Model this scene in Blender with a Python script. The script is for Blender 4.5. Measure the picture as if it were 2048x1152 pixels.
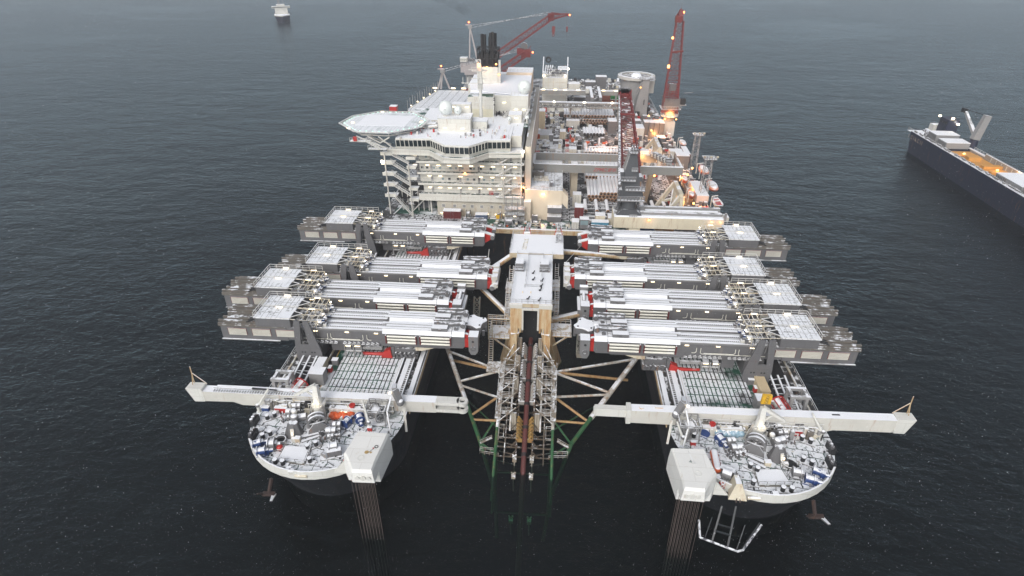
import bpy, math, random
from mathutils import Vector, Matrix
R=math.radians
random.seed(7)
for o in list(bpy.data.objects): bpy.data.objects.remove(o)
scn=bpy.context.scene; COL=scn.collection
# ---------------------------------------------------------------- camera
CAM=Vector((1.4,-76.7,105.9)); YAW,PIT,ROL=R(-4.0),R(30.9),R(0.15); FPX=1188.0
fw=Vector((math.sin(YAW)*math.cos(PIT),math.cos(YAW)*math.cos(PIT),-math.sin(PIT)))
rt=Vector((math.cos(YAW),-math.sin(YAW),0)); up=rt.cross(fw)
RT=math.cos(ROL)*rt+math.sin(ROL)*up; UP=-math.sin(ROL)*rt+math.cos(ROL)*up
cd=bpy.data.cameras.new('camera'); cam=bpy.data.objects.new('camera',cd); COL.objects.link(cam)
m=Matrix((RT,UP,-fw)).transposed().to_4x4(); m.translation=CAM; cam.matrix_world=m
cd.sensor_width=36; cd.lens=36*FPX/2048; cd.clip_start=1; cd.clip_end=20000
scn.camera=cam
def G(px,py,z):
    """survey: where the line of sight of a photo pixel meets the level z"""
    d=(px-1024)/FPX*RT-(py-576)/FPX*UP+fw
    return CAM+d*((z-CAM.z)/d.z)
# ---------------------------------------------------------------- world, sun, exposure
w=bpy.data.worlds.new('World'); scn.world=w; w.use_nodes=True
nt=w.node_tree; nt.nodes.clear()
sk=nt.nodes.new('ShaderNodeTexSky'); sk.sky_type='NISHITA'; sk.sun_disc=False
sk.sun_elevation=R(38); sk.sun_rotation=R(200); sk.air_density=1.0; sk.dust_density=4; sk.ozone_density=1
hs=nt.nodes.new('ShaderNodeHueSaturation'); hs.inputs['Saturation'].default_value=0.34
bg=nt.nodes.new('ShaderNodeBackground'); bg.inputs['Strength'].default_value=0.085
ow=nt.nodes.new('ShaderNodeOutputWorld')
nt.links.new(sk.outputs[0],hs.inputs['Color']); nt.links.new(hs.outputs[0],bg.inputs[0]); nt.links.new(bg.outputs[0],ow.inputs[0])
sl=bpy.data.lights.new('sun','SUN'); sl.energy=0.55; sl.angle=R(25); sl.color=(1,.975,.95)
sun=bpy.data.objects.new('sun',sl); COL.objects.link(sun)
el,az=R(38),R(200)
sd=Vector((math.sin(az)*math.cos(el),math.cos(az)*math.cos(el),math.sin(el)))
sun.rotation_euler=(-sd).to_track_quat('-Z','Y').to_euler(); sun.location=sd*500
scn.render.engine='CYCLES'
scn.view_settings.view_transform='Standard'; scn.view_settings.look='None'
scn.view_settings.exposure=0.96; scn.view_settings.gamma=1
scn.cycles.volume_bounces=1; scn.cycles.max_bounces=6; scn.cycles.transparent_max_bounces=12
# ---------------------------------------------------------------- materials
def nd(t,k,**kw):
    n=t.nodes.new(k)
    for a,v in kw.items():
        if a in n.inputs: n.inputs[a].default_value=v
        else: setattr(n,a,v)
    return n
def base_mat(name):
    m=bpy.data.materials.new(name); m.use_nodes=True; t=m.node_tree; t.nodes.clear()
    out=nd(t,'ShaderNodeOutputMaterial'); b=nd(t,'ShaderNodeBsdfPrincipled')
    t.links.new(b.outputs[0],out.inputs[0]); return m,t,b,out
def math_(t,op,a,b=None,c=None,clamp=False):
    n=nd(t,'ShaderNodeMath',operation=op,use_clamp=clamp)
    for i,v in enumerate((a,b,c)):
        if v is None: continue
        if isinstance(v,(int,float)): n.inputs[i].default_value=v
        else: t.links.new(v,n.inputs[i])
    return n.outputs[0]
def mixc(t,f,a,b):
    n=nd(t,'ShaderNodeMix',data_type='RGBA')
    for i,v in ((0,f),(6,a),(7,b)):
        if isinstance(v,(int,float)): n.inputs[i].default_value=v
        elif isinstance(v,tuple): n.inputs[i].default_value=v+((1,) if len(v)==3 else ())
        else: t.links.new(v,n.inputs[i])
    return n.outputs[2]
SNOW=(.80,.82,.86)
MC={}
def mat(name,col,rough=.55,snow=0.,rust=0.,metal=0.,sscale=.35,var=.18,nz=.55,rustc=(.30,.13,.04),seam=0):
    """painted steel with lying snow on what faces up, streaks of rust and dirt"""
    if name in MC: return MC[name]
    m,t,b,out=base_mat(name)
    g=nd(t,'ShaderNodeNewGeometry'); pos=g.outputs['Position']
    n1=nd(t,'ShaderNodeTexNoise',Scale=.22,Detail=6,Roughness=.65); t.links.new(pos,n1.inputs['Vector'])
    v=math_(t,'MULTIPLY_ADD',n1.outputs[0],var*2,1-var)
    vm=nd(t,'ShaderNodeVectorMath',operation='SCALE'); vm.inputs[0].default_value=col
    t.links.new(v,vm.inputs['Scale']); c=vm.outputs[0]
    if seam:   # welded plate seams
        sx=nd(t,'ShaderNodeSeparateXYZ'); t.links.new(pos,sx.inputs[0]); cx=nd(t,'ShaderNodeCombineXYZ')
        t.links.new(sx.outputs[0],cx.inputs[0]); t.links.new(math_(t,'ADD',sx.outputs[1],sx.outputs[2]),cx.inputs[1])
        bk=nd(t,'ShaderNodeTexBrick',offset=.4); t.links.new(cx.outputs[0],bk.inputs['Vector']); bk.inputs['Scale'].default_value=1
        bk.inputs['Brick Width'].default_value=seam*1.9; bk.inputs['Row Height'].default_value=seam; bk.inputs['Mortar Size'].default_value=.07; bk.inputs['Mortar Smooth'].default_value=.4
        bk.inputs['Color1'].default_value=(1,1,1,1); bk.inputs['Color2'].default_value=(.95,.95,.945,1); bk.inputs['Mortar'].default_value=(.84,.83,.81,1)
        vb=nd(t,'ShaderNodeVectorMath',operation='MULTIPLY'); t.links.new(c,vb.inputs[0]); t.links.new(bk.outputs['Color'],vb.inputs[1]); c=vb.outputs[0]
    if rust>0:
        mp=nd(t,'ShaderNodeMapping'); mp.inputs['Scale'].default_value=(1,1,.12); t.links.new(pos,mp.inputs[0])
        n2=nd(t,'ShaderNodeTexNoise',Scale=.9,Detail=7,Roughness=.72); t.links.new(mp.outputs[0],n2.inputs['Vector'])
        f=math_(t,'MULTIPLY',math_(t,'SUBTRACT',n2.outputs[0],.62-rust*.3),6,clamp=True)
        c=mixc(t,math_(t,'MULTIPLY',f,.8),c,rustc)
    r=rough
    if snow>0:
        sp=nd(t,'ShaderNodeSeparateXYZ'); t.links.new(g.outputs['Normal'],sp.inputs[0])
        upf=math_(t,'MULTIPLY',math_(t,'SUBTRACT',sp.outputs[2],nz),6,clamp=True)
        n3=nd(t,'ShaderNodeTexNoise',Scale=sscale,Detail=8,Roughness=.62); t.links.new(pos,n3.inputs['Vector'])
        f=math_(t,'MULTIPLY',math_(t,'SUBTRACT',n3.outputs[0],.72-snow*.5),9,clamp=True)
        f=math_(t,'MULTIPLY',f,upf)
        c=mixc(t,f,c,SNOW)
        t.links.new(math_(t,'MULTIPLY_ADD',f,.9-rough,rough),b.inputs['Roughness'])
    else: b.inputs['Roughness'].default_value=rough
    t.links.new(c,b.inputs['Base Color']); b.inputs['Metallic'].default_value=metal
    MC[name]=m; return m
def emit(name,col,s):
    if name in MC: return MC[name]
    m,t,b,out=base_mat(name); e=nd(t,'ShaderNodeEmission',Strength=s); e.inputs[0].default_value=col+(1,)
    t.links.new(e.outputs[0],out.inputs[0]); MC[name]=m; return m
def deck_mat(name,green,bw,bh,mortar,off,snow,rag,rot=0,under=(.012,.014,.014),snow2=0,org=(0,0)):
    """steel deck, snow melted away along the beams under it"""
    m,t,b,out=base_mat(name)
    g=nd(t,'ShaderNodeNewGeometry'); pos=g.outputs['Position']
    nz=nd(t,'ShaderNodeTexNoise',Scale=.9,Detail=4); t.links.new(pos,nz.inputs['Vector'])
    off_=nd(t,'ShaderNodeVectorMath',operation='MULTIPLY_ADD'); t.links.new(nz.outputs['Color'],off_.inputs[0]); nz.inputs['Scale'].default_value=.9 if rag<1 else .35
    off_.inputs[1].default_value=(rag,rag,0); t.links.new(pos,off_.inputs[2])
    mp=nd(t,'ShaderNodeMapping'); mp.inputs['Rotation'].default_value=(0,0,rot); mp.inputs['Location'].default_value=(org[0],org[1],0); t.links.new(off_.outputs[0],mp.inputs[0])
    br=nd(t,'ShaderNodeTexBrick',offset=off,squash=1.0); t.links.new(mp.outputs[0],br.inputs['Vector'])
    br.inputs['Scale'].default_value=1; br.inputs['Brick Width'].default_value=bw; br.inputs['Row Height'].default_value=bh
    br.inputs['Mortar Size'].default_value=mortar; br.inputs['Mortar Smooth'].default_value=.25
    br.inputs['Color1'].default_value=(1,1,1,1); br.inputs['Color2'].default_value=(.8,.8,.8,1); br.inputs['Mortar'].default_value=(0,0,0,1)
    n3=nd(t,'ShaderNodeTexNoise',Scale=.12,Detail=9,Roughness=.66); t.links.new(pos,n3.inputs['Vector'])
    n4=nd(t,'ShaderNodeTexNoise',Scale=1.6,Detail=5,Roughness=.6); t.links.new(pos,n4.inputs['Vector'])
    thr=math_(t,'MULTIPLY',math_(t,'SUBTRACT',n3.outputs[0],.75-snow*.5),8,clamp=True)
    sp=math_(t,'MULTIPLY',math_(t,'SUBTRACT',n4.outputs[0],.34),9,clamp=True)
    keep=math_(t,'MULTIPLY',math_(t,'MULTIPLY',math_(t,'SUBTRACT',1.0,br.outputs['Fac']),thr),sp)
    if snow2>0:   # drifts that hide the pattern here and there
        n5=nd(t,'ShaderNodeTexNoise',Scale=.16,Detail=5); n5.noise_dimensions='4D'; n5.inputs['W'].default_value=3.3; t.links.new(pos,n5.inputs['Vector'])
        keep=math_(t,'MAXIMUM',keep,math_(t,'MULTIPLY',math_(t,'SUBTRACT',n5.outputs[0],.74-snow2*.4),10,clamp=True))
    n6=nd(t,'ShaderNodeTexNoise',Scale=.3,Detail=5); t.links.new(pos,n6.inputs['Vector'])
    bc=mixc(t,math_(t,'MULTIPLY',math_(t,'SUBTRACT',n6.outputs[0],.42),8,clamp=True),under,green)
    sc=mixc(t,math_(t,'MULTIPLY',n4.outputs[0],.5),SNOW,(.62,.65,.69))
    t.links.new(mixc(t,keep,bc,sc),b.inputs['Base Color']); b.inputs['Roughness'].default_value=.65
    MC[name]=m; return m
WHT=mat('white_paint',(.55,.54,.50),.45,snow=.9,rust=.16)
WHTC=mat('clean_white_paint',(.62,.62,.59),.45,rust=.10,var=.14,seam=2.6,rustc=(.42,.36,.26))
CREAM=mat('cream_paint',(.56,.51,.40),.5,snow=.55,rust=.25)
WALL=mat('accommodation_paint',(.62,.61,.56),.5,snow=1,rust=.11,var=.12,seam=2.1)
WALLB=mat('stained_base_paint',(.50,.47,.40),.55,snow=1,rust=.3,var=.16,seam=3,rustc=(.36,.25,.14))
GREY=mat('grey_paint',(.13,.13,.135),.5,snow=.55,rust=.06,var=.12)
GREYL=mat('light_grey_paint',(.25,.25,.25),.5,snow=.62,rust=.06)
GREYS=mat('snowy_grey_steel',(.16,.16,.165),.5,snow=1.12,rust=.05)
GREYV=mat('bare_grey_side',(.125,.125,.132),.5,rust=.14,var=.16,seam=2.2,rustc=(.20,.18,.16))
GREYM=mat('machinery_grey',(.115,.115,.12),.45,snow=.58,rust=.14,sscale=.9)
BRNG=mat('weathered_rail_steel',(.13,.12,.105),.6,snow=.42,rust=.3,sscale=.5,rustc=(.16,.12,.09))
SNOWM=mat('deep_snow',(.80,.82,.86),.9,var=.04)
SNOWT=mat('melting_snow_cover',(.20,.20,.20),.7,snow=1.32,sscale=.12,var=.1)
SNOWP=mat('patchy_snow_cover',(.22,.20,.17),.7,snow=.85,sscale=.30,var=.1)
RED=mat('red_paint',(.42,.025,.02),.42,snow=.25,rust=.05)
REDC=mat('crane_red_paint',(.15,.022,.022),.5,snow=.2,rust=.1)
ORG=mat('orange_paint',(.62,.10,.02),.45,snow=.45)
BLUE=mat('blue_paint',(.02,.05,.17),.45,snow=.75,sscale=.8)
SKYB=mat('light_blue_paint',(.07,.24,.36),.5,snow=1)
YEL=mat('yellow_paint',(.62,.36,.02),.5,snow=.15)
DKRED=mat('dark_red_paint',(.13,.02,.02),.5,snow=.8)
BLACK=mat('black_steel',(.015,.016,.018),.6,snow=.1)
BLACKN=mat('sooty_black_steel',(.016,.016,.017),.7,rust=.12,rustc=(.06,.035,.025))
DARK=mat('dark_gap',(.02,.02,.022),.8)
HULL=mat('hull_dark_blue_paint',(.006,.008,.012),.6,rust=.05)
RUSTY=mat('rust_streaked_cream_paint',(.55,.44,.28),.6,snow=.9,rust=.62,rustc=(.42,.20,.06))
RUSTL=mat('rust_stained_stinger_paint',(.46,.44,.40),.6,snow=.55,rust=.5,rustc=(.30,.15,.06))
PIPEC=mat('concrete_pipe_coating',(.48,.48,.49),.75,snow=1.05,sscale=.5,nz=.1)
PIPEO=mat('bare_pipe_end',(.36,.17,.06),.7,var=.25)
PIPER=mat('dark_red_line_pipe',(.10,.028,.025),.5,rust=.3,rustc=(.05,.025,.02))
PIPEW=mat('white_service_pipe',(.66,.65,.58),.4,snow=.3)
LOUV=mat('louvred_panel_paint',(.56,.56,.50),.5)
GLASS=mat('dark_window_glass',(.02,.03,.035),.08,var=.05)
GLASSC=mat('curtained_window_glass',(.22,.30,.32),.12,var=.3)
DOMEM=mat('radome_white',(.70,.74,.72),.35,var=.03)
DKGRN=mat('dark_green_gallery_deck',(.012,.045,.032),.4,snow=.42,sscale=.8)  # darker green and less snow than the plain green deck
GREEN=mat('green_deck_paint',(.015,.075,.05),.6,snow=.5,sscale=.15)
GREENC=mat('green_container_paint',(.02,.20,.05),.5,snow=.9)
DKDECK=mat('dark_wet_deck',(.045,.045,.045),.5,snow=.43,sscale=.6,rust=.1)
BRDECK=mat('brown_wet_deck',(.075,.062,.05),.35,snow=.28,sscale=.5,rust=.1)
LW=emit('work_light_glow',(1,.78,.48),3.2); LO=emit('sodium_light_glow',(1,.36,.07),7); LC=emit('cool_marker_glow',(.55,.9,.75),1.1); LR=emit('red_light_glow',(1,.12,.03),10)
LF=emit('flood_light_glow',(1,.82,.55),8)
DKBOW=deck_mat('bow_deck_snow',(.012,.065,.042),3.1,2.1,.10,.37,.95,1.6,rot=.12,snow2=.42)
DKGRID=deck_mat('grating_deck_snow',(.012,.08,.05),1.02,2.9,.15,0.,1.15,.12,org=(.3,1.1))
DKGRIDR=deck_mat('half_melted_grating_snow',(.012,.07,.045),1.02,2.9,.16,0.,.80,.22,org=(.3,.6))
DKREAR=deck_mat('rear_deck_snow',(.035,.035,.035),3.0,1.6,.25,.3,.62,.8,under=(.03,.03,.03))
DKROOF=deck_mat('panelled_roof_snow',(.20,.21,.21),1.25,2.4,.06,0.,1.18,.2,rot=0,under=(.16,.16,.16),snow2=.62)
HELI=deck_mat('helideck_frost',(.36,.43,.42),1.1,60,.05,0.,.85,.02,under=(.40,.46,.46),snow2=.3)
# ---------------------------------------------------------------- mesh builder
class MB:
    def __init__(s,T=None): s.v=[];s.f=[];s.mi=[];s.ms=[];s.k=0;s.T=T;s.sm=[];s.smooth=False
    def use(s,m):
        if m not in s.ms: s.ms.append(m)
        s.k=s.ms.index(m); return s
    def add(s,vs,fs):
        o=len(s.v)
        for p in vs:
            p=Vector(p); s.v.append(s.T@p if s.T else p)
        for f in fs: s.f.append([i+o for i in f]); s.mi.append(s.k); s.sm.append(s.smooth)
        return s
    def bx(s,x0,y0,z0,x1,y1,z1):
        x0,x1=min(x0,x1),max(x0,x1); y0,y1=min(y0,y1),max(y0,y1); z0,z1=min(z0,z1),max(z0,z1)
        return s.add([(x0,y0,z0),(x1,y0,z0),(x1,y1,z0),(x0,y1,z0),(x0,y0,z1),(x1,y0,z1),(x1,y1,z1),(x0,y1,z1)],
          [(0,3,2,1),(4,5,6,7),(0,1,5,4),(1,2,6,5),(2,3,7,6),(3,0,4,7)])
    def bc(s,c,d): return s.bx(c[0]-d[0]/2,c[1]-d[1]/2,c[2]-d[2]/2,c[0]+d[0]/2,c[1]+d[1]/2,c[2]+d[2]/2)
    def fr(s,p,q,upv=(0,0,1)):
        p,q=Vector(p),Vector(q); a=(q-p).normalized(); u=Vector(upv)
        if abs(a.dot(u))>.97: u=Vector((1,0,0))
        b=a.cross(u).normalized(); c=b.cross(a); return p,q,b,c
    def bar(s,p,q,w=.3,h=None,w2=None,h2=None,upv=(0,0,1)):
        h=h or w; w2=w2 or w; h2=h2 or (h if w2==w else h*w2/w)
        p,q,b,c=s.fr(p,q,upv)
        vs=[p+b*(i*w/2)+c*(j*h/2) for i,j in ((-1,-1),(1,-1),(1,1),(-1,1))]+[q+b*(i*w2/2)+c*(j*h2/2) for i,j in ((-1,-1),(1,-1),(1,1),(-1,1))]
        return s.add(vs,[(0,3,2,1),(4,5,6,7),(0,1,5,4),(1,2,6,5),(2,3,7,6),(3,0,4,7)][:6]) if 0 else s.add(vs,[(0,1,2,3),(7,6,5,4),(4,5,1,0),(5,6,2,1),(6,7,3,2),(7,4,0,3)])
    def cyl(s,p,q,r,r2=None,n=10,caps=True,capm=None):
        r2=r if r2 is None else r2; p,q,b,c=s.fr(p,q); vs=[]
        for o,rr in ((p,r),(q,r2)):
            for i in range(n):
                a=2*math.pi*i/n; vs.append(o+b*(math.cos(a)*rr)+c*(math.sin(a)*rr))
        s.smooth=n>7
        s.add(vs,[(i,i+n,(i+1)%n+n,(i+1)%n) for i in range(n)]); s.smooth=False
        if caps:
            k=s.k
            if capm: s.use(capm)
            s.add(vs,[tuple(range(n)),tuple(range(2*n-1,n-1,-1))]); s.k=k
        return s
    def tube(s,pts,r,n=4):
        for a,b in zip(pts,pts[1:]): s.cyl(a,b,r,n=n,caps=False)
        return s
    def ring(s,c,R1,r,n=24,axis=2,sq=True,h=None):
        vs=[];h=h or r; ax=[(0,1,2),(1,2,0),(0,1,2)][0]
        for i in range(n):
            a=2*math.pi*i/n; ca,sa=math.cos(a),math.sin(a)
            for (dr,dz) in ((-r,-h),(r,-h),(r,h),(-r,h)):
                x,y,z=(R1+dr)*ca,(R1+dr)*sa,dz
                if axis==0: x,y,z=z,x,y
                if axis==1: x,y,z=x,z,y
                vs.append((c[0]+x,c[1]+y,c[2]+z))
        fs=[(4*i+j,4*((i+1)%n)+j,4*((i+1)%n)+(j+1)%4,4*i+(j+1)%4) for i in range(n) for j in range(4)]
        return s.add(vs,fs)
    def sph(s,c,r,n=16,m=9,sz=1.):
        vs=[(c[0],c[1],c[2]+r*sz)]
        for j in range(1,m):
            t=math.pi*j/m
            for i in range(n):
                a=2*math.pi*i/n; vs.append((c[0]+r*math.sin(t)*math.cos(a),c[1]+r*math.sin(t)*math.sin(a),c[2]+r*sz*math.cos(t)))
        vs.append((c[0],c[1],c[2]-r*sz)); L=len(vs)-1
        fs=[(0,1+i,1+(i+1)%n) for i in range(n)]
        for j in range(m-2):
            o=1+j*n
            fs+=[(o+i,o+n+i,o+n+(i+1)%n,o+(i+1)%n) for i in range(n)]
        o=1+(m-2)*n; fs+=[(o+i,L,o+(i+1)%n) for i in range(n)]
        s.smooth=True; s.add(vs,fs); s.smooth=False; return s
    def prism(s,poly,z0,z1,M=None,top=None):
        """poly in xy extruded z0..z1; M maps the local frame"""
        n=len(poly)
        ar=sum(poly[i][0]*poly[(i+1)%n][1]-poly[(i+1)%n][0]*poly[i][1] for i in range(n))
        if ar<0: poly=poly[::-1]
        tp=top or poly
        if top and ar<0: tp=top[::-1]
        vs=[Vector((x,y,z0)) for x,y in poly]+[Vector((x,y,z1)) for x,y in tp]
        if M: vs=[M@v for v in vs]
        return s.add(vs,[tuple(range(n-1,-1,-1)),tuple(range(n,2*n))]+[(i,(i+1)%n,(i+1)%n+n,i+n) for i in range(n)])
    def rail(s,pts,h=1.15,step=2.2,w=.09,closed=False,mid=True):
        P=[Vector(p) for p in pts]
        if closed: P.append(P[0])
        for a,b in zip(P,P[1:]):
            L=(b-a).length; k=max(1,int(L/step+.5))
            for i in range(k+1):
                q=a+(b-a)*(i/k); s.bar(q,q+Vector((0,0,h)),w)
            s.bar(a+Vector((0,0,h)),b+Vector((0,0,h)),w)
            if mid: s.bar(a+Vector((0,0,h*.5)),b+Vector((0,0,h*.5)),w*.7)
        return s
    def lattice(s,p,q,w,h,w2=None,h2=None,n=8,r=.18,rb=.1,upv=(0,0,1)):
        """four-chord lattice girder"""
        w2=w2 or w; h2=h2 or h; p,q,b,c=s.fr(p,q,upv)
        def pt(i,t,): 
            ww=(w+(w2-w)*t)/2; hh=(h+(h2-h)*t)/2; o=p+(q-p)*t
            return o+b*((-1,1,1,-1)[i]*ww)+c*((-1,-1,1,1)[i]*hh)
        for i in range(4): s.bar(pt(i,0),pt(i,1),r*2)
        for k in range(n):
            t0,t1=k/n,(k+1)/n
            for i in range(4):
                j=(i+1)%4
                a,bb=(pt(i,t0),pt(j,t1)) if k%2==0 else (pt(j,t0),pt(i,t1))
                s.bar(a,bb,rb*2); s.bar(pt(i,t1),pt(j,t1),rb*2)
        return s
    def stair(s,a,b,w=1.0,upx=True):
        """stair flight with stringers, treads and hand rails"""
        a,b=Vector(a),Vector(b); d=b-a; hd=Vector((d.x,d.y,0)).normalized(); sd=Vector((-hd.y,hd.x,0))*w/2
        for k in (-1,1):
            s.bar(a+sd*k,b+sd*k,.14,.34); s.bar(a+sd*k+Vector((0,0,1.1)),b+sd*k+Vector((0,0,1.1)),.09)
            for i in range(4): q=a+d*(i/3)+sd*k; s.bar(q,q+Vector((0,0,1.1)),.08)
        n=max(3,int(abs(d.z)/.35))
        for i in range(n):
            c=a+d*((i+.5)/n); s.bar(c-sd,c+sd,.3,.06)
        return s
    def build(s,name,par=None,label=None,kind=None,loc=None):
        me=bpy.data.meshes.new(name); L=Vector(loc) if loc is not None else (par_world(par) if par else Vector((0,0,0)))
        if s.ms==[]: s.ms=[GREY]
        me.from_pydata([v-L for v in s.v],[],s.f)
        for m in s.ms: me.materials.append(m)
        me.polygons.foreach_set('material_index',s.mi)
        if any(s.sm): me.polygons.foreach_set('use_smooth',s.sm)
        me.update()
        o=bpy.data.objects.new(name,me); COL.objects.link(o)
        if par: o.parent=par
        else: o.location=L
        if label: o['label']=label
        if kind: o['kind']=kind
        return o
def par_world(o):
    L=Vector((0,0,0))
    while o: L+=o.location; o=o.parent
    return L
def tag(o,label,cat,group=None,kind=None):
    o['label']=label; o['category']=cat
    if group: o['group']=group
    if kind: o['kind']=kind
    return o
def thing(name,label,cat,loc=(0,0,0),group=None):
    o=bpy.data.objects.new(name,None); COL.objects.link(o); o.location=loc; o.empty_display_size=.5
    return tag(o,label,cat,group)
def dup(o,loc=None,rz=0,label=None,group=None,par=None):
    c=o.copy(); COL.objects.link(c)
    if par: c.parent=par
    elif loc is not None: c.location=loc; c.rotation_euler=(0,0,rz)
    if label: c['label']=label
    if group: c['group']=group
    for ch in list(o.children): dup(ch,par=c)
    return c
def lamp(par,p,d=(.9,.25,.22),m=None,name='work_light'):
    """a lit lamp: housing and glowing tube"""
    b=MB(); b.use(m or LW).bc(p,d); b.use(GREYL).bc((p[0],p[1],p[2]+d[2]*.5+.06),(d[0]*1.1,d[1]*1.2,.1)); return b.build(name,par)
def glow(p,col,e,r=.4):
    l=bpy.data.lights.new('lamp_light','POINT'); l.energy=e; l.color=col; l.shadow_soft_size=r
    o=bpy.data.objects.new('lamp_light',l); COL.objects.link(o); o.location=p; return o
# ================================================================ SEA AND AIR
def sea():
    m,t,b,out=base_mat('sea_water'); t.nodes.remove(b)
    g=nd(t,'ShaderNodeNewGeometry'); pos=g.outputs['Position']
    mp=nd(t,'ShaderNodeMapping'); mp.inputs['Scale'].default_value=(.55,1,1); mp.inputs['Rotation'].default_value=(0,0,R(14)); t.links.new(pos,mp.inputs[0])
    hsum=None
    for sc,am,dt in ((.03,2.0,3),(.12,1.25,4),(.45,.72,4),(1.5,.24,3)):
        n=nd(t,'ShaderNodeTexNoise',Scale=sc,Detail=dt,Roughness=.6,Distortion=.3); t.links.new(mp.outputs[0],n.inputs['Vector'])
        h=math_(t,'MULTIPLY',n.outputs[0],am); hsum=h if hsum is None else math_(t,'ADD',hsum,h)
    bu=nd(t,'ShaderNodeBump',Strength=.85,Distance=1.0); t.links.new(hsum,bu.inputs['Height'])
    nw=nd(t,'ShaderNodeTexNoise',Scale=.007,Detail=4,Roughness=.6,Distortion=1.2); t.links.new(mp.outputs[0],nw.inputs['Vector']); t.links.new(math_(t,'MULTIPLY_ADD',math_(t,'SUBTRACT',nw.outputs[0],.38,clamp=True),2.6,.68,clamp=True),bu.inputs['Strength'])
    gl=nd(t,'ShaderNodeBsdfGlossy',Roughness=.22); t.links.new(bu.outputs[0],gl.inputs['Normal'])
    gl.inputs['Color'].default_value=(.64,.79,.86,1)
    fr=nd(t,'ShaderNodeFresnel',IOR=1.34); t.links.new(bu.outputs[0],fr.inputs['Normal'])
    df=nd(t,'ShaderNodeBsdfDiffuse'); df.inputs[0].default_value=(.0008,.0014,.002,1)
    tr=nd(t,'ShaderNodeBsdfTransparent'); tr.inputs[0].default_value=(.8,.95,.88,1)
    m1=nd(t,'ShaderNodeMixShader'); m1.inputs[0].default_value=.62; t.links.new(df.outputs[0],m1.inputs[1]); t.links.new(tr.outputs[0],m1.inputs[2])
    m2=nd(t,'ShaderNodeMixShader'); t.links.new(fr.outputs[0],m2.inputs[0]); t.links.new(m1.outputs[0],m2.inputs[1]); t.links.new(gl.outputs[0],m2.inputs[2])
    # foam flecks
    n5=nd(t,'ShaderNodeTexNoise',Scale=.35,Detail=9,Roughness=.75,Distortion=.6); t.links.new(mp.outputs[0],n5.inputs['Vector'])
    n6=nd(t,'ShaderNodeTexNoise',Scale=.012,Detail=3); t.links.new(pos,n6.inputs['Vector'])
    ff=math_(t,'MULTIPLY',math_(t,'SUBTRACT',math_(t,'MULTIPLY_ADD',n6.outputs[0],.25,n5.outputs[0]),.865),10,clamp=True)
    fd=nd(t,'ShaderNodeBsdfDiffuse'); fd.inputs[0].default_value=(.5,.54,.56,1)
    m3=nd(t,'ShaderNodeMixShader'); t.links.new(math_(t,'MULTIPLY',ff,.5),m3.inputs[0]); t.links.new(m2.outputs[0],m3.inputs[1]); t.links.new(fd.outputs[0],m3.inputs[2])
    t.links.new(m3.outputs[0],out.inputs[0])
    sx=nd(t,'ShaderNodeSeparateXYZ'); t.links.new(pos,sx.inputs[0])      # slop along the ship's sides
    nr=math_(t,'SUBTRACT',1.0,math_(t,'MULTIPLY',math_(t,'ABSOLUTE',math_(t,'SUBTRACT',math_(t,'ABSOLUTE',sx.outputs[0]),63.5)),.22),clamp=True)
    iny=math_(t,'MULTIPLY',math_(t,'GREATER_THAN',sx.outputs[1],6),math_(t,'LESS_THAN',sx.outputs[1],380))
    bs=math_(t,'MULTIPLY',math_(t,'MULTIPLY',nr,iny),.10)
    ff2=math_(t,'MULTIPLY',math_(t,'SUBTRACT',math_(t,'ADD',math_(t,'MULTIPLY_ADD',n6.outputs[0],.25,n5.outputs[0]),bs),.865),10,clamp=True)
    t.links.new(math_(t,'MULTIPLY',ff2,.5),m3.inputs[0])
    va=nd(t,'ShaderNodeVolumeAbsorption',Density=.20); va.inputs[0].default_value=(.10,.75,.36,1); t.links.new(va.outputs[0],out.inputs['Volume'])
    MC['sea']=m
    bed=mat('sea_depths',(.002,.004,.004),.9)
    s=MB(); X=6000; s.use(m).add([(-X,-800,0),(X,-800,0),(X,9000,0),(-X,9000,0)],[(0,1,2,3)])
    s.use(bed).add([(-X,-800,-45),(X,-800,-45),(X,9000,-45),(-X,9000,-45)],[(3,2,1,0)])
    s.add([(-X,-800,0),(X,-800,0),(X,9000,0),(-X,9000,0),(-X,-800,-45),(X,-800,-45),(X,9000,-45),(-X,9000,-45)],[(0,4,5,1),(1,5,6,2),(2,6,7,3),(3,7,4,0)])
    s.build('sea',kind='structure')
sea()
# ================================================================ HULL
DK=14.0
def bowpts(s,n=22):
    """half outline of one bow, from the inner slot side round the front to the outer side"""
    c=45.6*s; pts=[]
    for i in range(n+1):
        a=math.pi*i/n
        pts.append((c-s*16.8*math.cos(a),(19.4 if s<0 else 20.4)-17.6*math.sin(a)))
    return pts
XI,XO=28.8,62.4; YS,YE=117.5,376.
hull=thing('pipelay_vessel_hull','huge twin bowed black hull with snow covered decks and an open slot between its bows','ship hull',(0,0,0))
L=bowpts(-1); Rr=bowpts(1)     # L runs inner -> outer
out=[(-XI,YS)]+L+[(-XO,YE-6),(-XO+6,YE),(XO-6,YE),(XO,YE-6)]+Rr[::-1]+[(XI,YS)]
def low(p,k):
    x,y=p
    if y<40: 
        c=45.6*(1 if x>0 else -1); f=(40-y)/40
        return (c+(x-c)*(1-.10*k*f-.25*k*f*f),y+9*k*f*f)
    return p
b=MB(); n=len(out)
rings=[[(x,y,DK) for x,y in out],[low(p,.25)+(9,) for p in out],[low(p,.8)+(0.5,) for p in out],[low(p,1)+(-8,) for p in out]]
b.use(HULL); vs=sum(rings,[])
b.add(vs,[(r*n+i,r*n+(i+1)%n,(r+1)*n+(i+1)%n,(r+1)*n+i) for r in range(3) for i in range(n)])
b.add(rings[3],[tuple(range(n))])
b.build('hull_side',hull)
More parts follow.
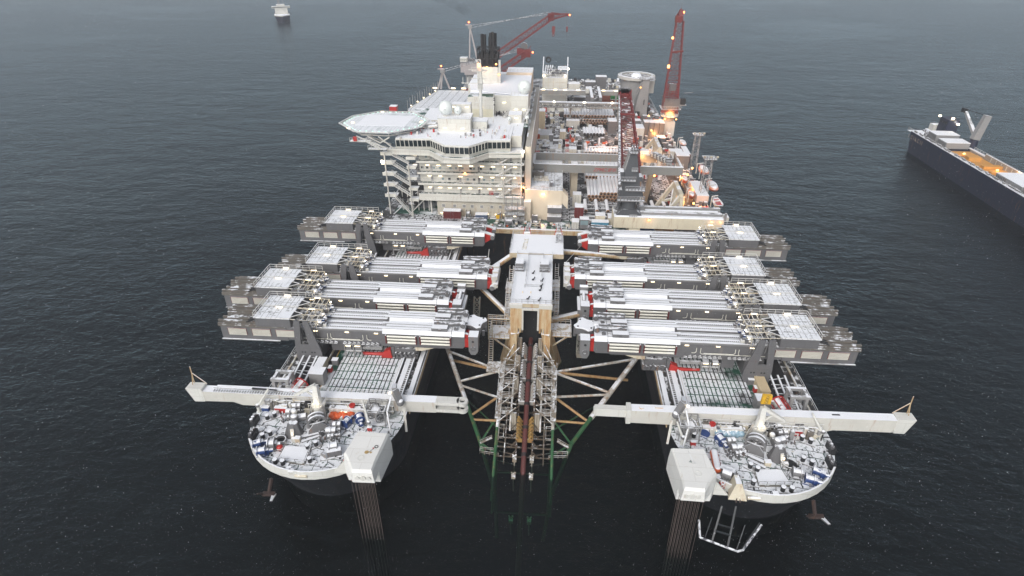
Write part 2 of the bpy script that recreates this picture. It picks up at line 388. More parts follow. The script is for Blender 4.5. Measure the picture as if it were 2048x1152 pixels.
# rusty fender strip along the inner slot sides
b=MB(); b.use(RUSTY)
b.bx(-XI+.02,22,DK-1.6,-XI+.25,YS,DK-.2); b.build('rubbing_strake',hull); b=MB(); b.use(RUSTY).bx(XI-.02,22,DK-1.6,XI-.25,YS,DK-.2); b.build('rubbing_strake',hull)
def flat(b,m,poly,z): 
    b.use(m); ar=sum(poly[i][0]*poly[(i+1)%len(poly)][1]-poly[(i+1)%len(poly)][0]*poly[i][1] for i in range(len(poly)))
    if ar<0: poly=poly[::-1]
    b.add([(x,y,z) for x,y in poly],[tuple(range(len(poly)))])
for P,s in((L,-1),(Rr,1)):
    b=MB(); flat(b,DKBOW,P+[(s*62.35,21.9),(s*28.85,21.9)],DK+.004); b.build('bow_deck',hull)
    b=MB(); flat(b,DKDECK,[(s*XI,21.9),(s*XI,YS),(s*XO,YS),(s*XO,21.9)],DK+.004); b.build('side_deck',hull)
b=MB(); flat(b,DKREAR,[(-XO,YS),(XO,YS),(XO,YE-6),(XO-6,YE),(-XO+6,YE),(-XO,YE-6)],DK+.004); b.build('aft_deck',hull)
b=MB(); flat(b,BRDECK,[(51.5,125),(58.2,125),(56.5,290),(51.5,290)],DK+.03); flat(b,GREEN,[(-30,118.2),(30,118.2),(30,126),(-30,126)],DK+.03); b.build('walkway_deck',hull)
b=MB(); b.use(RUSTY).bx(-XI,YS-1.2,DK-1.1,XI,YS,DK+.6); b.use(HULL).bx(-XI,YS-.6,-2,XI,YS,DK-1.1); b.build('slot_end_beam',hull)
# grating hatches
b=MB(); b.use(DKGRID).bx(-49,24.4,DK,-34.6,60,DK+.35); b.build('grating_panel',hull)
b=MB(); b.use(DKGRIDR).bx(34.6,24.4,DK,49.2,60,DK+.35); b.build('grating_panel',hull)
for s in(-1,1):
    b=MB(); b.use(DKGRID).bx(s*34.6,62,DK,s*49,116,DK+.3); b.build('grating_panel',hull)
    # inner skid rails: rust strip, rails, rack with teeth, outer snow strip
    b=MB(); b.use(RUSTY).bx(s*34.5,24,DK,s*34.1,116,DK+.5)
    b.use(GREYS)
    for x0,x1,h in((33.9,33.5,.9),(33.1,31.9,.5),(31.2,30.9,.9),(30.0,28.9,.45)): b.bx(s*x0,24,DK,s*x1,116,DK+h)
    b.use(BLACK).bx(s*31.9,24,DK,s*31.2,116,DK+.25); b.use(GREYL)
    for i in range(120): y=24.3+i*.75; b.bx(s*31.85,y,DK+.25,s*31.25,y+.3,DK+.45)
    b.build('skid_rail',hull)
    # outer groove with the dark trench and the ladder-like skid frame
    b=MB(); b.use(DARK).bx(s*51.2,24.4,DK,s*59.5,116,DK+.06); b.use(CREAM); b.bx(s*52.6,24.4,DK,s*52.3,116,DK+.5); b.bx(s*61.2,24.4,DK,s*60.8,116,DK+.35)
    b.use(GREEN).bx(s*49.4,24.4,DK,s*50.9,60,DK+.05); b.use(YEL).bx(s*50.9,24.4,DK,s*51.02,60,DK+.07); b.build('outer_trench',hull)
# outer guard rail of the decks
b=MB(); b.use(WHT)
for s in(-1,1): b.rail([(s*62.2,24,DK),(s*62.2,128,DK)],step=3)
b.rail([(62.2,128,DK),(62.2,368,DK)],step=3); b.build('guard_rail',hull)
# bulwark round each bow
for s,P in((-1,L),(1,Rr)):
    b=MB(); b.use(WHTC)
    i0,i1=(5,18)
    seg=P[i0:i1+1]
    c=(45.6*s,19.4 if s<0 else 20.4)
    def off(p,d):
        v=Vector((p[0]-c[0],p[1]-c[1])).normalized(); return (p[0]+v.x*d,p[1]+v.y*d)
    k=len(seg); vs=[]
    for p in seg:
        for d,z in((.05,DK-1.1),(.28,DK-1.1),(.28,DK+1.0),(-.12,DK+1.0),(-.12,DK+.01)): q=off(p,d); vs.append((q[0],q[1],z))
    F=[]
    for i in range(k-1):
        for j in range(5):
            f=(5*i+j,5*(i+1)+j,5*(i+1)+(j+1)%5,5*i+(j+1)%5); F.append(f if s<0 else f[::-1])
    b.add(vs,F); b.add(vs,[(0,1,2,3,4),tuple(5*(k-1)+j for j in range(5))])
    b.use(SNOWM)
    for i in range(0,k-1):
        a,d=off(seg[i],.08),off(seg[i+1],.08); b.bar((a[0],a[1],DK+1.02),(d[0],d[1],DK+1.02),.25,.06)
    # roller fairlead plate
    fp=G(600,955,DK) if s<0 else G(1510,1003,DK); fp=Vector(off((fp.x,fp.y),0)).to_3d()
    fy=(1.6 if s<0 else 2.6); b.use(CREAM).cyl((fp.x-1.2,fy,DK-.1),(fp.x+1.2,fy,DK-.1),.35,n=8)
    b.build('bow_bulwark',hull)
# ================================================================ white lifting-wire towers at the inner bow corners
def wire_tower(s):
    nm='left' if s<0 else 'right'
    t=thing('wire_tower','white angular tower overhanging the %s bow, %s'%(nm,'rust blotches on top' if s<0 else 'small green mark on top'),'tower',(s*31.5,4,DK))
    top=[(-29.1,8.4),(-29.8,.8),(-29.8,-1.7),(-33.6,-1.8),(-35.3,.9),(-36.6,2.6),(-35.6,8.6)]
    bot=[(-28.9,8.4),(-29.6,.8),(-29.6,-1.7),(-33.8,-1.8),(-35.9,.9),(-37.0,2.9),(-36.4,8.6)]
    if s>0: top=[(-x-2.7+.2,y+.2) for x,y in top]; bot=[(-x-2.5,y+.2) for x,y in bot]
    TW=mat('wire_tower_white',(.74,.74,.72),.5,rust=.05,var=.08,seam=3.4,rustc=(.5,.44,.34)); b=MB(); b.use(TW)
    ins=[(p[0]+( (-32.6 if s<0 else 30.2)-p[0])*.10,p[1]+(4-p[1])*.07) for p in top]
    b.prism(bot,17.0,19.6,top=top); b.prism(top,19.6,20.1,top=ins)
    sm=[((p[0]+(-33 if s<0 else 30.5))/2,p[1]*.7+2) for p in bot]
    b.prism([(x,max(y,1.2)) for x,y in bot],DK,17.0); b.build('tower_shell',t)
    b=MB(); b.use(WHTC)
    x0=-31.7 if s<0 else 29.0; yf=-1.8 if s<0 else -1.6
    for dx in(-1.1,0,1.1): b.cyl((x0+dx,yf,18.3),(x0+dx,yf-.18,18.3),.42 if dx else .55,n=14)
    b.build('round_plate',t)
    b=MB(); b.use(WHTC)   # side gusset towards the deck
    M=Matrix(((1,0,0,0),(0,0,1,0),(0,1,0,0),(0,0,0,1)))
    if s<0: b.prism([(-36.4,DK),(-39.5,DK),(-36.4,18)],2.8,3.3,M)
    else: b.prism([(34.0,DK),(37.2,DK),(34.0,18)],2.8,3.3,M)
    b.build('gusset',t)
    b=MB(); cx=-31.2 if s<0 else 28.5
    if s<0:
        b.use(BLACK).ring((cx+.6,4.4,20.16),.32,.06,14,h=.03); b.bar((cx+.5,4.3,20.14),(cx-.7,2.6,20.14),.06,.03); b.use(RED).cyl((cx+.1,4.0,20.11),(cx+.1,4.0,20.15),.16)
        b.use(WHTC).ring((cx-1.6,1.4,20.13),.6,.05,16,h=.03); b.use(mat('rust_blotch',(.40,.28,.12),.8)).cyl((cx-.9,2.9,20.1),(cx-.9,2.9,20.13),.45,n=7); b.cyl((cx-.1,2.9,20.1),(cx-.1,2.9,20.13),.25,n=6)
    else:
        b.use(GREEN).bc((cx+1.1,5.0,20.14),(.5,.18,.06)); b.bc((cx+1.2,5.1,20.14),(.16,.6,.06)); b.use(GREYL).tube([(cx+1.2,7.6,20.13),(cx+1.6,5.2,20.13),(cx+2.1,4.7,20.13),(cx+1.2,4.7,20.13)],.04,3)
        b.use(WHTC).ring((cx+2,2.2,20.13),.6,.05,16,h=.03)
    b.build('roof_marking',t)
    # wires down into the sea
    wn=thing('hanging_wire_bundle','bundle of brown steel wires dropping from the %s white tower into the sea'%nm,'wire bundle',(s*31,0,8))
    wm=mat('brown_wire_rope',(.11,.085,.075),.6)
    for j,(yy,n0,zt) in enumerate(((-1.2,8,17),(.0,7,17),(1.6,5,16.4))):
        for i in range(n0):
            b=MB(); x=(-34.3 if s<0 else 27.0)+ i*.62+j*.2; b.use(wm).cyl((x,yy,zt),(x+.12,yy-.3,-14),.045,n=4,caps=False); b.build('wire',wn)
    return t
wire_tower(-1); wire_tower(1)
# ================================================================ transverse arm beams on the bows
def arm(s):
    nm='left' if s<0 else 'right'
    t=thing('bow_cross_arm','long white box arm across the %s bow, %s'%(nm,'ending in a two eyed fork' if s<0 else 'ending in a narrow slider tip'),'arm beam',(s*45,18,17))
    z0,z1=(14.1,17.2) if s<0 else (14.4,17.9)
    y0,y1=20.7,22.9
    b=MB(); b.use(WHT)
    M=Matrix(((1,0,0,0),(0,0,1,0),(0,1,0,0),(0,0,0,1)))
    if s<0: b.prism([(-76.6,z1),(-22.2,z1+.2),(-22.2,z0+.4),(-58,z0-.3),(-66.5,z0-.3),(-68.5,z0+.5),(-75.6,z0+.3)],y0,y1,M)
    else: b.prism([(76.4,z1+.9),(19.9,z1),(19.9,z0+.1),(58,z0),(60.5,z0),(63,z0+.9),(75.0,z0+1.1)],y0,y1,M)
    b.build('arm_box',t)
    b=MB(); b.use(WHTC); zt=z1+(0 if s<0 else .6)
    b.prism([(s*78.9,zt+.7),(s*75.2,zt+.7),(s*75.2,zt-.2),(s*75.3,z0+.2+(.8 if s>0 else 0)),(s*77.6,z0+.15+(.8 if s>0 else 0))],y0-.06,y1+.06,M); b.build('end_head',t)
    b=MB(); b.use(RUSTY); hx=s*77.6; hz=zt+1.0
    b.cyl((hx,y1-.5,hz),(hx-s*.2,y1-.5,hz+4.6),.1,n=5); b.cyl((hx-s*3,y1-.6,hz),(hx-s*.2,y1-.5,hz+2.8),.1,n=5); b.cyl((hx,y0+1,hz),(hx-s*.2,y1-.5,hz+2.8),.1,n=5); b.build('tripod_mast',t)
    b=MB(); b.use(GREYL)
    b.bar((s*72.8,y0+.9,z1+.55),(s*52,y0+.9,z1+.35),.14,.14)
    for i in range(34): x=s*(72.6-i*.6); b.bx(x,y0+.1,z1+.1,x+.1,y0+.8,z1+.35)
    b.use(BLACK).bar((s*64,y0+1.2,z1+.6),(s*58.5,y0+1.2,z1+.35),.4,.3); b.use(SNOWM).bx(s*72.5,y0+1.5,z1+.1,s*50,y1-.1,z1+.42)
    b.build('cable_tray',t)
    b=MB()
    if s<0:
        b.use(WHTC).bx(-22.6,20.9,z0+.3,-22.2,22.7,z1+.1)
        b.build('fork_arm',t)
        b=MB(); b.use(WHTC)
        yc=21.8
        for zt in(z1+.25,z1-1.75):
            for i in range(20):
                a0,a1=2*math.pi*i/20,2*math.pi*(i+1)/20
                q=[(-16.4+r*math.cos(a),yc+r*math.sin(a)) for a,r in((a0,.62),(a0,1.25),(a1,1.25),(a1,.62))]
                b.prism(q,zt-.85,zt)
            b.bx(-22.2,yc-1.05,zt-.85,-17.15,yc+1.05,zt); b.use(BLACK).cyl((-16.4,yc,zt-.8),(-16.4,yc,zt-.7),.64,n=14); b.use(WHTC)  # black disc in each eye paints the hole dark
        b.build('eye_lug',t)
    else:
        b.use(WHTC).bx(12.6,21.1,z0+1.2,19.8,22.6,z1-.3); b.bx(12.4,21.3,z0+1.6,12.6,22.4,z1-.6); b.bx(19.4,20.5,z0-.05,20.4,23.1,z1+.25); b.build('slider',t)
        b=MB(); b.use(RUSTY); b.cyl((22.6,21.8,z1),(22.6,21.8,z1+.25),.5,n=10); b.bx(25.5,21.8,z1,27.2,22.2,z1+.3); b.build('deck_fitting',t)
arm(-1); arm(1)
# ================================================================ LIFTING BEAM UNITS (two beams, carriage, machinery house)
SNOWE=mat('edge_snow_dusting',(.24,.24,.245),.6,snow=1.12,sscale=.25,var=.1,nz=.3)
Mxz=Matrix(((1,0,0,0),(0,0,1,0),(0,1,0,0),(0,0,0,1)))   # polygon in x,z ; extrude along y
ZB,ZT=19.0,23.4
def lifting_unit(s,dz):
    X=lambda u:s*u
    t=thing('lifting_beam_unit','x','lifting beams')
    def B(b,m,u0,v0,z0,u1,v1,z1): return b.use(m).bx(X(u0),v0,z0+dz,X(u1),v1,z1+dz)
    for k in(0,1):
        v=k*5.0
        b=MB()
        # inner sleeve with chamfered end and snowed-in cover
        b.use(GREYV).prism([(X(0),ZB+dz+.7),(X(.5),ZB+dz),(X(20),ZB+dz),(X(20),ZT+dz-.5),(X(.0),ZT+dz-.5)],v+.35,v+4.3,Mxz)
        b.use(GREYS); zt=ZT+dz
        pf=[(v+.0,zt-.75),(v+.9,zt+.12),(v+4.1,zt+.12),(v+4.55,zt-.6),(v+4.5,zt-.8)]
        Myz=Matrix(((0,0,1,0),(1,0,0,0),(0,1,0,0),(0,0,0,1)))
        b.use(GREYV); b.prism([(y,z-.12) for y,z in pf],min(X(3.2),X(19.8)),max(X(3.2),X(19.8)),Myz)
        pl=[(v+.0,v+.86,zt-.75,zt+.10),(v+.98,v+1.9,zt+.12,zt+.14),(v+2.02,v+2.92,zt+.12,zt+.12),(v+3.04,v+4.0,zt+.12,zt+.10),(v+4.08,v+4.5,zt+.02,zt-.5)]
        for q,(ya,yb,za,zb) in enumerate(pl):
            ue=20+(.0,.9,-.5,.6,.2)[(q+k*2)%5]; xa,xb=min(X(3.2),X(ue)),max(X(3.2),X(ue))
            b.use(SNOWT if q else SNOWE).prism([(ya,za-.14),(yb,zb-.14),(yb,zb),(ya,za)],xa,xb,Myz)
        b.use(GREYS); b.prism([(y,z-.05) for y,z in pf],min(X(0),X(3.1)),max(X(0),X(3.1)),Myz)
        for yy in(v+2.0,v+3.1): b.bx(X(3.2),yy,zt+.1,X(20),yy+.12,zt+.2)
        # middle part
        B(b,GREYV,20,v+.55,ZB+.2,44,v+4.3,ZT-.75); B(b,GREYS,20,v+.3,ZT-.75,44,v+4.4,ZT-.45)
        B(b,SNOWT,20,v+.25,ZT-.45,42,v+1.1,ZT-.1)
        # outer part
        B(b,GREYV,44,v+.35,ZB,60.6,v+4.4,ZT-.6); B(b,BRNG,44,v+.0,ZT-.6,60.9,v+.5,ZT-.3)
        B(b,GREYL,46,v-.05,ZB-.12,60.8,v+.35,ZB+.06)
        bo=b.build('lifting_beam',t)
        # rack rails with teeth
        b=MB(); 
        for j,yy in enumerate((1.15,2.9)):
            B(b,SNOWT,19.2,v+yy,ZT-.45,43,v+yy+1.25,ZT-.02)
            for q in range(50):
                u=20.8+q*.45; B(b,BLACK,u,v+yy-.02,ZT-.0,u+.2,v+yy+.16,ZT+.02)
            B(b,GREYS,20.1,v+yy+1.0,ZT-.02,43,v+yy+1.2,ZT+.14)
        B(b,SNOWT,19,v+2.42,ZT-.45,43,v+2.85,ZT-.25)
        b.build('rack_rail',bo)
        # outer tongues
        b=MB()
        for j,(yy,u1,h) in enumerate(((.5,61.2,.0),(1.25,60.2,.22),(1.9,61.8,.05),(2.7,59.8,.3),(3.4,61.3,.12),(4.0,60.4,.0))):
            B(b,BRNG,50,v+yy,ZT-.6,u1,v+yy+.5,ZT-.1+h)
        b.use(BLACK)
        for q in range(3): b.tube([(X(50.4+q*.3),v+1.2+q*.8,ZT+dz+.3),(X(52.2),v+1.5+q*.6,ZT+dz+.75),(X(54),v+1.0+q*.9,ZT+dz+.25)],.16,5)
        b.build('cable_tongue',bo)
        if 1:
            # white accumulators on the near face below the sleeve
            b=MB(); b.use(PIPEW)
            for (u0,u1) in((3.6,10.6),(11.9,18.9)):
                for z in(ZB+1.1,ZB+2.0,ZB+2.9): b.cyl((X(u0),v+.05,z+dz),(X(u1),v+.05,z+dz),.29,n=8)
                b.use(DARK); B(b,DARK,u0,v+.30,ZB+.75,u1,v+.348,ZB+3.2); b.use(PIPEW)  # dark panel behind the tubes paints the shade of their gaps
            b.build('accumulator_tube',bo)
            b=MB()
            for u in(3.3,10.7,11.7,19.1): b=MB(); B(b,DKRED,u,v-.15,ZB+.8,u+.25,v+.36,ZB+3.2); b.build('tube_bracket',bo)
            # louvred panels
            for u0 in(54.2,48.1,42.1):
                b=MB(); B(b,DKRED,u0-.12,v+.28,ZB+1.2,u0+4.7,v+.36,ZB+3.25); 
                for q in range(5): B(b,LOUV,u0,v+.13,ZB+1.28+q*.39,u0+4.5,v+.27,ZB+1.53+q*.39)
                b.build('louvred_panel',bo)
            b=MB(); b.use(PIPEW)
            for q,(u,uu) in enumerate(((24,23),(25,35),(33,25.8),(33.8,40))):
                z=ZB+dz+1.3-.22*(q%2); b.tube([(X(u),v+.4,ZB+dz+2.7),(X(u),v+.3,z+.3),(X(u+(.4 if uu>u else -.4)),v+.3,z),(X(uu),v+.3,z)],.08,5)
            b.use(GREYM)
            for q in range(16):
                if q==8: continue
                u=21.2+q*1.15; b.cyl((X(u),v+.2,ZB+dz+.25),(X(u+.7),v+.2,ZB+dz+.6),.2,n=5); B(b,GREYL,u,v-.1,ZB,u+.9,v+.5,ZB+.15)
            b.build('service_pipe',bo)
            for u in(21.6,28.8,36.6): lamp(bo,(X(u),v+.28,ZT-.95+dz),(.9,.22,.2))
        # saddle arm on top of the inner end
        b=MB(); b.use(GREYS)
        B(b,GREYS,4.2,v+.6,ZT+.12,8.0,v+2.3,ZT+1.0); B(b,GREYM,5.6,v+.5,ZT+.25,6.3,v+.62,ZT+.8)
        b.bar((X(7.6),v+3.0,ZT+dz+1.1),(X(3.2),v+2.6,ZT+dz+1.0),.9,.7); b.bar((X(3.4),v+2.6,ZT+dz+1.0),(X(.6),v+2.2,ZT+dz+1.5),.8,.7)
        b.bar((X(7.8),v+3.5,ZT+dz+1.5),(X(1.0),v+3.3,ZT+dz+1.8),.5,.4)
        b.cyl((X(.5),v+1.6,ZT+dz+1.2),(X(.5),v+3.0,ZT+dz+1.2),.65,n=12); b.use(GREYM).cyl((X(2.2),v+1.4,ZT+dz+.4),(X(2.2),v+1.8,ZT+dz+.4),.5,n=10)
        b.build('saddle_arm',bo)
    # ---- carriage below
    b=MB(); d=dz
    B(b,GREYV,4,.9,ZB-.7,40,9.2,ZB-.02)
    b.use(CREAM).prism([(X(7.5),18.3+d),(X(12.5),18.3+d),(X(12.5),17.2+d),(X(10.8),17.2+d)],1.0,9,Mxz)
    B(b,GREYV,31,2,15.5-d,34,9,18.3); B(b,GREY,36,1,14-d,40.5,9.4,18.4)
    b.build('carriage',t)
    b=MB()
    for (u0,v0,z0,u1,v1,z1) in((12.2,1.2,14.3,17.6,4,15.6),(12.6,1.0,15.9,14.6,3.5,17.6),(15,1.4,15.6,17.8,3.6,17.9),(18,1.6,14.2,18.8,4,17.4),(13,.6,17.0,17,1.2,17.9)): B(b,GREYM,u0,v0,z0-d,u1,v1,z1-d*.5)
    b.use(GREYM)
    for q in range(5): b.cyl((X(12.5+q*1.1),.9,15.2-d),(X(13+q*1.1),.7,16.6-d),.28,n=7)
    for q in range(4): b.cyl((X(12.4),1.0+q*.5,16-d+q*.3),(X(17.6),1.0+q*.5,16-d+q*.3),.13,n=6)
    b.build('skid_drive',t)
    b=MB(); b.use(RED).cyl((X(18.8),1.8,15.0-d),(X(26.5),2.1,14.9-d),.42,n=10); b.bar((X(18.8),1.6,15.4-d),(X(25),2.0,15.0-d),.5,1.0,.3,.4); b.prism([(X(18.6),14.3-d),(X(21.4),14.4-d),(X(20.6),16.3-d),(X(18.9),16.9-d)],1.2,2.6,Mxz); b.build('push_cylinder',t)
    b=MB()
    for u in(26,28,30.2): b.use(GREYL).bx(X(u),.9,14.2-d,X(u+.25),1.2,18-d); 
    B(b,GREYL,26,.9,16.1-d,30.4,1.3,16.3-d); B(b,GREYS,26.3,1.0,16.6-d,27.8,2.2,17.8-d); B(b,GREYS,28.6,1.0,16.6-d,30,2.2,17.8-d); B(b,GREYL,21,1.4,16.6-d,26,2.0,17.3-d); b.build('control_frame',t)
    for u in(27,29.3): lamp(t,(X(u),.85,17.95-d),(1.2,.3,.2))
    # ---- machinery house
    b=MB(); zh=ZT+dz-.3; zr=ZT+dz+2.4
    B(b,GREYV,42.5,.1,ZT-.3,51.2,10.0,ZT+2.25)
    b.use(DKROOF).bx(X(42.3),-.1,zr-.15,X(51.4),4.9,zr+.05); b.bx(X(42.3),5.1,zr-.15,X(51.4),10.2,zr+.05); b.use(DARK).bx(X(42.4),4.9,zr-.2,X(51.3),5.1,zr-.1)
    b.build('machinery_house',t)
    mh=b
    b=MB(); b.use(WHT)
    b.rail([(X(42.3),4.95,zr),(X(51.3),4.95,zr)],h=.5,step=4); b.rail([(X(51.3),0,zr),(X(51.3),10.1,zr),(X(36.5),10.1,zr)],h=1.3,step=1.8)
    b.bar((X(51.3),0,zr),(X(42.3),0,zr+.15),.15); b.build('roof_rail',t)
    # scaffold deck with hatch triangles
    b=MB()
    for v in(0,5.1):
        b.use(WHT); b.prism([(X(42.2),zr-1.9),(X(42.2),zr),(X(39.6),zr-1.9)],v+3.0,v+3.25,Mxz)
        b.use(DARK).add([(X(42.4),v+.6,zr+.06),(X(40.2),v+2.4,zr+.06),(X(42.4),v+3.2,zr+.06)],[(0,1,2) if s>0 else (2,1,0)])
        b.use(WHT); b.bar((X(42.4),v+.6,zr+.1),(X(40.0),v+2.4,zr+.1),.16); b.bar((X(42.4),v+3.2,zr+.1),(X(40.0),v+2.4,zr+.1),.16)
    b.use(DKREAR)
    for u in range(6):
        for v in(.4,2.6,5.4,7.8): b.bx(X(36.2+u*1.0),v,ZT+dz+.8+.15*(u%2),X(37.0+u*1.0),v+1.9,ZT+dz+.95+.15*(u%2))
    b.use(CREAM)
    for v in(0,2.4,4.9,5.2,7.6,10): 
        b.bar((X(35.9),v,ZT+dz+2.0),(X(42.2),v,ZT+dz+2.3),.14)
        for u in(36,38,40): b.bar((X(u),v,ZT+dz-.1),(X(u),v,ZT+dz+2.2),.13)
    for u in(36,37.2,38.4,39.6): b.bar((X(u),0,ZT+dz+2.0),(X(u),10,ZT+dz+2.0),.12)
    b.use(GREYL)
    for q in range(9): b.bar((X(36+q*.7),-.2,ZT+dz-2),(X(36.8+q*.6),-.1,ZT+dz+1),.12)
    b.build('access_scaffold',t)
    for (u,v,z) in((46.8,4.8,.25),(46.8,10.0,.4),(38.5,4.6,.1),(38.8,9.6,.2)): lamp(t,(X(u),v,zr+z),(1.5,.25,.15))
    for (u,v,z) in((35.6,1,-1.2),(35.4,3.6,-.6),(35.6,6.4,-1),(35.3,9,-.5)): lamp(t,(X(u),v,zr+z),(.26,.22,.26),LF,'spot_lamp')
    b=MB()
    r_=random.Random(3)
    for q in range(46):
        u=34.2+r_.random()*2.4; v=r_.random()*9.6; z=ZT+dz-.4+r_.random()*1.6
        b.use(GREYM if q%3 else (BLUE if q%6==0 else WHT)).bc((X(u),v,z),(.3+r_.random()*.9,.3+r_.random()*.6,.3+r_.random()*.9))
    b.build('winch_gear',t)
    # ---- pylon plate with holes and the skid ladder
    b=MB(); b.use(GREYV); c=dz*.4
    b.prism([(X(41.5),14.2),(X(41.6),18.2),(X(40.7),26.4+c),(X(39.15),26.4+c),(X(40.0),19.6),(X(38.0),19.6),(X(38.5),26.4+c),(X(37.2),26.4+c),(X(35.3),18.2),(X(35.1),15.6),(X(36.0),14.2)],-1.7,-1.3,Mxz)
    b.bx(X(40.8),-1.3,14.2,X(40.5),-.1,26+c); b.bx(X(36.3),-1.3,14.2,X(36.0),-.1,19)
    b.use(BLACK)
    for u in(36.9,37.6,39.3,40.0): b.cyl((X(u),-1.71,17.3),(X(u),-1.74,17.3),.22,n=10)
    b.build('pylon_plate',t)
    return t
def yoke(t,s,kind,dz):
    X=lambda u:-s*u      # towards the slot
    z0=ZB+dz
    if kind=='hook':
        for v in(1.2,6.2):
            b=MB(); b.use(RED).prism([(X(-.2),z0+.6),(X(-.2),z0+4.2),(X(2.6),z0+3.2),(X(2.9),z0+2.6),(X(2.2),z0+2.3)],v,v+1.6,Mxz)
            b.use(WHT).bar((X(-.8),v+.8,z0+4.5),(X(2.4),v+.8,z0+3.5),1.5,.25); b.use(GREYS).cyl((X(2.5),v-.3,z0+2.8),(X(2.5),v+1.9,z0+2.8),.72,n=14); b.build('clamp_hook',t)
        return
    for v in(1.2,6.2):
        b=MB(); b.use(RED).bar((X(-1.6),v,z0+3.9),(X(1.2),v+.2,z0+3.0),.8,1.0); b.bx(X(-.1),v-.7,z0+.3,X(1.2),v+.8,z0+2.8); b.bx(X(-.1),v+2.0,z0+.5,X(.9),v+2.8,z0+3)
        b.use(WHT).bar((X(-1.6),v,z0+4.45),(X(.8),v+.1,z0+3.7),.7,.1); b.ring((X(-1.0),v+1.2,z0+3.4),.7,.12,14,axis=1); b.build('clamp_arm',t)
    b=MB()
    if kind=='white':
        b.use(WHT); b.bx(X(1.3),0.2,z0+.3,X(2.4),8.6,z0+3.6); b.bx(X(1.8),-.6,z0+1.2,X(3.0),9.2,z0+2.4)
        for q in range(6): b.bx(X(1.2+.2*(q%2)),q*1.5,z0+3.4,X(2.9),q*1.5+1.0,z0+4.5-.3*(q%2))
        b.use(GREYS).cyl((X(1.4),-.9,z0+1.2),(X(1.4),.2,z0+1.2),.7,n=12); b.use(WHT)
        b.bar((X(0),1.5,z0+4.4),(X(2),1.2,z0+4.2),.3); b.bar((X(0),6.5,z0+4.4),(X(2),6.2,z0+4.2),.3)
    else:
        b.use(GREYS); b.bx(X(1.0),-.3,z0-.3,X(3.3),2.4,z0+4.0); b.prism([(X(1.0),z0-.3),(X(3.3),z0-.3),(X(2.6),z0-1.4),(X(1.5),z0-1.4)],-.2,1.8,Mxz)
        b.use(BLACK).cyl((X(2.1),-.32,z0+2.6),(X(2.1),-.36,z0+2.6),.32,n=10); b.use(GREYM).ring((X(2.1),-.35,z0+.5),.55,.12,14,axis=1)
        b.use(GREYS)
        if kind=='grey': 
            b.bx(X(1.2),2.4,z0+.6,X(3.2),6.4,z0+3.2); b.bx(X(1.2),6.4,z0+.2,X(3.3),9.4,z0+3.8); b.cyl((X(1.2),8.6,z0+4.3),(X(3.4),8.6,z0+4.3),.8,n=12); b.cyl((X(2.4),2.6,z0+3.6),(X(2.4),6.2,z0+3.9),.45,n=9); b.bx(X(3.2),.6,z0+1,X(4.0),7.5,z0+2.2)
        else:
            P=[]
            for i in range(16):
                a=2*math.pi*i/16+.2; r=3.1 if i%4 in(0,1) else 2.2; P.append((X(1.9)+r*math.cos(a)*.95,6.2+r*.95*math.sin(a)))
            b.use(GREYV).prism(P,z0+2.3,z0+4.0); b.use(SNOWM).prism(P,z0+4.0,z0+4.25)
            b.use(BLACK)
            for i in(1,5,9,13): a=2*math.pi*i/16+.2; b.cyl((X(1.9)+2.3*math.cos(a),6.2+2.2*math.sin(a),z0+4.25),(X(1.9)+2.3*math.cos(a),6.2+2.2*math.sin(a),z0+4.45),.2,n=7)
            b.use(GREYM)
            for i in range(0,16,2): a=2*math.pi*i/16+.2; b.cyl((X(1.9)+2.6*math.cos(a),6.2+2.5*math.sin(a),z0+1.0),(X(1.9)+2.6*math.cos(a),6.2+2.5*math.sin(a),z0+2.4),.35,n=7)
            b.bx(X(1.0),3.6,z0+.2,X(3),8.6,z0+2.2)
    b.build('yoke',t)
UNITS={-1:[(-18.1,38.3,'star','front left','a star shaped yoke plate'),(-24.2,52.3,'grey','second row left','a grey standing yoke block'),
           (-15.6,66.3,'white','third row left','a white yoke block'),(-19.4,93.2,'hook','rearmost left','two red hook arms')],
        1:[(12.9,38.3,'star','front right','a star shaped yoke plate'),(13.4,53.2,'grey','second row right','a grey standing yoke block'),
           (8.8,67.6,'white','third row right','a white yoke block'),(13.4,89.6,'hook','rearmost right','two red hook arms')]}
for s in(-1,1):
    dz=0 if s<0 else .5
    proto=lifting_unit(s,dz)
    us=[]
    for i,(x,y,k,row,txt) in enumerate(UNITS[s]):
        us.append(proto if i==0 else dup(proto))
    for u,(x,y,k,row,txt) in zip(us,UNITS[s]):
        u.location=(0,0,0); yoke(u,s,k,dz); u.location=(x,y,0)
        u['label']='%s pair of grey lifting beams ending in %s'%(row,txt); u['group']='lifting beam units across the slot'
    # skid ladder frames lying in the outer trench
    for (y0,y1,lab) in((24.5,37.4,'front'),(80,92,'rear')):
        b=MB(); b.use(GREYS)
        for x in(54.3,56.0,57.6): b.bar((s*x,y0,DK+1.6),(s*(x+.4),y1,DK+2.2),.42,.3)
        for i in range(8):
            y=y0+.6+i*(y1-y0-1)/7.5; b.bar((s*54.3,y,DK+1.6),(s*57.8,y+(.8 if i%2 else -.2),DK+1.7),.2,.2)
        o=b.build('skid_ladder',loc=(s*56,y0,DK)); tag(o,'%s snowy ladder-like skid frame at the foot of the %s pylon plates'%(lab,'left' if s<0 else 'right'),'skid frame','skid frames in the outer trenches')
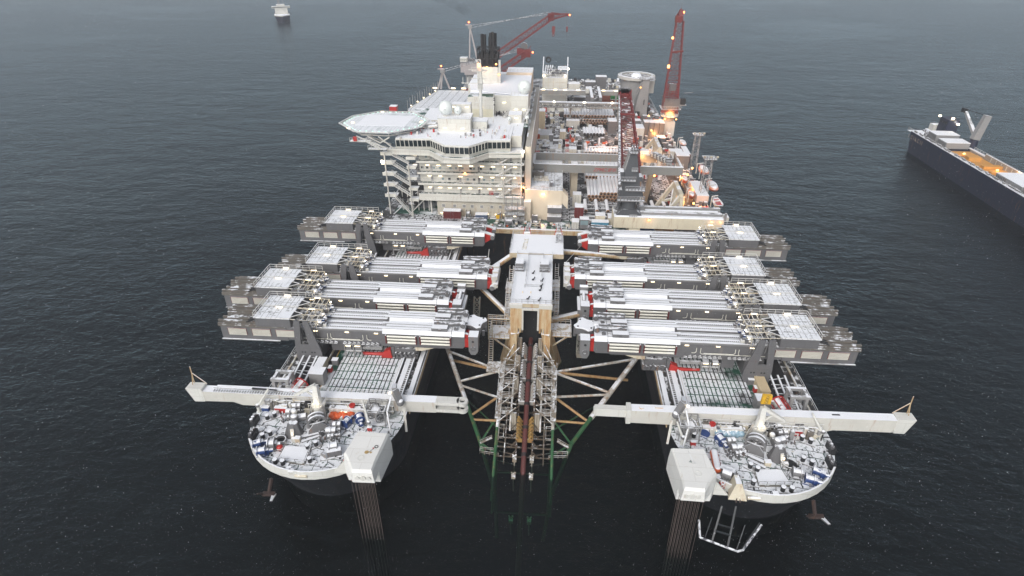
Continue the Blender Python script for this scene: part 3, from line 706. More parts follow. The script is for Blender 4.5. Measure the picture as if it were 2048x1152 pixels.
# ================================================================ TRANSITION FRAME AND STINGER
SX=-2.7
tf=thing('transition_frame','rust streaked cream portal tower with a snowed-in flat roof standing in the slot','stinger tower',(SX,60,0))
b=MB(); b.use(mat('frame_roof_snow',(.45,.38,.27),.7,snow=1.25,rust=.3,sscale=.2))
b.prism([(-8.0,50),(2.7,50),(2.5,77),(-7.8,77)],24.3,25.4); b.prism([(-10.1,77.1),(5.7,77.1),(5.5,90),(-9.8,90)],24.1,25.6); b.build('roof_deck',tf)
b=MB(); b.use(RUSTY)
for x0,x1 in((-7.9,-4.9),(-.5,2.6)):
    b.bx(x0,50,17.8,x1,56,24.3); 
    for q in range(4): b.bx(x0+.1+q*.76,49.85,16.5,x0+.45+q*.76,50,24.2)
for x0,x1 in((-7.9,-6.2),(.9,2.6)):
    b.bx(x0,50.1,8.5,x1,53,17.8); b.bx(x0,70,2,x1,74,24.2); 
for s,x0,x1 in((-1,-10.6,-8.1),(1,2.6,5.1)):
    b.prism([(x0 if s<0 else x0-1.2,0),(x1+1.2 if s<0 else x1,0),(SX+s*5.1+.9,13),(SX+s*5.1-.9,13)],0,0) if 0 else None
    b.bar((SX+s*4.2,50.9,16.5),(SX+s*7.0,59.6,-1.5),2.2,2.2,3.3,3.2)
b.bx(-7.9,76,14,2.6,78,24); b.bx(-4.9,56.5,22.8,-.5,57,24.3)
b.build('portal_leg',tf)
b=MB(); b.use(BLACK).bx(-4.85,55.6,10,-.55,56.2,24.2); b.bx(-6.2,60,6,.9,60.4,17.6); b.use(RUSTY).bx(-6.2,58.5,10.5,.9,58.9,14.5); b.build('dark_opening',tf)
b=MB(); b.use(WHT)
b.prism([(-4.95,24.2),(-4.95,17.4),(-4.5,17.4),(-4.5,23.5),(-.95,23.5),(-.95,17.4),(-.5,17.4),(-.5,24.2)],49.75,50.0,Mxz)
b.bx(-8.1,49.7,24.1,-4.8,50,25.3); b.bx(-.6,49.7,24.1,2.8,50,25.3); b.build('portal_trim',tf)
# roof fittings
b=MB(); b.use(GREYL); z=25.45
b.rail([(-8,50.2,z),(2.6,50.2,z)],h=1.1,step=1.6); b.rail([(-4.6,58,z),(-.4,58,z),(-.1,76,z),(-4.4,76,z)],h=.9,step=3,closed=True)
b.rail([(-10,90,z),(5.4,90,z)],h=1.1,step=2); b.rail([(-10.1,77.3,z),(-9.9,90,z)],h=1.1,step=2); b.rail([(5.6,77.3,z),(5.4,90,z)],h=1.1,step=2)
b.rail([(2.5,50.2,z),(2.4,77,z)],h=1.0,step=2.5); b.rail([(-7.9,50.2,z),(-7.7,77,z)],h=1.0,step=2.5); b.build('roof_rail',tf)
for x in(-6.6,.4):
    b=MB(); b.use(GREYM); b.bx(x-1.4,66.5,z,x+1.4,71.5,z+.5); b.use(GREYS).bx(x-1.1,67.5,z+.5,x+1.1,70.8,z+1.9); b.use(GREYL).rail([(x-1.4,66.5,z+.5),(x+1.4,66.5,z+.5)],h=1,step=.9); b.build('roof_winch_house',tf)
b=MB(); b.use(BLACK)
for x,y in((-2.6,62),(-2.8,65.5),(-.3,61.5),(-.4,58.6),(.2,69),(-.6,56.6),(-3.6,52),(-.7,51.6)): b.bar((x,y,z),(x+.5,y+.2,z+.9),.22); b.bc((x,y,z+.15),(.6,.4,.3))
b.use(YEL).bar((-5,55,z+.1),(-5,55,z+.6),.12); b.bar((-2.9,55,z+.1),(-2.9,55,z+.6),.12); b.build('deck_fitting',tf)
b=MB(); b.use(CREAM); 
for q in(-.5,.5): b.bar((-6+q,79.5,z+.15),(-5.6+q,86.5,z+.15),.18,.3)
for q in range(7): b.bar((-6.5+q*.05,80+q,z+.2),(-5.4+q*.05,80+q,z+.2),.12)
b.build('lying_ladder',tf)
# mast beams at the rear up to the slot end
for x,wd in((-5.6,1.0),(4.1,1.4)):
    b=MB(); b.use(GREYL); b.lattice((x,84 if x>0 else 90,26.4),(x+.4,99,25),wd,.8,n=7,r=.1,rb=.06); b.use(WHT).cyl((x-1,90,26),(x+1,90,26),.4); b.use(RED).bar((x-1.2,90,25.6),(x-.6,90,28),.18); b.bar((x+1.2,90,25.6),(x+.6,90,28),.18); b.build('hinge_boom',tf)
# side struts to the hull
b=MB(); b.use(RUSTY)
for p,q_,r in(((-10,82,22),(-28.5,70,13),.85),((5.5,86,22),(28.5,93,17),.85),((-8,60,14),(-20,74,17),.75),((2.7,60,14),(28,74,13),.9)):
    b.cyl(p,q_,r,n=9)
b.build('side_strut',tf)
for s,yy in((-1,51),(1,53)):
    b=MB(); b.use(mat('weathered_cream_platform',(.42,.36,.25),.6,snow=.7,rust=.45,sscale=.8))
    x=SX+s*5.4
    b.rail([(x,yy-1,14.5),(x+s*5.3,yy-1,14.5),(x+s*5.3,yy+5,14.5),(x,yy+5,14.5)],h=1.2,step=1.3,w=.14); b.bx(x,yy-1,14.1,x+s*5.5,yy+5,14.4); b.bar((x,yy,10),(x+s*4.8,yy,14),.35); b.bar((x+s*5.2,yy-1,14),(x+s*5.2,yy-1,8+6),.3)
    if s<0:
        for q in range(7): b.bx(x-5.5,yy-1.2,14.4+q*.85,x-4.6,yy-1.0,14.6+q*.85)
        b.bx(x-5.6,yy-1.2,14,x-5.4,yy-1,20.6); b.bx(x-4.6,yy-1.2,14,x-4.4,yy-1,20.6); b.bx(x-5.6,yy-1.3,20.4,x,yy-1,20.7); b.rail([(x-5.5,yy-1,20.6),(x,yy-1,20.6)],h=1,step=1.2,w=.12)
    for q in range(3): 
        zz=12+q*4.3; b.rail([(x,yy+4+q*4,zz),(x+s*2,yy+4+q*4,zz),(x+s*2,yy+10+q*4,zz)],h=1.1,step=1.4,w=.12); b.bx(x,yy+4+q*4,zz-.2,x+s*2.1,yy+10+q*4,zz)
    b.stair((x+s*1.2,yy+6,9),(x+s*1.2,yy+24,21.5),1.0); b.stair((x+s*1.4,yy+6,16),(x+s*1.4,yy+14,21),1.0)
    b.build('access_platform',tf)
for x in(-18.5,11.0): b=MB(); b.use(mat('grey_guide_leg',(.20,.20,.17),.7,rust=.3)); b.lattice((x,66,17),(x,58,4),1.6,1.0,n=9,r=.14,rb=.08); b.bc((x,57.6,4.4),(1.6,1.2,1.4)); b.build('guide_column',tf)  # guide columns in one grey with rust streaks
# thin guy wires
for (p,q_,lab) in(((-16.4,80,25),(-17.0,72,16),'short pale pole standing on the third left yoke block'),((5.8,74,24),(16,112,16),'thin white wire slanting from the third right yoke to the slot end beam')):
    b=MB(); b.use(WHTC).cyl(p,q_,.10,n=4); o=b.build('guy_wire',loc=p); tag(o,lab,'wire')
# stinger
st=thing('stinger','rusty and green tubular stinger frame descending into the sea with its walkways','stinger',(SX,40,5))
GRN=mat('water_glow_green_steel',(.02,.095,.035),.7,rust=.3,rustc=(.16,.12,.04))  # green glow of the water painted into the steel colour, plus rust
def zst(y): # centreline height of the ramp
    return 10.2-(max(0,56-y))**1.9*.0108
def stg(mat1,segs,name,r):
    for sd in(-1,1):
        sg=[g_ for g_ in segs if ((g_[0][0]+g_[1][0])/2-SX)*sd>0 or (sd>0 and abs((g_[0][0]+g_[1][0])/2-SX)<1e-6)]
        if sg:
            b=MB(); b.use(mat1)
            for p,q_,rr in sg: b.cyl(p,q_,rr or r,n=8)
            b.build(name,st)
AL,AR=Vector((-13.2,25.5,1.2)),Vector((8.4,26.5,1.2))
HL,HR=Vector((-25.6,54.5,6.5)),Vector((26,54,6.5)); HL0,HR0=Vector((-27.4,60,12)),Vector((28.4,60,12))
KL,KR=Vector((-25.9,51.0,4.8)),Vector((22.5,46.5,5.2))
def lp(a,b,t): return a+(b-a)*t
NL,NR=Vector((-10.0,43.4,8.8)),Vector((3.8,43.8,8.8))
stg(RUSTL,[(HL0,HL,.62),(HL,lp(HL,AL,.62),.6),(HR0,HR,.75),(HR,lp(HR,AR,.72),.72)],'outer_boom',.6)
stg(GRN,[(lp(HL,AL,.62),AL,.5),(lp(HR,AR,.72),AR,.55),(AL,(-9,17.5,-7),.5),(AR,(4,17.5,-7),.5),((-9,17.5,-7),(-8,10,-13),.45),((4,17.5,-7),(2.5,10,-13),.45)],'submerged_boom',.5)
PL=lambda t:lp(HL,AL,t); PR=lambda t:lp(HR,AR,t)
stg(RUSTL,[(PL(.02),NL,.33),(PL(.38),NL,.33),(PL(.42),(-9.6,36,6.2),.3),(PR(.0),NR,.36),(PR(.43),NR,.36),(PR(.45),(3.7,37,6.4),.33)],'upper_brace',.35)
stg(mat('rusty_brace',(.42,.27,.13),.7,rust=.5,rustc=(.28,.13,.04)),[(PL(.74),(-9.6,37.5,5.6),.33),(PL(.78),(-9.6,30.0,4.2),.3),(PR(.76),(3.7,38,6),.33),(PR(.78),(3.7,31,4.2),.3),((-25,55,2.5),NL,.4),((24,51,1.5),NR,.4)],'lower_brace',.33)
stg(GRN,[(AL,(-9.6,32,4),.26),(AR,(3.7,32,4),.26),(AL,(-9.4,23,.5),.24),(AR,(3.7,23,.5),.24),((-9,20,-2.5),(3.5,20,-2.5),.2),((-9.3,27,-1),(-9,14,-9),.3),((3.6,27,-1),(3.4,14,-9),.3),((-9,14,-9),(3.4,14,-9),.25),((-9.2,30,1.5),(-22,47,-2),.22),((3.4,30,1.5),(19,47,-2),.22)],'green_brace',.25)
for nn in(NL,NR): b=MB(); b.use(WHT).sph(nn,.85,12,7); b.build('node_ball',st)
# side rails (chords)
for s in(-1,1):
    b=MB(); b.use(RUSTL)
    x=SX+s*6.6; pts=[(x,y,zst(y)+1.2) for y in(44.5,41,38,35,32,27)]; b.tube(pts,.4,8)
    pts=[(x,y,zst(y)-3.0) for y in(44.5,41,38,32,27)]; b.tube(pts,.28,6)
    pts=[(SX+s*3.6,y,zst(y)+.4) for y in(50,44,38,32,27)]; b.tube(pts,.25,6)
    b.use(GRN); b.tube([(x,y,zst(y)+1.2) for y in(27,22,17,12)],.36,7); b.tube([(x,y,zst(y)-3) for y in(27,22,17,12)],.26,6)
    b.build('side_chord',st)
WALKG=mat('weathered_walkway_steel',(.29,.265,.22),.6,snow=.55,rust=.5,sscale=.8,rustc=(.22,.14,.08))
for s in(-1,1):
    b=MB(); b.use(WALKG)
    x=SX+s*6.6; 
    for y0,y1 in((44,39),(39,33.5),(33.5,28)):
        b.bx(x-.6,y1,zst((y0+y1)/2)+1.55,x+.6,y0,zst((y0+y1)/2)+1.65); 
        for e in(-.6,.6): b.rail([(x+e,y0,zst(y0)+1.7),(x+e,y1,zst(y1)+1.7)],h=1.1,step=1.0,w=.1)
    for y in(42.5,38.5,34.5,30.5):
        z=zst(y)+1.4
        b.bx(x,y-.5,z-.1,SX+s*3.2,y+.6,z); b.rail([(x,y-.5,z),(SX+s*3.2,y-.5,z)],h=1.1,step=.8,w=.1); b.rail([(x,y+.6,z),(SX+s*3.2,y+.6,z)],h=1.1,step=.8,w=.1)
        b.bar((x,y+3,z+1.2),(SX+s*2.4,y+.5,z+2.2),.22); b.bar((x,y-3.2,z-.2),(SX+s*2.4,y-.3,z+2.0),.2)
    b.bar((SX+s*6.6,44.5,10),(SX+s*2.6,48,13),.3); b.bar((SX+s*6.8,44.5,10),(SX+s*4,49,13.4),.25)
    b.rail([(x,28,4.0),(x+s*-1.6,28,4.0),(x-s*1.6,25,3.0),(x,25,3),(x,22.5,1.6),(x+s*3.6,22.5,1.8),(x+s*3.6,21.6,1.5),(x-s*.8,21.6,1)],h=1,step=1.2,w=.1)
    b.bar((x+s*1.2,26,2.4),(x+s*3.8,24,2.5),.5,.15); b.rail([(x+s*1.2,26,2.4),(x+s*3.8,24,2.5)],h=.9,step=.9)
    b.build('walkway',st)
b=MB(); b.use(WALKG)   # lone ladder on the left
for e in(0,1.3): b.bar((-13.4+e*.8,47.2,8.6),(-13.2+e*.8,48.3,15.8),.24)
for q in range(10): b.bar((-13.4,47.3+q*.1,9.2+q*.66),(-12.3,47.3+q*.1,9.2+q*.66),.16)
b.bx(-13.6,43,8.4,-9.6,47.5,8.6); b.rail([(-13.6,43,8.6),(-9.6,43,8.6)],h=1.1,step=1,w=.1); b.build('lone_ladder',st)
for i,y in enumerate((50.5,44.0,37.2,27.8,20.0,16.5,8.6)):
    b=MB(); z=zst(y); gm=mat('roller_box_grey',(.34,.33,.31),.6,snow=.8,rust=.3,sscale=.8) if i<3 else (YEL if i==3 else WALKG)
    yy=mat('ochre_roller',(.30,.19,.06),.6,rust=.4,snow=.3); gm=yy if i==3 else gm
    if i<4:
        for s in(-1,1):
            for k in range(6): 
                q=y-2.2+k*.85; b.use(gm).cyl((SX+s*.75,q,zst(q)-.5),(SX+s*1.7,q,zst(q)+1.15),.27,n=7); b.bar((SX+s*1.1,q+.3,zst(q)-.9),(SX+s*1.9,q+.3,zst(q)+.9),.2)
            b.use(gm).bar((SX+s*1.9,y-2.6,zst(y-2.6)),(SX+s*1.9,y+2.4,zst(y+2.4)),.3,.6)
            b.use(WALKG)
            for e in(2.5,3.1): b.cyl((SX+s*e,y+1.2,z-1.5),(SX+s*e,y+2.2,z+3.0),.36,n=8)
        b.use(DARK).bx(SX-1.9,y-2.6,z-1.6,SX+1.9,y+2.4,z-1.2); b.use(gm).bx(SX-2,y-2.8,z-1.6,SX+2,y-2.5,z-.6)
    else:
        for s in(-1,1):
            b.use(WALKG).bc((SX+s*2.0,y,max(z+1.6,.3 if i<6 else z+1.6)),(.9,.9,.9)); b.bar((SX+s*2.4,y,z+1.9+.3),(SX+s*1.5,y+.5,z+2.6),.3); b.bar((SX+s*1.6,y-.5,z+2),(SX+s*2.5,y+.6,z+2.5),.25); b.cyl((SX+s*2.0,y,z+1.6),(SX+s*2.0,y,z-3),.15,n=5)
    b.build('roller_station',st)
MRL=mat('muddy_rust_lattice',(.10,.08,.06),.7,snow=.35,rust=.4,sscale=.8,rustc=(.16,.08,.04))
b=MB(); b.use(MRL)
for i in range(15):
    y=52-i*2.1; z=zst(y)-1.7; w6=6.4 if y<45 else 3.0
    b.bar((SX-w6,y,z),(SX+w6,y,z),.28)
    if y<45: b.bar((SX-6.4,y,z-1.4),(SX-1.6,y-2.2,z-.3),.22); b.bar((SX+6.4,y,z-1.4),(SX+1.6,y-2.2,z-.3),.22)
    if y<45: b.bar((SX-4.6,y,z+1.4),(SX-4.6,y-2.3,z-.2),.2); b.bar((SX+4.6,y,z+1.4),(SX+4.6,y-2.3,z-.2),.2)
    b.bar((SX-3.4,y,z-.1),(SX-1.8,y,z+2.2),.25); b.bar((SX+3.4,y,z-.1),(SX+1.8,y,z+2.2),.25)
for sx_ in(-4.6,-1.9,1.9,4.6): b.tube([(SX+sx_,y,zst(y)-1.6) for y in((44,38,32,27,23) if abs(sx_)>3 else (54,50,44,38,32,27,23))],.2,5)
b.build('inner_lattice',st)
# the line pipe being laid
b=MB(); b.use(PIPER); ys=[60,56,52,48,44,40,36,32,28,24,20,15,10,4,-4]; pts=[(SX+.1,y,zst(y)+.35) for y in ys]
for a,c in zip(pts,pts[1:]): b.cyl(a,c,.62,n=12,caps=False)
b.use(BLACK)
for y in(52.5,46.3,40.4,34,28.2,22.2): b.cyl((SX+.1,y,zst(y)+.37),(SX+.1,y-.7,zst(y-.7)+.37),.68,n=12)
o=b.build('line_pipe',loc=(SX,50,9)); tag(o,'dark red pipeline running down the middle of the stinger into the sea','pipeline')
# ================================================================ ACCOMMODATION BLOCK
ab=thing('accommodation_block','tall cream accommodation block with galleried decks and a window-banded navigation bridge','ship building',(-30,140,DK))
FY=127.5
b=MB(); b.use(WALLB).bx(-41.2,FY+1,DK,-8.4,160,20); b.bx(-8.4,FY+6,DK,-6.6,205,25)
b.build('base_wall',ab)
b=MB(); b.use(WALL)
LV=[22.7,26.9,31.0,35.2,39.2]
for i in range(4): b.bx(-47 if i else -46,FY+1.9,LV[i],-9.5,175,LV[i+1]-.3)
b.bx(-50,FY+6,LV[4],-10,170,43.4)
b.build('storey_wall',ab)
b=MB()
for i,z in enumerate(LV[:4]):
    x1=-8.6
    b.use(DKGRN).bx(-47,FY+.1,z-.3,x1,FY+1.9,z)
    b.use(WALL).bx(-47.6,FY-.1,z-(2.6 if i==0 else .75),x1,FY+.1,z+.05)
    b.bx(-47.6,FY+.1,z-(2.6 if i==0 else .75),x1,FY+1.8,z-(2.3 if i==0 else .5))
    b.use(WHT).rail([(-47.6,FY,z+.1),(x1,FY,z+.1)],h=1.15,step=1.8,w=.1)
b.build('gallery_deck',ab)
# bridge front outline with its bulging centre
ob=[(-54.2,126.6),(-41.9,127.2),(-35.6,120.2),(-27.2,119.8),(-21.5,126.6),(-13.6,127.4)]
b=MB(); 
def band(b,m,pts,z0,z1,o0=0.,o1=0.,th=.25):
    """a band following the plan outline; o0,o1 lean it outward"""
    b.use(m); n=len(pts)
    vs=[]
    for x,y in pts:
        vs+= [(x,y-o0,z0),(x,y-o1,z1),(x,y-o1+th,z1),(x,y-o0+th,z0)]
    F=[]
    for i in range(n-1):
        for j in range(4): F.append((4*i+j,4*i+(j+1)%4,4*(i+1)+(j+1)%4,4*(i+1)+j))
    b.add(vs,F); b.add(vs,[(0,3,2,1),(4*n-4,4*n-3,4*n-2,4*n-1)])
pw=[(-57.6,126.6),(-42.3,126.0),(-36,118.6),(-26.8,118.2),(-21,125.2),(-8.8,126.2)]
b.use(GREEN).prism(pw+[(-8.8,131),(-57.6,131)],38.9,39.15); band(b,WALL,pw,37.7,39.7); b.use(WHT).rail([(x,y+.1,39.7) for x,y in pw],h=.5,step=2,w=.08,mid=False)
b.build('bridge_gallery',ab)
b=MB(); band(b,WALL,ob,39.2,40.3,-.9,-.55,.4); 
b.use(WALL).prism(ob+[(-13.4,146),(-54,146)],43.0,43.35); b.use(mat('bridge_roof_snow',(.6,.6,.57),.7,snow=1.25)).prism([(x,y+.15) for x,y in ob]+[(-13.6,146),(-53.8,146)],43.35,43.6)
b.use(DARK).prism([(x*.995,y+1.6) for x,y in ob]+[(-13.8,140),(-53,140)],39.3,42.9)
b.build('bridge_roof',ab)
for i in range(5):
    (x0,y0),(x1,y1)=ob[i],ob[i+1]; Ls=math.hypot(x1-x0,y1-y0); k=max(3,int(round(Ls/1.55)))
    b=MB()
    for j in range(k):
        f0,f1=(j+.1)/k,(j+.9)/k
        P=[(x0+(x1-x0)*f,y0+(y1-y0)*f) for f in(f0,f1)]
        b.use(GLASS).add([(P[0][0],P[0][1]+.5,40.4),(P[1][0],P[1][1]+.5,40.4),(P[1][0],P[1][1]-.02,42.9),(P[0][0],P[0][1]-.02,42.9)],[(0,1,2,3)])
    b.use(WALL)
    for j in range(k+1):
        f=j/k; x,y=x0+(x1-x0)*f,y0+(y1-y0)*f; b.bar((x,y+.45,40.2),(x,y-.08,43.1),.28,.2)
    band(b,WALL,[(x0,y0),(x1,y1)],40.3,40.5,-.5,-.46,.12); band(b,WALL,[(x0,y0),(x1,y1)],42.8,43.05,.0,.04,.2)
    b.build('bridge_window',ab)
# windows and lamps of the galleries
def win(x,z,m=GLASSC,w=1.05,h=1.0,y=FY+1.9):
    b=MB(); b.use(m).bx(x-w/2,y-.07,z-h/2,x+w/2,y-.02,z+h/2); b.use(WHTC)
    for s in(-1,1): b.bx(x+s*w/2-.06,y-.12,z-h/2-.06,x+s*w/2+.06,y,z+h/2+.06); b.bx(x-w/2-.06,y-.12,z+s*h/2-.06,x+w/2+.06,y,z+s*h/2+.06)
    b.build('window',ab)
for x in(-44.3,-42.3,-18,-15.6): win(x,36.3)
for x in(-46,-44.2,-41.8,-39.4,-35.6,-33.6,-31.2,-28.2,-27,-24.5,-20.8,-19.5,-16): win(x,32.2,GLASSC if int(x)%2 else GLASS)
for x in(-38.6,-36.2,-33,-29.4,-27,-23.4,-20.2): win(x,28.05,GLASSC if int(x)%3 else GLASS)
for x in(-38.8,-34.6,-31,-28,-24.4,-20.6,-17.4,-15): win(x,17.8,GREYL,1.2,1.2,FY+1)
b=MB()
for i,z in enumerate(LV[:4]):
    b.use(WALL)
    for x in range(-46,-10,4): b.bx(x,FY+1.8,z+.1,x+.12,FY+1.9,z+3.6)
    b.use(GREYL).bx(-46,FY+1.8,z+.95,-10,FY+1.88,z+1.05)
    for x in(-43,-32.5,-25.6,-14): b.use(GREYL if x!=-25.6 else GREYM).bx(x,FY+1.82,z+.1,x+.8,FY+1.9,z+2.0)
b.use(RED).bx(-21.5,FY+.5,22.8,-19.9,FY+1.2,23.8); b.use(GREYM).bx(-19.6,FY+.5,22.8,-17.6,FY+1.2,23.6)
b.use(mat('rust_streak',(.40,.30,.18),.7,rust=.5)) 
for x,z in((-24.5,16.2),(-22,16.2),(-17,16.6),(-12.6,16.4)): b.bx(x,FY+.96,z-.6,x+.1,FY+1,z+1.6)
b.build('wall_fittings',ab)
for i,(z,xs) in enumerate(((38.6,(-48,-44,-40,-20,-16,-12)),(34.7,(-48.6,-44,-40,-36,-32,-28,-24,-20,-16,-12)),(30.6,(-43.5,-39.5,-32,-24.5,-20.3,-16.4,-12.2)),(26.2,(-43.5,-39.8,-36.2,-32.5,-28.6,-25,-21.4,-17.6,-13.8)),(14.9,(-39.5,-35.5,-32.8,-29.4,-25.4,-22.4,-18.8,-15.6)))):
    for x in xs: lamp(ab,(x,(FY+.9 if z<20 else FY+1.7),z-(0 if z<20 else 1.45)),(1.2,.25,.24),name='wall_lamp')
for p in((-60.0,126.8,35.0),(-9.0,126.8,39.9)): lamp(ab,p,(.8,.5,.8),LF,'flood_lamp'); glow((p[0],p[1]-1,p[2]),(1,.82,.55),260)
for p in((-8.6,126.4,26.6),(-30,127.2,31.2)): lamp(ab,p,(.55,.4,.55),LO,'flood_lamp'); glow((p[0],p[1]-1,p[2]),(1,.38,.1),330 if p[0]>-20 else 60)
# outside stair towers
b=MB(); b.use(WHT)
lv=[DK]+LV
for (x0,x1,dx) in((-58.6,-49.2,0),):
    for i in range(1,6):
        z=lv[i]-.6 if i<5 else 38.0
        b.bx(-60,FY-1.2,z-.25,-55.5,FY+2,z); b.bx(-51,FY-1.2,z-1.6,-47.6,FY+2,z-1.35)
        b.use(WALL).bx(-60.1,FY-1.3,z-.6,-56,FY-1.2,z+.7); b.bx(-51,FY-1.3,z-2,-47.6,FY-1.2,z-.9); b.use(WHT)
        zb=(lv[i-1] if i>1 else DK)-.2
        b.stair((-50.3,FY-.4,zb-(.6 if i>1 else 0)),(-57,FY-.4,z),1.3)
for x,z0,z1 in((-58.6,15,38.4),(-50.2,14,34.6)): b.cyl((x,FY-1.6,z0),(x,FY-1.6,z1),.24,n=7)
b.build('stair_tower',ab); b=MB(); b.use(WHT)
for i in range(1,5):
    z=lv[i]; b.stair((-17.6,FY-.5,z),(-11.2,FY-.5,lv[i+1]),1.1); b.bx(-19,FY-1.3,z-.3,-8.8,FY,z-.1)
for x,z0,z1 in((-16.0,20,35),(-9.6,20,40)): b.cyl((x,FY-1.6,z0),(x,FY-1.6,z1),.24,n=7)
b.build('stair_tower',ab); b=MB(); b.use(WHT).bx(-44,FY+2,14,-43.5,FY+3,20); 
for q in range(6): b.bar((-55+q*2,FY+4,14),(-55+q*2,FY+4,22),.3)
b.bar((-52,FY,14),(-44,FY+1,22),.3); b.bar((-58,FY,14),(-50,FY+8,20),.3)
b.build('stair_prop',ab)
b=MB(); b.use(DARK).bx(-58,FY+3,19.3,-44,FY+20,19.6); b.use(GREEN).bx(-58,FY+1,DK+.01,-42,FY+20,DK+.2); b.use(DKDECK).bx(-57,FY+2,17,-49,FY+8,17.3); b.build('stair_landing',ab)
# right side wall with sheeted walkway, upper houses
b=MB(); b.use(mat('grey_beige_walkway',(.40,.38,.34),.6,rust=.06)); b.bx(-8.6,FY+3,36,-6.4,215,41.6) if 0 else b.prism([(-8.4,128.5),(-6.2,128.5),(-6.2,222),(-8.4,222)],22,41.2); b.use(WHT)
b.rail([(-6.2,128.5,41.2),(-6.2,222,41.2)],h=1.1,step=3)
b.use(SNOWM)
for y in range(140,215,9): b.bx(-8.4,y,41.2,-7.9,y+5,41.3)
b.build('side_walkway',ab)
b=MB(); Z=43.4
b.use(GREEN).bx(-56,146,42.9,-8.5,170,43.2)
b.use(WALL).bx(-40.5,136,43.4,-28.7,144,48.2); b.bx(-36.5,144.2,43.4,-29.6,148,51.5); b.bx(-28.5,140,43.4,-23.2,145,46.3)
b.use(mat('upper_roof_snow',(.45,.47,.46),.7,snow=1.0)).bx(-40.6,135.9,48.2,-28.6,144.1,48.45); b.bx(-28.6,139.9,46.3,-23.1,145.1,46.5)
b.build('bridge_top_house',ab)
b=MB(); b.use(WALL).bx(-32.6,158,43.2,-22.4,176,51); b.bx(-22.4,162,43.2,-15.6,176,50.9); b.bx(-15.6,158,43.2,-8.9,178,51.7)
b.use(mat('pale_yellow_wall',(.60,.57,.44),.5)).bx(-32.5,157.7,43.4,-22.6,158,46.4)
b.use(SNOWM).bx(-15.4,159,51.7,-9,178,51.95); b.prism([(-32.4,167),(-15.7,162.2),(-9,178),(-9.2,198),(-35,198),(-34,176)],51.2,51.5)
b.use(WALL).prism([(-22.0,166),(-9.2,166),(-9.2,198),(-35,198),(-35,178),(-22,178)],44,51.2)
b.use(GREEN).bx(-32.4,158.2,51,-22.5,163,51.2); b.use(SNOWM).bx(-32.4,166,51,-22.5,176,51.19)
b.build('upper_house',ab)
b=MB(); b.use(WALL).bx(-16,150,43.2,-11,156,46.5); b.stair((-11.2,150,43.2),(-8.6,156,47.2),1.1); b.build('stair_house',ab); b=MB(); b.use(WALL).bx(-45,146,43.2,-42,152,45.0); b.use(WHT).rail([(-46,140,43.6),(-42,140,43.6),(-42,146,43.6)],h=1.1,step=1.2); b.bx(-46,139,45.2,-42,142,45.5); b.cyl((-44.6,138.5,44.4),(-41.2,138.5,44.9),.55,n=8); b.build('lookout_platform',ab)
b=MB(); b.use(mat('peach_tower_wall',(.62,.50,.38),.5,snow=1)); b.bx(-20.5,198.2,44,-9,210,52.6); b.use(WALL).bx(-26,198.2,44,-20.7,204,51.6); b.use(WHT).rail([(-20.5,198.3,52.7),(-9,198.3,52.7)],h=1.2,step=1.6); b.rail([(-15.4,158.1,51.9),(-9,158.1,51.9)],h=1.2,step=1.3); b.rail([(-40.4,136.1,48.4),(-28.8,136.1,48.4)],h=1.1,step=1.5); b.build('aft_house',ab)
for p in((-38,135.9,44.9),(-31.6,135.9,44.9),(-35,143.9,48.9),(-30.8,144,50.6),(-36,144.1,50.6),(-27.3,157.6,47.3),(-13.6,157.8,46.6),(-10.5,157.8,46.6),(-18.6,161.8,48.2),(-13,149.9,45.4)): lamp(ab,p,(1.2,.2,.3),name='wall_lamp')
b=MB(); b.use(DARK)
r_=random.Random(5)
for q in range(26): x=-21.6+r_.random()*4.4; y=159+r_.random()*2.5; b.cyl((x,y,43.3),(x,y,44.4+r_.random()*.8),.16,n=5)
b.use(BRDECK).bx(-22,154,43.2,-9,158,43.25); b.use(WHT).stair((-18.5,157,43.4),(-15.9,159.5,46),.9); b.build('roof_pipe_cluster',ab)
b=MB(); b.use(GREYL)
r_=random.Random(9)
for q in range(70):
    x=-50+r_.random()*38; y=128.5+r_.random()*17; h=.4+r_.random()*1.1
    if -41<x<-28 and y>134: continue
    b.use((GREYL,WHT,RED,GREYM,WHT)[q%5] if q%9 else RED).bc((x,y,43.6+h/2),(.15 if q%2 else .6,.15 if q%2 else .6,h))
for x in range(-27,-14,2): b.bar((x,133,43.66),(x+.5,146,43.66),.14,.1)
b.build('roof_fittings',ab,kind='stuff')
# domes and mast: things standing on the roofs
def dome(c,r,lab):
    t=thing('radome',lab,'radome',(c[0],c[1],c[2]-r),'radomes on the bridge roofs')
    b=MB(); b.use(DOMEM).sph(c,r,24,14); b.build('dome_shell',t)
    b=MB(); b.use(WHT).cyl((c[0],c[1],c[2]-r-1.4),(c[0],c[1],c[2]-r*.85),r*.45,n=10)
    for q in(-1,1): b.bar((c[0]+q*r*.5,c[1],c[2]-r-2),(c[0]+q*r*.3,c[1],c[2]-r*.9),.14)
    b.build('pedestal',t)
    b=MB(); b.use(GREYM).bc((c[0]+.1,c[1]-r*.99,c[2]-.1),(r*.35,.08,.14)); b.build('nameplate',t)
dome((-38,139.5,51.3),2.55,'large white radome on the white house just behind the bridge')
dome((-33.9,141,50.2),1.5,'smaller white radome right beside the larger one behind the bridge')
dome((-10.6,161,54.4),2.6,'white radome on the tall house by the grey side walkway')
for p,rr,lab in(((-15.5,148,45.6),.8,'tiny white radome on the snowy bridge roof'),((-8.9,150,45.6),.8,'tiny white radome at the edge of the side walkway')): dome(p,rr,lab)
t=thing('signal_mast','slender white lattice signal mast with crosstrees behind the bridge','mast',(-26.8,148,43))
b=MB(); b.use(WHTC); x,y=-26.2,148
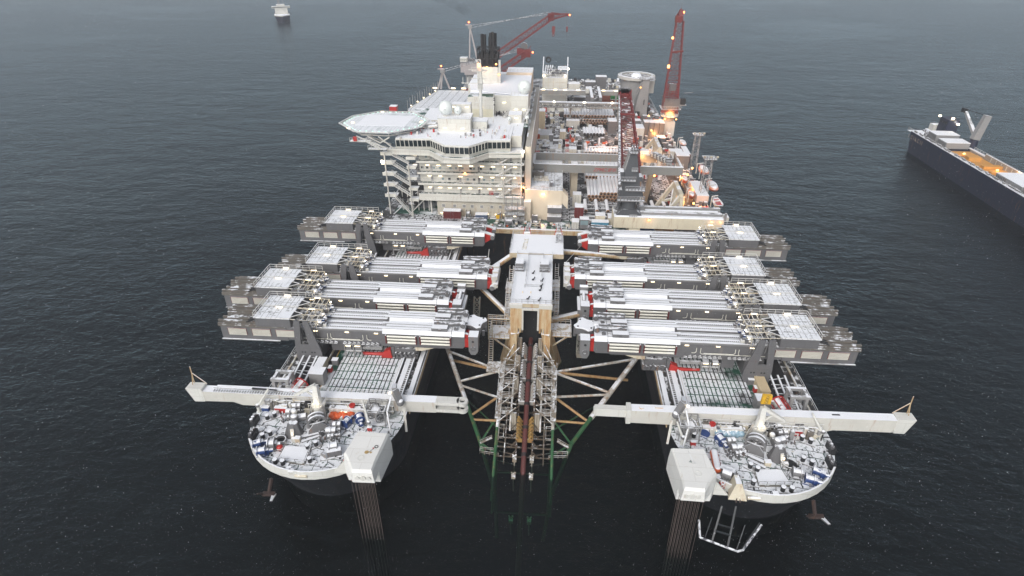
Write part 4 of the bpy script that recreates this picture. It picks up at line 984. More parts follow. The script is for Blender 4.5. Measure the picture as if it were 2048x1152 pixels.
b.cyl((x,y,43),(x,y,58),.75,.5,n=8); b.lattice((x,y,56),(x-.4,y,66.5),1.6,1.6,1.2,1.2,n=7,r=.12,rb=.07); b.build('mast_column',t)
b=MB(); b.use(WHT)
for z,w_ in((58.3,7),(60,3.4),(53.5,2.8),(51.2,2.5),(63,4.2)): b.bar((x-w_,y,z),(x+w_*.7,y,z),.22); 
b.bx(x-3,y-1,62.6,x+2.6,y+1,62.8); b.rail([(x-3,y-1,62.8),(x+2.6,y-1,62.8)],h=1.2,step=1,w=.12)
for q in(-6.4,-4.6,3.6): b.bar((x+q,y,58),(x+q,y,60.4),.18)
b.use(BLACK); 
for z in(52.3,53.0,50.6): b.sph((x+5.0,y,z),.28,8,5)
b.use(WHTC).cyl((x+4.6,y,44),(x+5,y,55),.14,n=5); b.build('crosstree',t)
lamp(t,(x-.2,y-.3,64.6),(1.1,.5,1.5),LO,'mast_lamp')
# helideck
t=thing('helideck','eight sided frosted helideck rimmed with green lights jutting out left of the bridge','helideck',(-60.5,139,46))
hc=(-60.3,138.6); oc=[(-76.6,135.2),(-74.8,145.2),(-66.3,152.8),(-52.8,152.6),(-45,142.2),(-46.2,132.6),(-55.6,124.6),(-68.2,125.2)]
def pc(f): return [(hc[0]+(x-hc[0])*f,hc[1]+(y-hc[1])*f) for x,y in oc]
b=MB(); b.use(HELI).prism(pc(.93),45.4,46.0); b.build('deck_plate',t)
b=MB(); b.use(SNOWM).prism([(-70.5,133.2),(-52.2,133.2),(-51.2,147.5),(-69.5,147.5)],46.004,46.05)
for q in range(9): b.prism([(-71+q*2.3,127),(-70.6+q*2.3,127),(-70.4+q*2.3,132),(-70.8+q*2.3,132)],46.002,46.03)
b.build('snow_patch',t)
b=MB(); P0,P1=pc(.93),pc(1.02)
b.use(WHT)
for i in range(8):
    a0,a1,c0,c1=P0[i],P0[(i+1)%8],P1[i],P1[(i+1)%8]
    n_=9
    for k in range(n_):
        f=k/n_; p=(a0[0]+(a1[0]-a0[0])*f,a0[1]+(a1[1]-a0[1])*f,45.7); q=(c0[0]+(c1[0]-c0[0])*f,c0[1]+(c1[1]-c0[1])*f,46.1); b.bar(p,q,.14)
    b.bar((c0[0],c0[1],46.1),(c1[0],c1[1],46.1),.2); b.bar(((a0[0]+c0[0])/2,(a0[1]+c0[1])/2,45.9),((a1[0]+c1[0])/2,(a1[1]+c1[1])/2,45.9),.1)
b.build('safety_net',t)
b=MB(); b.use(LC)
for i in range(8):
    a0,a1=pc(.925)[i],pc(.925)[(i+1)%8]
    for k in range(5): f=(k+.5)/5; b.bc((a0[0]+(a1[0]-a0[0])*f,a0[1]+(a1[1]-a0[1])*f,46.1),(.35,.35,.2))
b.build('perimeter_light',t)
for p in((-71.4,128.6,46.3),(-65,151.6,46.3),(-47.2,139,46.3),(-72,136,46.3)): lamp(t,p,(.9,.4,.3),LW,'deck_lamp')
b=MB(); b.use(WHT)
for i in range(8):
    x,y=pc(.8)[i]; x2,y2=pc(.8)[(i+1)%8]; b.bar((x,y,44.2),(x2,y2,44.2),.4); b.bar((x,y,45.4),(x2,y2,44.2),.22); b.bar((x,y,45.4),(x,y,44.2),.22); b.bar((x,y,44.2),(hc[0],hc[1],43.8),.3)
for p,q in(((-68,126,44.2),(-57,128,39)),((-60,126,44.2),(-55,128,39)),((-74,136,44.2),(-58,134,39)),((-70,148,44.2),(-57,146,40)),((-52,126.5,44.2),(-55,128,39)),((-64,126,44.2),(-60,127.5,41.5)),((-56,125.5,44.2),(-60,127.5,41.5))): b.bar(p,q,.4)
b.bx(-70,124.4,42.6,-63,126.4,42.8); b.rail([(-70,124.4,42.8),(-63,124.4,42.8)],h=1.2,step=1); b.bx(-63.5,123.6,40.2,-57,125.4,40.4); b.rail([(-63.5,123.6,40.4),(-57,123.6,40.4)],h=1.2,step=1.2); b.stair((-59,124,40.4),(-64,124,43.2),1.1); b.stair((-46,140,43.5),(-47.5,134,46),1.1)
b.build('support_truss',t)
b=MB(); b.use(RED).bx(-68.6,124.2,42.9,-67.4,125,44.4); b.build('fire_monitor',t)
# rear deck raised grid left, with posts and edge lights
t=thing('raised_rack_deck','snow covered grid roof deck behind the helideck with posts along its left edge','deck platform',(-50,195,40))
b=MB(); DKR2=deck_mat('rack_deck_snow',(.05,.06,.06),3.4,1.9,.09,0.,1.15,.3,under=(.06,.07,.07),rot=.06)
P=[(-62.3,180.8),(-55.6,217.5),(-30,217.5),(-30,176),(-41,170.2),(-50.4,170.2)]
b.use(DKR2).prism(P,39.2,40); b.build('rack_roof',t)
b=MB(); b.use(GREYV).prism([(-60,180),(-54.5,216),(-31,216),(-31,176.5),(-42,171.5),(-51,171.5)],DK,39.2); b.build('side_wall',t)
b=MB(); b.use(GREYL)
for i in range(14):
    f=i/13; x,y=-62.2+6.7*f,181+36.4*f; b.cyl((x,y,40),(x,y,43.6+(i%3)*.5),.13,n=5)
b.use(GREEN).prism([(-50,164),(-34,166),(-34,176),(-41,171),(-49,171)],38.6,38.8); b.build('edge_post',t)
for i in range(5): f=(i+.5)/5; lamp(t,(-62.2+6.7*f,181+36.4*f,40.6),(.5,.5,.35),LW,'edge_lamp')
for x in(-57,-48,-43): lamp(t,(x,217.6,41),(2.0,.3,.5),LW,'edge_lamp')
o=MB(); o.use(RED).bx(-67.6,171,41.4,-64.6,174,43.3); o.use(SNOWM).bx(-67.6,171,43.3,-64.6,174,43.45); o.use(GREYV); o.bar((-66,172,30),(-66,172,41.4),.5); o.bar((-60,172,36),(-66,172,40),.5); oo=o.build('red_cabin',loc=(-66,172,41)); tag(oo,'small red cabin with a snowy roof beyond the helideck','cabin')
# funnel
t=thing('funnel','white funnel house topped with a black frame and sooty exhaust pipes','funnel',(-27,182,50))
b=MB(); b.use(WALL).bx(-31.2,180.5,50,-22.8,188,58.0); b.bx(-22.9,181,50,-21.7,183,60.5); b.use(LOUV)
for x in(-30,-26.4): 
    for z in(53,55.6): b.bx(x,180.4,z,x+1.9,180.5,z+1.9)
b.build('funnel_casing',t)
b=MB(); b.use(BLACKN)
for x in(-31.2,-29.2,-27,-24.9,-22.8):
    for y in(180.6,187.8): b.bar((x,y,58),(x,y,64.8),.45)
for z in(58.3,61.2,64.7):
    for y in(180.6,187.8): b.bar((-31.3,y,z),(-22.6,y,z),.45)
    for x in(-31.2,-22.8): b.bar((x,180.6,z),(x,187.8,z),.45)
b.bx(-31,182.2,58,-23,187.6,62.8); b.rail([(-31.2,180.5,64.8),(-22.8,180.5,64.8)],h=1.1,step=1.2,w=.18)
b.build('funnel_frame',t)
for i,(x,y,r,z) in enumerate(((-29.3,182.5,.62,70.4),(-28.2,182.7,.62,70.2),(-28.7,184.5,.6,70.0),(-26.4,184.2,.5,69.2),(-25.7,182.4,.66,70.9),(-24.6,182.6,.66,70.8),(-24.0,184.4,.6,70.6),(-25.2,184.8,.6,70.9))):
    b=MB(); b.use(BLACKN).cyl((x,y,60),(x,y,z),r,n=12); b.use(BLACK).cyl((x,y,z),(x,y,z+.05),r*.8,n=12); b.build('exhaust_pipe',t)
for p in((-27.3,180.2,57.9),(-23.4,180.2,59.2),(-22.3,180.6,55)): lamp(t,p,(.6,.3,.4),LO,'funnel_lamp')
glow((-27.3,179.3,57.6),(1,.5,.18),120)
# smoke
m,tt,bb,out=base_mat('smoke'); tt.nodes.remove(bb)
g=nd(tt,'ShaderNodeTexCoord'); n_=nd(tt,'ShaderNodeTexNoise',Scale=.16,Detail=3); tt.links.new(g.outputs['Object'],n_.inputs['Vector'])
dn=math_(tt,'MULTIPLY',math_(tt,'SUBTRACT',n_.outputs[0],.40,clamp=True),.42)
pv=nd(tt,'ShaderNodeVolumePrincipled'); pv.inputs['Color'].default_value=(.05,.045,.045,1); tt.links.new(dn,pv.inputs['Density']); tt.links.new(pv.outputs[0],out.inputs['Volume'])
b=MB(); b.ms=[m]; pts=[((-28.6,183,70.6),.5),((-30.5,184,73.5),1.0),((-33.5,186,76.5),1.6),((-38,189,79.5),2.4),((-44,193,82.5),3.2),((-52,198,85),4.2)]
n=12; vs=[]
for c,r in pts:
    for i in range(n): a=2*math.pi*i/n; vs.append((c[0]+r*.7*math.cos(a),c[1]+r*.5*math.cos(a),c[2]+r*math.sin(a)))
F=[((k+1)*n+i,(k+1)*n+(i+1)%n,k*n+(i+1)%n,k*n+i) for k in range(len(pts)-1) for i in range(n)]+[tuple(range(n)),tuple(range(len(pts)*n-1,(len(pts)-1)*n-1,-1))]
b.add(vs,F); o=b.build('smoke',loc=(-28.6,183,70),kind='stuff'); o['label']='thin dark smoke drifting left from the funnel pipes'
# ================================================================ AFT DECK
def cont(x0,y0,z0,x1,y1,z1,m,name,lab,cat='container',group=None,doors=True,roof=SNOWM):
    """corrugated steel box with corner posts, door and snow on the roof"""
    t=thing(name,lab,cat,((x0+x1)/2,(y0+y1)/2,z0),group)
    b=MB(); b.use(m).bx(x0+.08,y0+.1,z0+.12,x1-.08,y1-.1,z1-.12)
    n=max(3,int((x1-x0)/.55))
    for i in range(n): a=x0+.2+(x1-x0-.4)*i/n; b.bx(a,y0+.02,z0+.2,a+(x1-x0)/n*.45,y0+.1,z1-.2)
    b.build('corrugated_wall',t)
    b=MB(); b.use(m)
    for x in(x0,x1-.18):
        for y in(y0,y1-.18): b.bx(x,y,z0,x+.18,y+.18,z1)
    for z in(z0,z1-.18): b.bx(x0+.18,y0,z,x1-.18,y0+.16,z+.18); b.bx(x0+.18,y1-.16,z,x1-.18,y1,z+.18); b.bx(x0,y0+.17,z,x0+.14,y1-.17,z+.18); b.bx(x1-.14,y0+.17,z,x1,y1-.17,z+.18)
    b.build('corner_frame',t)
    b=MB(); b.use(roof).bx(x0-.05,y0-.05,z1,x1+.05,y1+.05,z1+.16); b.build('snowy_roof',t)
    if doors:
        b=MB(); b.use(GREYM); xm=(x0+x1)/2
        for q in(-.5,.5): b.bar((xm+q,y0-.01,z0+.25),(xm+q,y0-.01,z1-.3),.07)
        b.build('door_bar',t)
    return t
# middle deck house
t=thing('beige_deck_house','plain beige deck house with a cluttered snowy roof right of the accommodation block','deck house',(-1.5,134,DK))
b=MB(); b.use(mat('beige_wall',(.62,.54,.42),.55,rust=.08,var=.08)).bx(-8.2,127,DK,5.4,162,25.6); b.bx(-7,162,DK,5.4,200,22)
b.use(SNOWM).bx(5.4,128,21,8.2,131,25.3) if 0 else b.prism([(5.4,25.4),(7.6,23.2),(7.6,18.4),(5.4,20.5)],127.3,131,Mxz)
b.build('house_wall',t)
b=MB(); b.use(DKROOF).bx(-8.3,126.9,25.6,5.5,147,25.85); b.use(SNOWM).bx(-5.5,147.2,25.6,5.4,162,25.9); b.use(DKROOF).bx(-7,162,22,5.4,200,22.2); b.build('house_roof',t)
b=MB(); b.use(WHT).rail([(-8,127.1,25.8),(5.3,127.1,25.8),(5.3,146,25.8)],h=1.1,step=1.6)
b.use(CREAM)
for x0,x1,y0,y1 in((-5.2,-2.8,135,140),(-2.4,.2,135,139.5)):
    for q in range(5): y=y0+(y1-y0)*q/4; b.bar((x0,y,26.4),(x1,y,26.4),.2)
    for x in(x0,x1): b.bar((x,y0,26.4),(x,y1,26.4),.3,.5)
b.use(BRNG).bx(-6,139,25.8,-1.6,143,27.8); b.use(GREYM).bx(.6,129.5,25.8,1.8,132.5,27.6); b.use(GREYL)
for q in range(3): b.bar((3.0+q*.5,131,26.2),(3.0+q*.5,139,26.2),.3)
b.use(mat('pink_tarp',(.5,.40,.38),.8,snow=.8)).bc((-1.2,130.6,26),(2.6,3,.3)); b.build('roof_fittings',t,kind='stuff')
lamp(t,(-1.5,126.8,24.2),(1.2,.3,.3)); glow((-1.5,126,24),(1,.75,.42),70)
for i,(z0,z1,lab) in enumerate(((18.4,20.9,'upper of two grey stores with snowy bays against the beige deck house'),(15.2,17.6,'lower of two grey stores with snowy bays against the beige deck house'))):
    t=thing('grey_store',lab,'store cabin',(3,125.6,z0),'grey stores stacked at the beige deck house'); b=MB(); b.use(GREYV).bx(.2,124.8-i*.6,z0-.8,5.4,126.9,z1-1.2); b.build('store_wall',t)
    b=MB(); b.use(SNOWM).bx(.2,124.8-i*.6,z1-1.2,5.4,126.9,z1-1.05); b.use(WHT).rail([(.2,124.8-i*.6,z1-1.1),(5.4,124.8-i*.6,z1-1.1)],h=1,step=1.7); b.build('snowy_top',t)
cont(-8.4,124.9,DK,-5.9,127.2,21.6,mat('cream_locker',(.6,.52,.42),.5,rust=.1),'duct_tower','tall narrow cream trunk at the left corner of the beige deck house','duct tower',doors=False)
# scaffold tower at the foot of the block
t=thing('scaffold_tower','grey scaffold tower with poles in front of the stained base wall','scaffold',(-11.5,124,DK))
b=MB(); b.use(GREYL)
for x in(-14.8,-12.6,-10.6,-8.6):
    for y in(122,125): b.bar((x,y,DK),(x,y,DK+8+((x*7)%3)),.16)
for z in(15.6,17.6,19.8):
    for y in(122,125): b.bar((-15.4,y,z),(-8,y,z),.16); b.rail([(-15.4,y,z),(-8,y,z)],h=1,step=1.2)
    b.bx(-15.4,122,z-.1,-8,125,z)
b.bar((-14.8,122,14),(-8.6,122,20),.14); b.bar((-8.6,122,14),(-14.8,122,20),.14); b.build('scaffold_frame',t); lamp(t,(-11.5,121.8,17.3),(.9,.3,.2))
# objects along the slot end
def reel(x,y,z,r,w,lab,m=GREYM,name='cable_reel',ax=0):
    t=thing(name,lab,'reel',(x,y,z)); b=MB(); b.use(m)
    for s in(-1,1):
        b.cyl((x+s*w/2,y,z+r),(x+s*(w/2+.15),y,z+r),r,n=16) 
    b.build('flange',t); b=MB(); b.use(GREYS).cyl((x-w/2,y,z+r),(x+w/2,y,z+r),r*.62,n=14); b.build('drum',t)
    b=MB(); b.use(GREYL)
    for s in(-1,1): b.bar((x+s*(w/2+.3),y-r,z),(x+s*(w/2+.3),y,z+r),.18); b.bar((x+s*(w/2+.3),y+r,z),(x+s*(w/2+.3),y,z+r),.18)
    b.build('cradle',t)
cont(-38.5,125,DK,-32,127.6,17,DKRED,'red_container','dark red container with a part-melted snowy roof at the stained base wall')
reel(-29.2,126,DK,1.7,1.2,'brown cable reel standing by the dark red container',BRNG)
cont(-26.5,125.2,DK,-22,127.4,15.8,mat('dull_blue_paint',(.08,.11,.18),.6,snow=.3),'blue_skip','low dull blue skip against the stained base wall','skip',doors=False)
t=thing('yellow_pump','small yellow pump skid against the stained base wall','pump',(-17.8,126.5,DK)); b=MB(); b.use(YEL).bx(-18.8,126,DK,-16.8,127.6,15.6); b.build('pump_case',t); b=MB(); b.use(GREYM).cyl((-18.5,126.6,15.6),(-17,126.6,16.1),.35,n=8); b.bx(-19,125.8,DK,-16.6,127.8,DK+.2); b.build('pump_motor',t)
t=thing('grey_blast_screen','pale angled screen plate beside a cable reel at the slot end','screen',(-16.3,121,DK)); b=MB(); b.use(GREYS).bar((-17.2,120.6,14),(-16.6,121.6,19),2.2,.25); b.build('screen_plate',t); b=MB(); b.use(GREYL).bar((-16.6,122.6,14),(-16.6,121.4,18),.2); b.build('screen_prop',t)
reel(-13.6,120.6,DK,1.6,2.2,'white framed cable reel beside the pale angled screen',GREYS)
t=thing('deck_winch','cream framed deck winch in front of the beige deck house','winch',(-4,121,DK)); b=MB(); b.use(CREAM)
b.rail([(-5.4,119.8,DK),(-2.6,119.8,DK),(-2.2,123.6,DK),(-5.8,123.6,DK)],h=1.6,step=1.4,w=.25,closed=True); b.build('winch_frame',t); b=MB(); b.use(GREYM).cyl((-4.8,121.6,15),(-3.0,121.6,15),.8,n=12); b.bx(-5.4,123.2,14,-3.2,124.6,17); b.build('winch_drum',t)
lamp(t,(-1.4,120.8,14.6),(.7,.5,.3),LO,'deck_lamp') if 0 else lamp(t,(-1.4,120.8,14.6),(.7,.5,.3),LO,'deck_lamp')
cont(10.2,125.2,DK+1,13.4,128.6,20,DKRED,'red_cabin','dark red cabin with a snow white roof by the steel deck rollers','cabin')
cont(9.8,140,DK,13,143,19,mat('white_cabin_wall',(.6,.58,.52),.5),'white_cabin','white cabin with a bright snowy roof between the beige house and the pipe stack','cabin')
t=thing('cream_gate_house','cream block like a small gate, snow on top, by the slot end','machine housing',(19.6,123,DK)); b=MB(); b.use(CREAM)
b.bx(17.6,121.6,14,18.6,124.4,17); b.bx(20,121.6,14,21,124.4,17); b.bx(17.6,121.6,17,21,124.4,18.6); b.build('gate_frame',t); b=MB(); b.use(SNOWM).bx(17.5,121.5,18.6,21.1,124.5,18.8); b.build('snow_cap',t); b=MB(); b.use(DARK).bx(18.65,122.4,14,19.95,124,16.8); b.build('dark_recess',t)
t=thing('pipe_transfer_bench','long white snowy bench beam leading to the cream gate','bench',(14,123.4,15)); b=MB(); b.use(WHT).bx(10.4,122.4,15.6,17.5,123.8,16.2); b.bar((8.8,124.6,15.2),(11,122.8,16),.5); b.build('bench_beam',t); b=MB(); b.use(GREYM)
for x in(11,13.5,16): b.bx(x,122.6,14,x+.4,123.6,15.6)
b.build('bench_leg',t)
cont(22.2,122.0,DK+.3,28,126.2,17.6,CREAM,'tank_skid','cream framed tank skid next to the cream gate, snow heaped on top','tank skid')
cont(16.2,118.6,DK+.6,22.2,121.0,17.3,SKYB,'blue_container','light blue container with a snowy roof at the slot end')
cont(9.2,118.4,DK+.6,11.6,121.6,17.2,WHT,'white_locker','white snowy locker by the grey operator cabin','locker')
t=thing('operator_cabin','grey windowed operator cabin between the white locker and the blue container','cabin',(13.4,119.8,DK)); b=MB(); b.use(GREYS).bx(11.9,118.6,14.6,15.2,121.6,18.2); b.build('cabin_shell',t); b=MB(); b.use(GLASSC).bx(12.2,118.55,16.2,14.9,118.6,17.8); b.build('cabin_window',t)
b=MB(); r_=random.Random(11)
for q in range(90):
    x=-20+r_.random()*44; y=118.6+r_.random()*4.5; h=.2+r_.random()*.7
    b.use((WHT,GREYM,GREYL,CREAM,DARK,GREYS,ORG)[q%7] if q%14!=6 else GREYL).bc((x,y,DK+h/2),(.3+r_.random()*1.1,.3+r_.random()*.9,h))
o=b.build('deck_gear',loc=(0,120,DK)); tag(o,'litter of small hoses, boxes and pumps along the slot end deck','deck gear',kind='stuff')
# ---- pipes
ORD='leftmost second third fourth fifth sixth seventh eighth ninth tenth eleventh twelfth thirteenth fourteenth fifteenth sixteenth seventeenth'.split()
def mkpipe(L,r=.68,end=PIPEO,body=PIPEC,name='line_pipe_joint'):
    b=MB(); b.use(body).cyl((0,0.5,0),(0,L,0),r,n=12); b.use(end).cyl((0,0,0),(0,.5,0),r*.9,n=12); b.use(DARK).cyl((0,-.01,0),(0,.06,0),r*.72,n=10)
    return b.build(name)
def stack(x0,n,y,L,z,rows,lab,grp,gap=1.42,r=.68,end=PIPEO,tops=None,z_first=None):
    p=None
    for k in range(rows):
        nn=n-k if tops is None else tops[k][1]
        xs=x0+(k*gap/2 if tops is None else tops[k][0])
        for i in range(nn):
            o=mkpipe(L,r,end) if p is None else dup(p)
            if p is None: p=o
            tag(o,'%s %s%s'%(ORD[i],lab,'' if rows==1 else ', '+('bottom row','middle row','top row')[k if rows==3 else 2*k]),'steel pipe',grp)
            o.location=(xs+i*gap,y+random.uniform(-.15,.15),z+r+k*gap*.86)
stack(17.0,14,145.2,23,DK+.4,3,'snowy pipe of the stack nearest the slot, counted from the left','pipes of the near stack',tops=[(0,14),(-.6,14),(4.0,10)])
stack(16.0,12,163.5,20,DK+.4,3,'brown ended pipe under the grey girders from the left','pipes under the gantry',tops=[(0,12),(.7,11),(0,12)])
stack(33.6,2,146,20,DK+.4,2,'pipe right of the grey crane tower','pipes right of the crane tower')
stack(17,12,171,16,DK+4.8,1,'snow covered pipe from the left between the girders','pipes between the girders',gap=1.5,r=.74)
stack(17,12,197,6,DK+2.4,1,'short snowy pipe from the left behind the far girder','short pipes behind the gantry',gap=1.5,r=.74)
stack(17.3,7,226,11.5,DK+2.6,1,'dark ended pipe from the left in the small aft stack','pipes of the small aft stack',gap=1.6,r=.8,end=BLACK)
stack(7.4,17,249.5,23,DK+5.6,1,'snow topped pipe from the left on the large aft rack','pipes of the aft rack',gap=1.62,r=.82)
stack(9,15,249.2,23,DK+2.2,2,'brown pipe end from the left low in the aft rack','lower pipes of the aft rack',gap=1.6,r=.74)
for i,(x,y,L,z,lab) in enumerate(((11.2,136,9,DK+.5,'grey coated pipe on the rollers beside the white cabin'),(14.6,131.4,11,DK+1.2,'first of three spaced snowy pipes on the roller bed, nearest the white cabin'),(18.8,131.4,11,DK+1.2,'middle of three spaced snowy pipes on the roller bed'),(22.9,131.4,11,DK+1.2,'last of three spaced snowy pipes on the roller bed, beside the grey crane tower'),
    (36.4,131.4,12,DK+1.2,'snowy pipe just right of the grey crane pedestal'),(40.4,131.0,12,DK+1.2,'snowy pipe between the crane pedestal and the cream frame'),(45.0,138,9,DK+1,'short grey pipe under the cream A-shaped frame'))):
    o=mkpipe(L); o.location=(x,y,z+.68); tag(o,lab,'steel pipe','single pipes on the roller bed')
b=MB(); b.use(GREYS)
for y in(129.5,133.2,137.4,141): b.bx(9,y,DK,50,y+.45,DK+.5)
b.use(WHT).bx(9,129.8,DK+.4,28,130.4,DK+.75); b.use(GREYL); b.rail([(9,128.8,DK),(28,128.8,DK)],h=1,step=2)
o=b.build('roller_bed',loc=(25,135,DK)); tag(o,'grey steel roller bed rails on the deck under the spaced pipes','roller bed')
tp=[]
for k,(y,z) in enumerate([(202.2,DK+.6),(203.9,DK+.6),(205.6,DK+.6),(207.3,DK+.6),(209,DK+.6),(210.7,DK+.6)]):
    b=MB(); b.use(PIPEC if k in(0,5) else BRNG).cyl((19,y,z+.8),(42,y,z+.8),.8,n=12); o=b.build('cross_laid_pipe',loc=(30,y,z)); tag(o,'%s long pipe lying crosswise on the aft deck, %s'%(('snow topped','brown','brown','brown','brown','snow topped')[k],('nearest of six','second of six','third of six','fourth of six','fifth of six','farthest of six')[k]),'steel pipe','pipes lying crosswise')
b=MB(); b.use(mat('pinkish_pipe',(.55,.42,.36),.6,snow=.7)).cyl((17.2,199,16),(17.2,214,16),1.05,n=12); o=b.build('upright_end_pipe',loc=(17,205,15)); tag(o,'thick pinkish pipe lying lengthwise at the left end of the crosswise pipes','steel pipe')
glow((24,200,19),(1,.55,.35),1100); glow((32,214,20),(1,.55,.35),1100); glow((34,228,20),(1,.45,.2),600)
# small posts, tanks and boxes between
cont(9.0,150,DK,11.6,166,26,mat('sand_trunk_wall',(.50,.44,.34),.6,rust=.1,snow=1),'duct_tower','tall sand coloured trunk crossing under the grey girders','duct tower',doors=False)
cont(8.6,182,DK,11.8,186,23.5,mat('sand_trunk_wall',(.5,.44,.34)),'duct_tower','shorter sand coloured trunk behind the far gantry girder','duct tower',doors=False)
cont(-5.2,210,DK,.6,220,21.2,mat('pale_cabin_wall',(.56,.55,.48),.5),'workshop_cabin','pale workshop cabin with a snow grey roof beside the side walkway','cabin',roof=mat('grey_snow_roof',(.55,.57,.6),.8))
cont(-6.5,238,DK,-3.4,244,25.5,mat('warm_cream_wall',(.60,.50,.34),.5),'narrow_cabin','narrow warm cream tower cabin at the end of the side walkway','cabin')
cont(-6,196,22.2,-5.2,205,22.5,GREYL,'roof_plate','x','plate') if 0 else None
for i,(y,z) in enumerate(((203,DK+1.2),(211,DK+1.2))):
    b=MB(); b.use(WHT).cyl((4.8+i*.3,y,z+1),(5.0+i*.3,y+6.5,z+1),1.05,n=12); b.sph((4.8+i*.3,y,z+1),1.05,12,7); o=b.build('white_tank',loc=(5,y,z)); tag(o,'lying white tank %s'%('nearer the gantry, beside the red and white lattice' if i==0 else 'behind its twin and below a cream box'),'tank','lying white tanks')
t=thing('striped_lattice_column','red and white striped lattice boom lying by the white tanks','lattice boom',(8,205,DK)); b=MB()
for k in range(6): b.use(RED if k%2 else WHT).lattice((8.2,192+k*4,17),(8.2,196+k*4,17),1.6,1.2,n=3,r=.16,rb=.1)
b.build('boom_lattice',t)
cont(4.6,219,DK,7.4,224,20.5,CREAM,'cream_locker','cream locker standing behind the white tanks','locker')
# clutter of machinery as many small things: gear stuff
b=MB(); r_=random.Random(21)
zones=[(-6,164,5,198,22.3,60),(-7,222,14,246,DK,190),(6,186,15,228,DK,90),(31,144,50,158,DK,50),(34,170,50,226,DK,170),(-4,254,7,274,DK,60),(31,224,50,282,DK,150),(7,228,30,247,DK,110),(14,214,36,225,DK,90),(56,170,62,240,DK,90),(-6,282,40,372,DK,260),(38,282,61,372,DK,120),(52,244,61,285,DK,60)]
for (x0,y0,x1,y1,z,n) in zones:
    for q in range(n):
        x=x0+r_.random()*(x1-x0); y=y0+r_.random()*(y1-y0); h=.5+r_.random()**2*3.0
        mm=(GREYM,GREYS,WHT,DARK,BRNG,GREYL,SNOWM,CREAM,GREYM,GREYS)[r_.randrange(10)]
        if r_.random()<.06: mm=RED if r_.random()<.6 else ORG
        if r_.random()<.25: b.use(mm).cyl((x,y,z+.3),(x+(r_.random()-.5)*4,y+(r_.random()-.5)*5,z+.3+h*.4),.2+r_.random()*.3,n=7)
        else: b.use(mm).bc((x,y,z+h/2),(.4+r_.random()*2.2,.4+r_.random()*2.4,h))
o=b.build('deck_clutter',loc=(20,220,DK)); tag(o,'dense clutter of small snowy machinery between the pipe stacks of the aft deck','deck machinery',kind='stuff')
# snake of chain / hose lane
b=MB(); b.use(GREYS)
for q in range(44): y=198+q*1.9; b.ring((2.6+.5*(q%2),y,DK+1.3),.9,.16,10,h=.25)
o=b.build('anchor_chain_lane',loc=(2.6,230,DK)); tag(o,'long snowy lane of coiled chain running aft between the cabins','chain')
# ---- near gantry crane with two girders
t=thing('gantry_crane','grey twin girder gantry crane over the pipe stacks with faded red letters','gantry crane',(22,152,DK))
GG=mat('gantry_grey',(.22,.22,.21),.5,snow=1.15,rust=.2)
b=MB(); b.use(GG).bx(-5.8,145,26.0,51.3,145.9,29.2); b.use(SNOWM).bx(-5.8,145.1,29.2,51.3,145.8,29.35); b.use(WHT).rail([(-5.8,145.8,29.2),(51.3,145.8,29.2)],h=1.1,step=3); b.build('near_girder',t)
b=MB(); b.use(GG).bx(-5.4,157.4,26.6,43,158.2,29.6); b.use(WHT).rail([(-5.4,157.4,29.8),(43,157.4,29.8)],h=1.1,step=3); b.rail([(-5.4,158.1,29.8),(43,158.1,29.8)],h=1.1,step=3); b.build('far_girder',t)
b=MB(); b.use(GG); b.bx(-6.2,145.9,28.0,-5.3,157.4,29.3); b.build('end_carriage',t); b=MB(); b.use(GG).bx(50.3,145.9,28.0,51.2,157,29.1); b.rail([(50,147.6,29.2),(50,157,29.2)],h=1.1,step=2); b.rail([(45,150,29.2),(48,150,29.2),(48,156,29.2),(45,156,29.2)],h=1.6,step=1.2,w=.25,closed=True); b.build('end_carriage',t)
b=MB(); b.use(mat('brown_leg',(.30,.22,.15),.5,rust=.3)).bar((39.5,145.6,26),(38.4,147,DK),1.8,1.8); b.build('gantry_leg',t); b=MB(); b.use(MC['brown_leg']).bar((37,158.0,26.5),(37,158.0,DK),2.6,1.6); b.build('gantry_leg',t); b=MB(); b.use(GG).bar((-5.4,146,26),(-5.4,146,22),1.2); b.build('gantry_leg',t)
b=MB()
for q in range(16): b.use((GREYS,WHT,GREYM)[q%3]).bc((41.2+q*.33,156.5-q*.55,30.0+(q%3)*.4),(2.2,1.2,1.4))
b.use(SNOWM).bc((38,158.6,30.7),(3.2,2.2,1.4)); b.build('trolley',t)
lamp(t,(37.4,157,30.8),(.6,.4,.4),LO,'crane_lamp'); lamp(t,(41.6,150,24),(.6,.4,.8),LO,'crane_lamp'); glow((40,154,25),(1,.45,.12),700); glow((37.2,156.2,29),(1,.45,.12),300)
def text(s,loc,size,m,name,par,shear=.3):
    c=bpy.data.curves.new('lettering','FONT'); c.body=s; c.size=size; c.shear=shear; c.extrude=.02; c.offset=.02*size
    o=bpy.data.objects.new('lettering',c); COL.objects.link(o); dg=bpy.context.evaluated_depsgraph_get(); me=bpy.data.meshes.new_from_object(o.evaluated_get(dg)); bpy.data.objects.remove(o); bpy.data.curves.remove(c)
    me.materials.clear(); me.materials.append(m); q=bpy.data.objects.new(name,me); COL.objects.link(q); q.parent=par; q.rotation_euler=(R(90),0,0); q.location=Vector(loc)-par_world(par); return q
FR=mat('faded_red_lettering',(.34,.09,.09),.6)
text('ZPMC',(17.2,144.96,26.9),1.9,FR,'lettering',t); text('振华',(22.6,144.96,26.9),1.6,FR,'lettering',t)
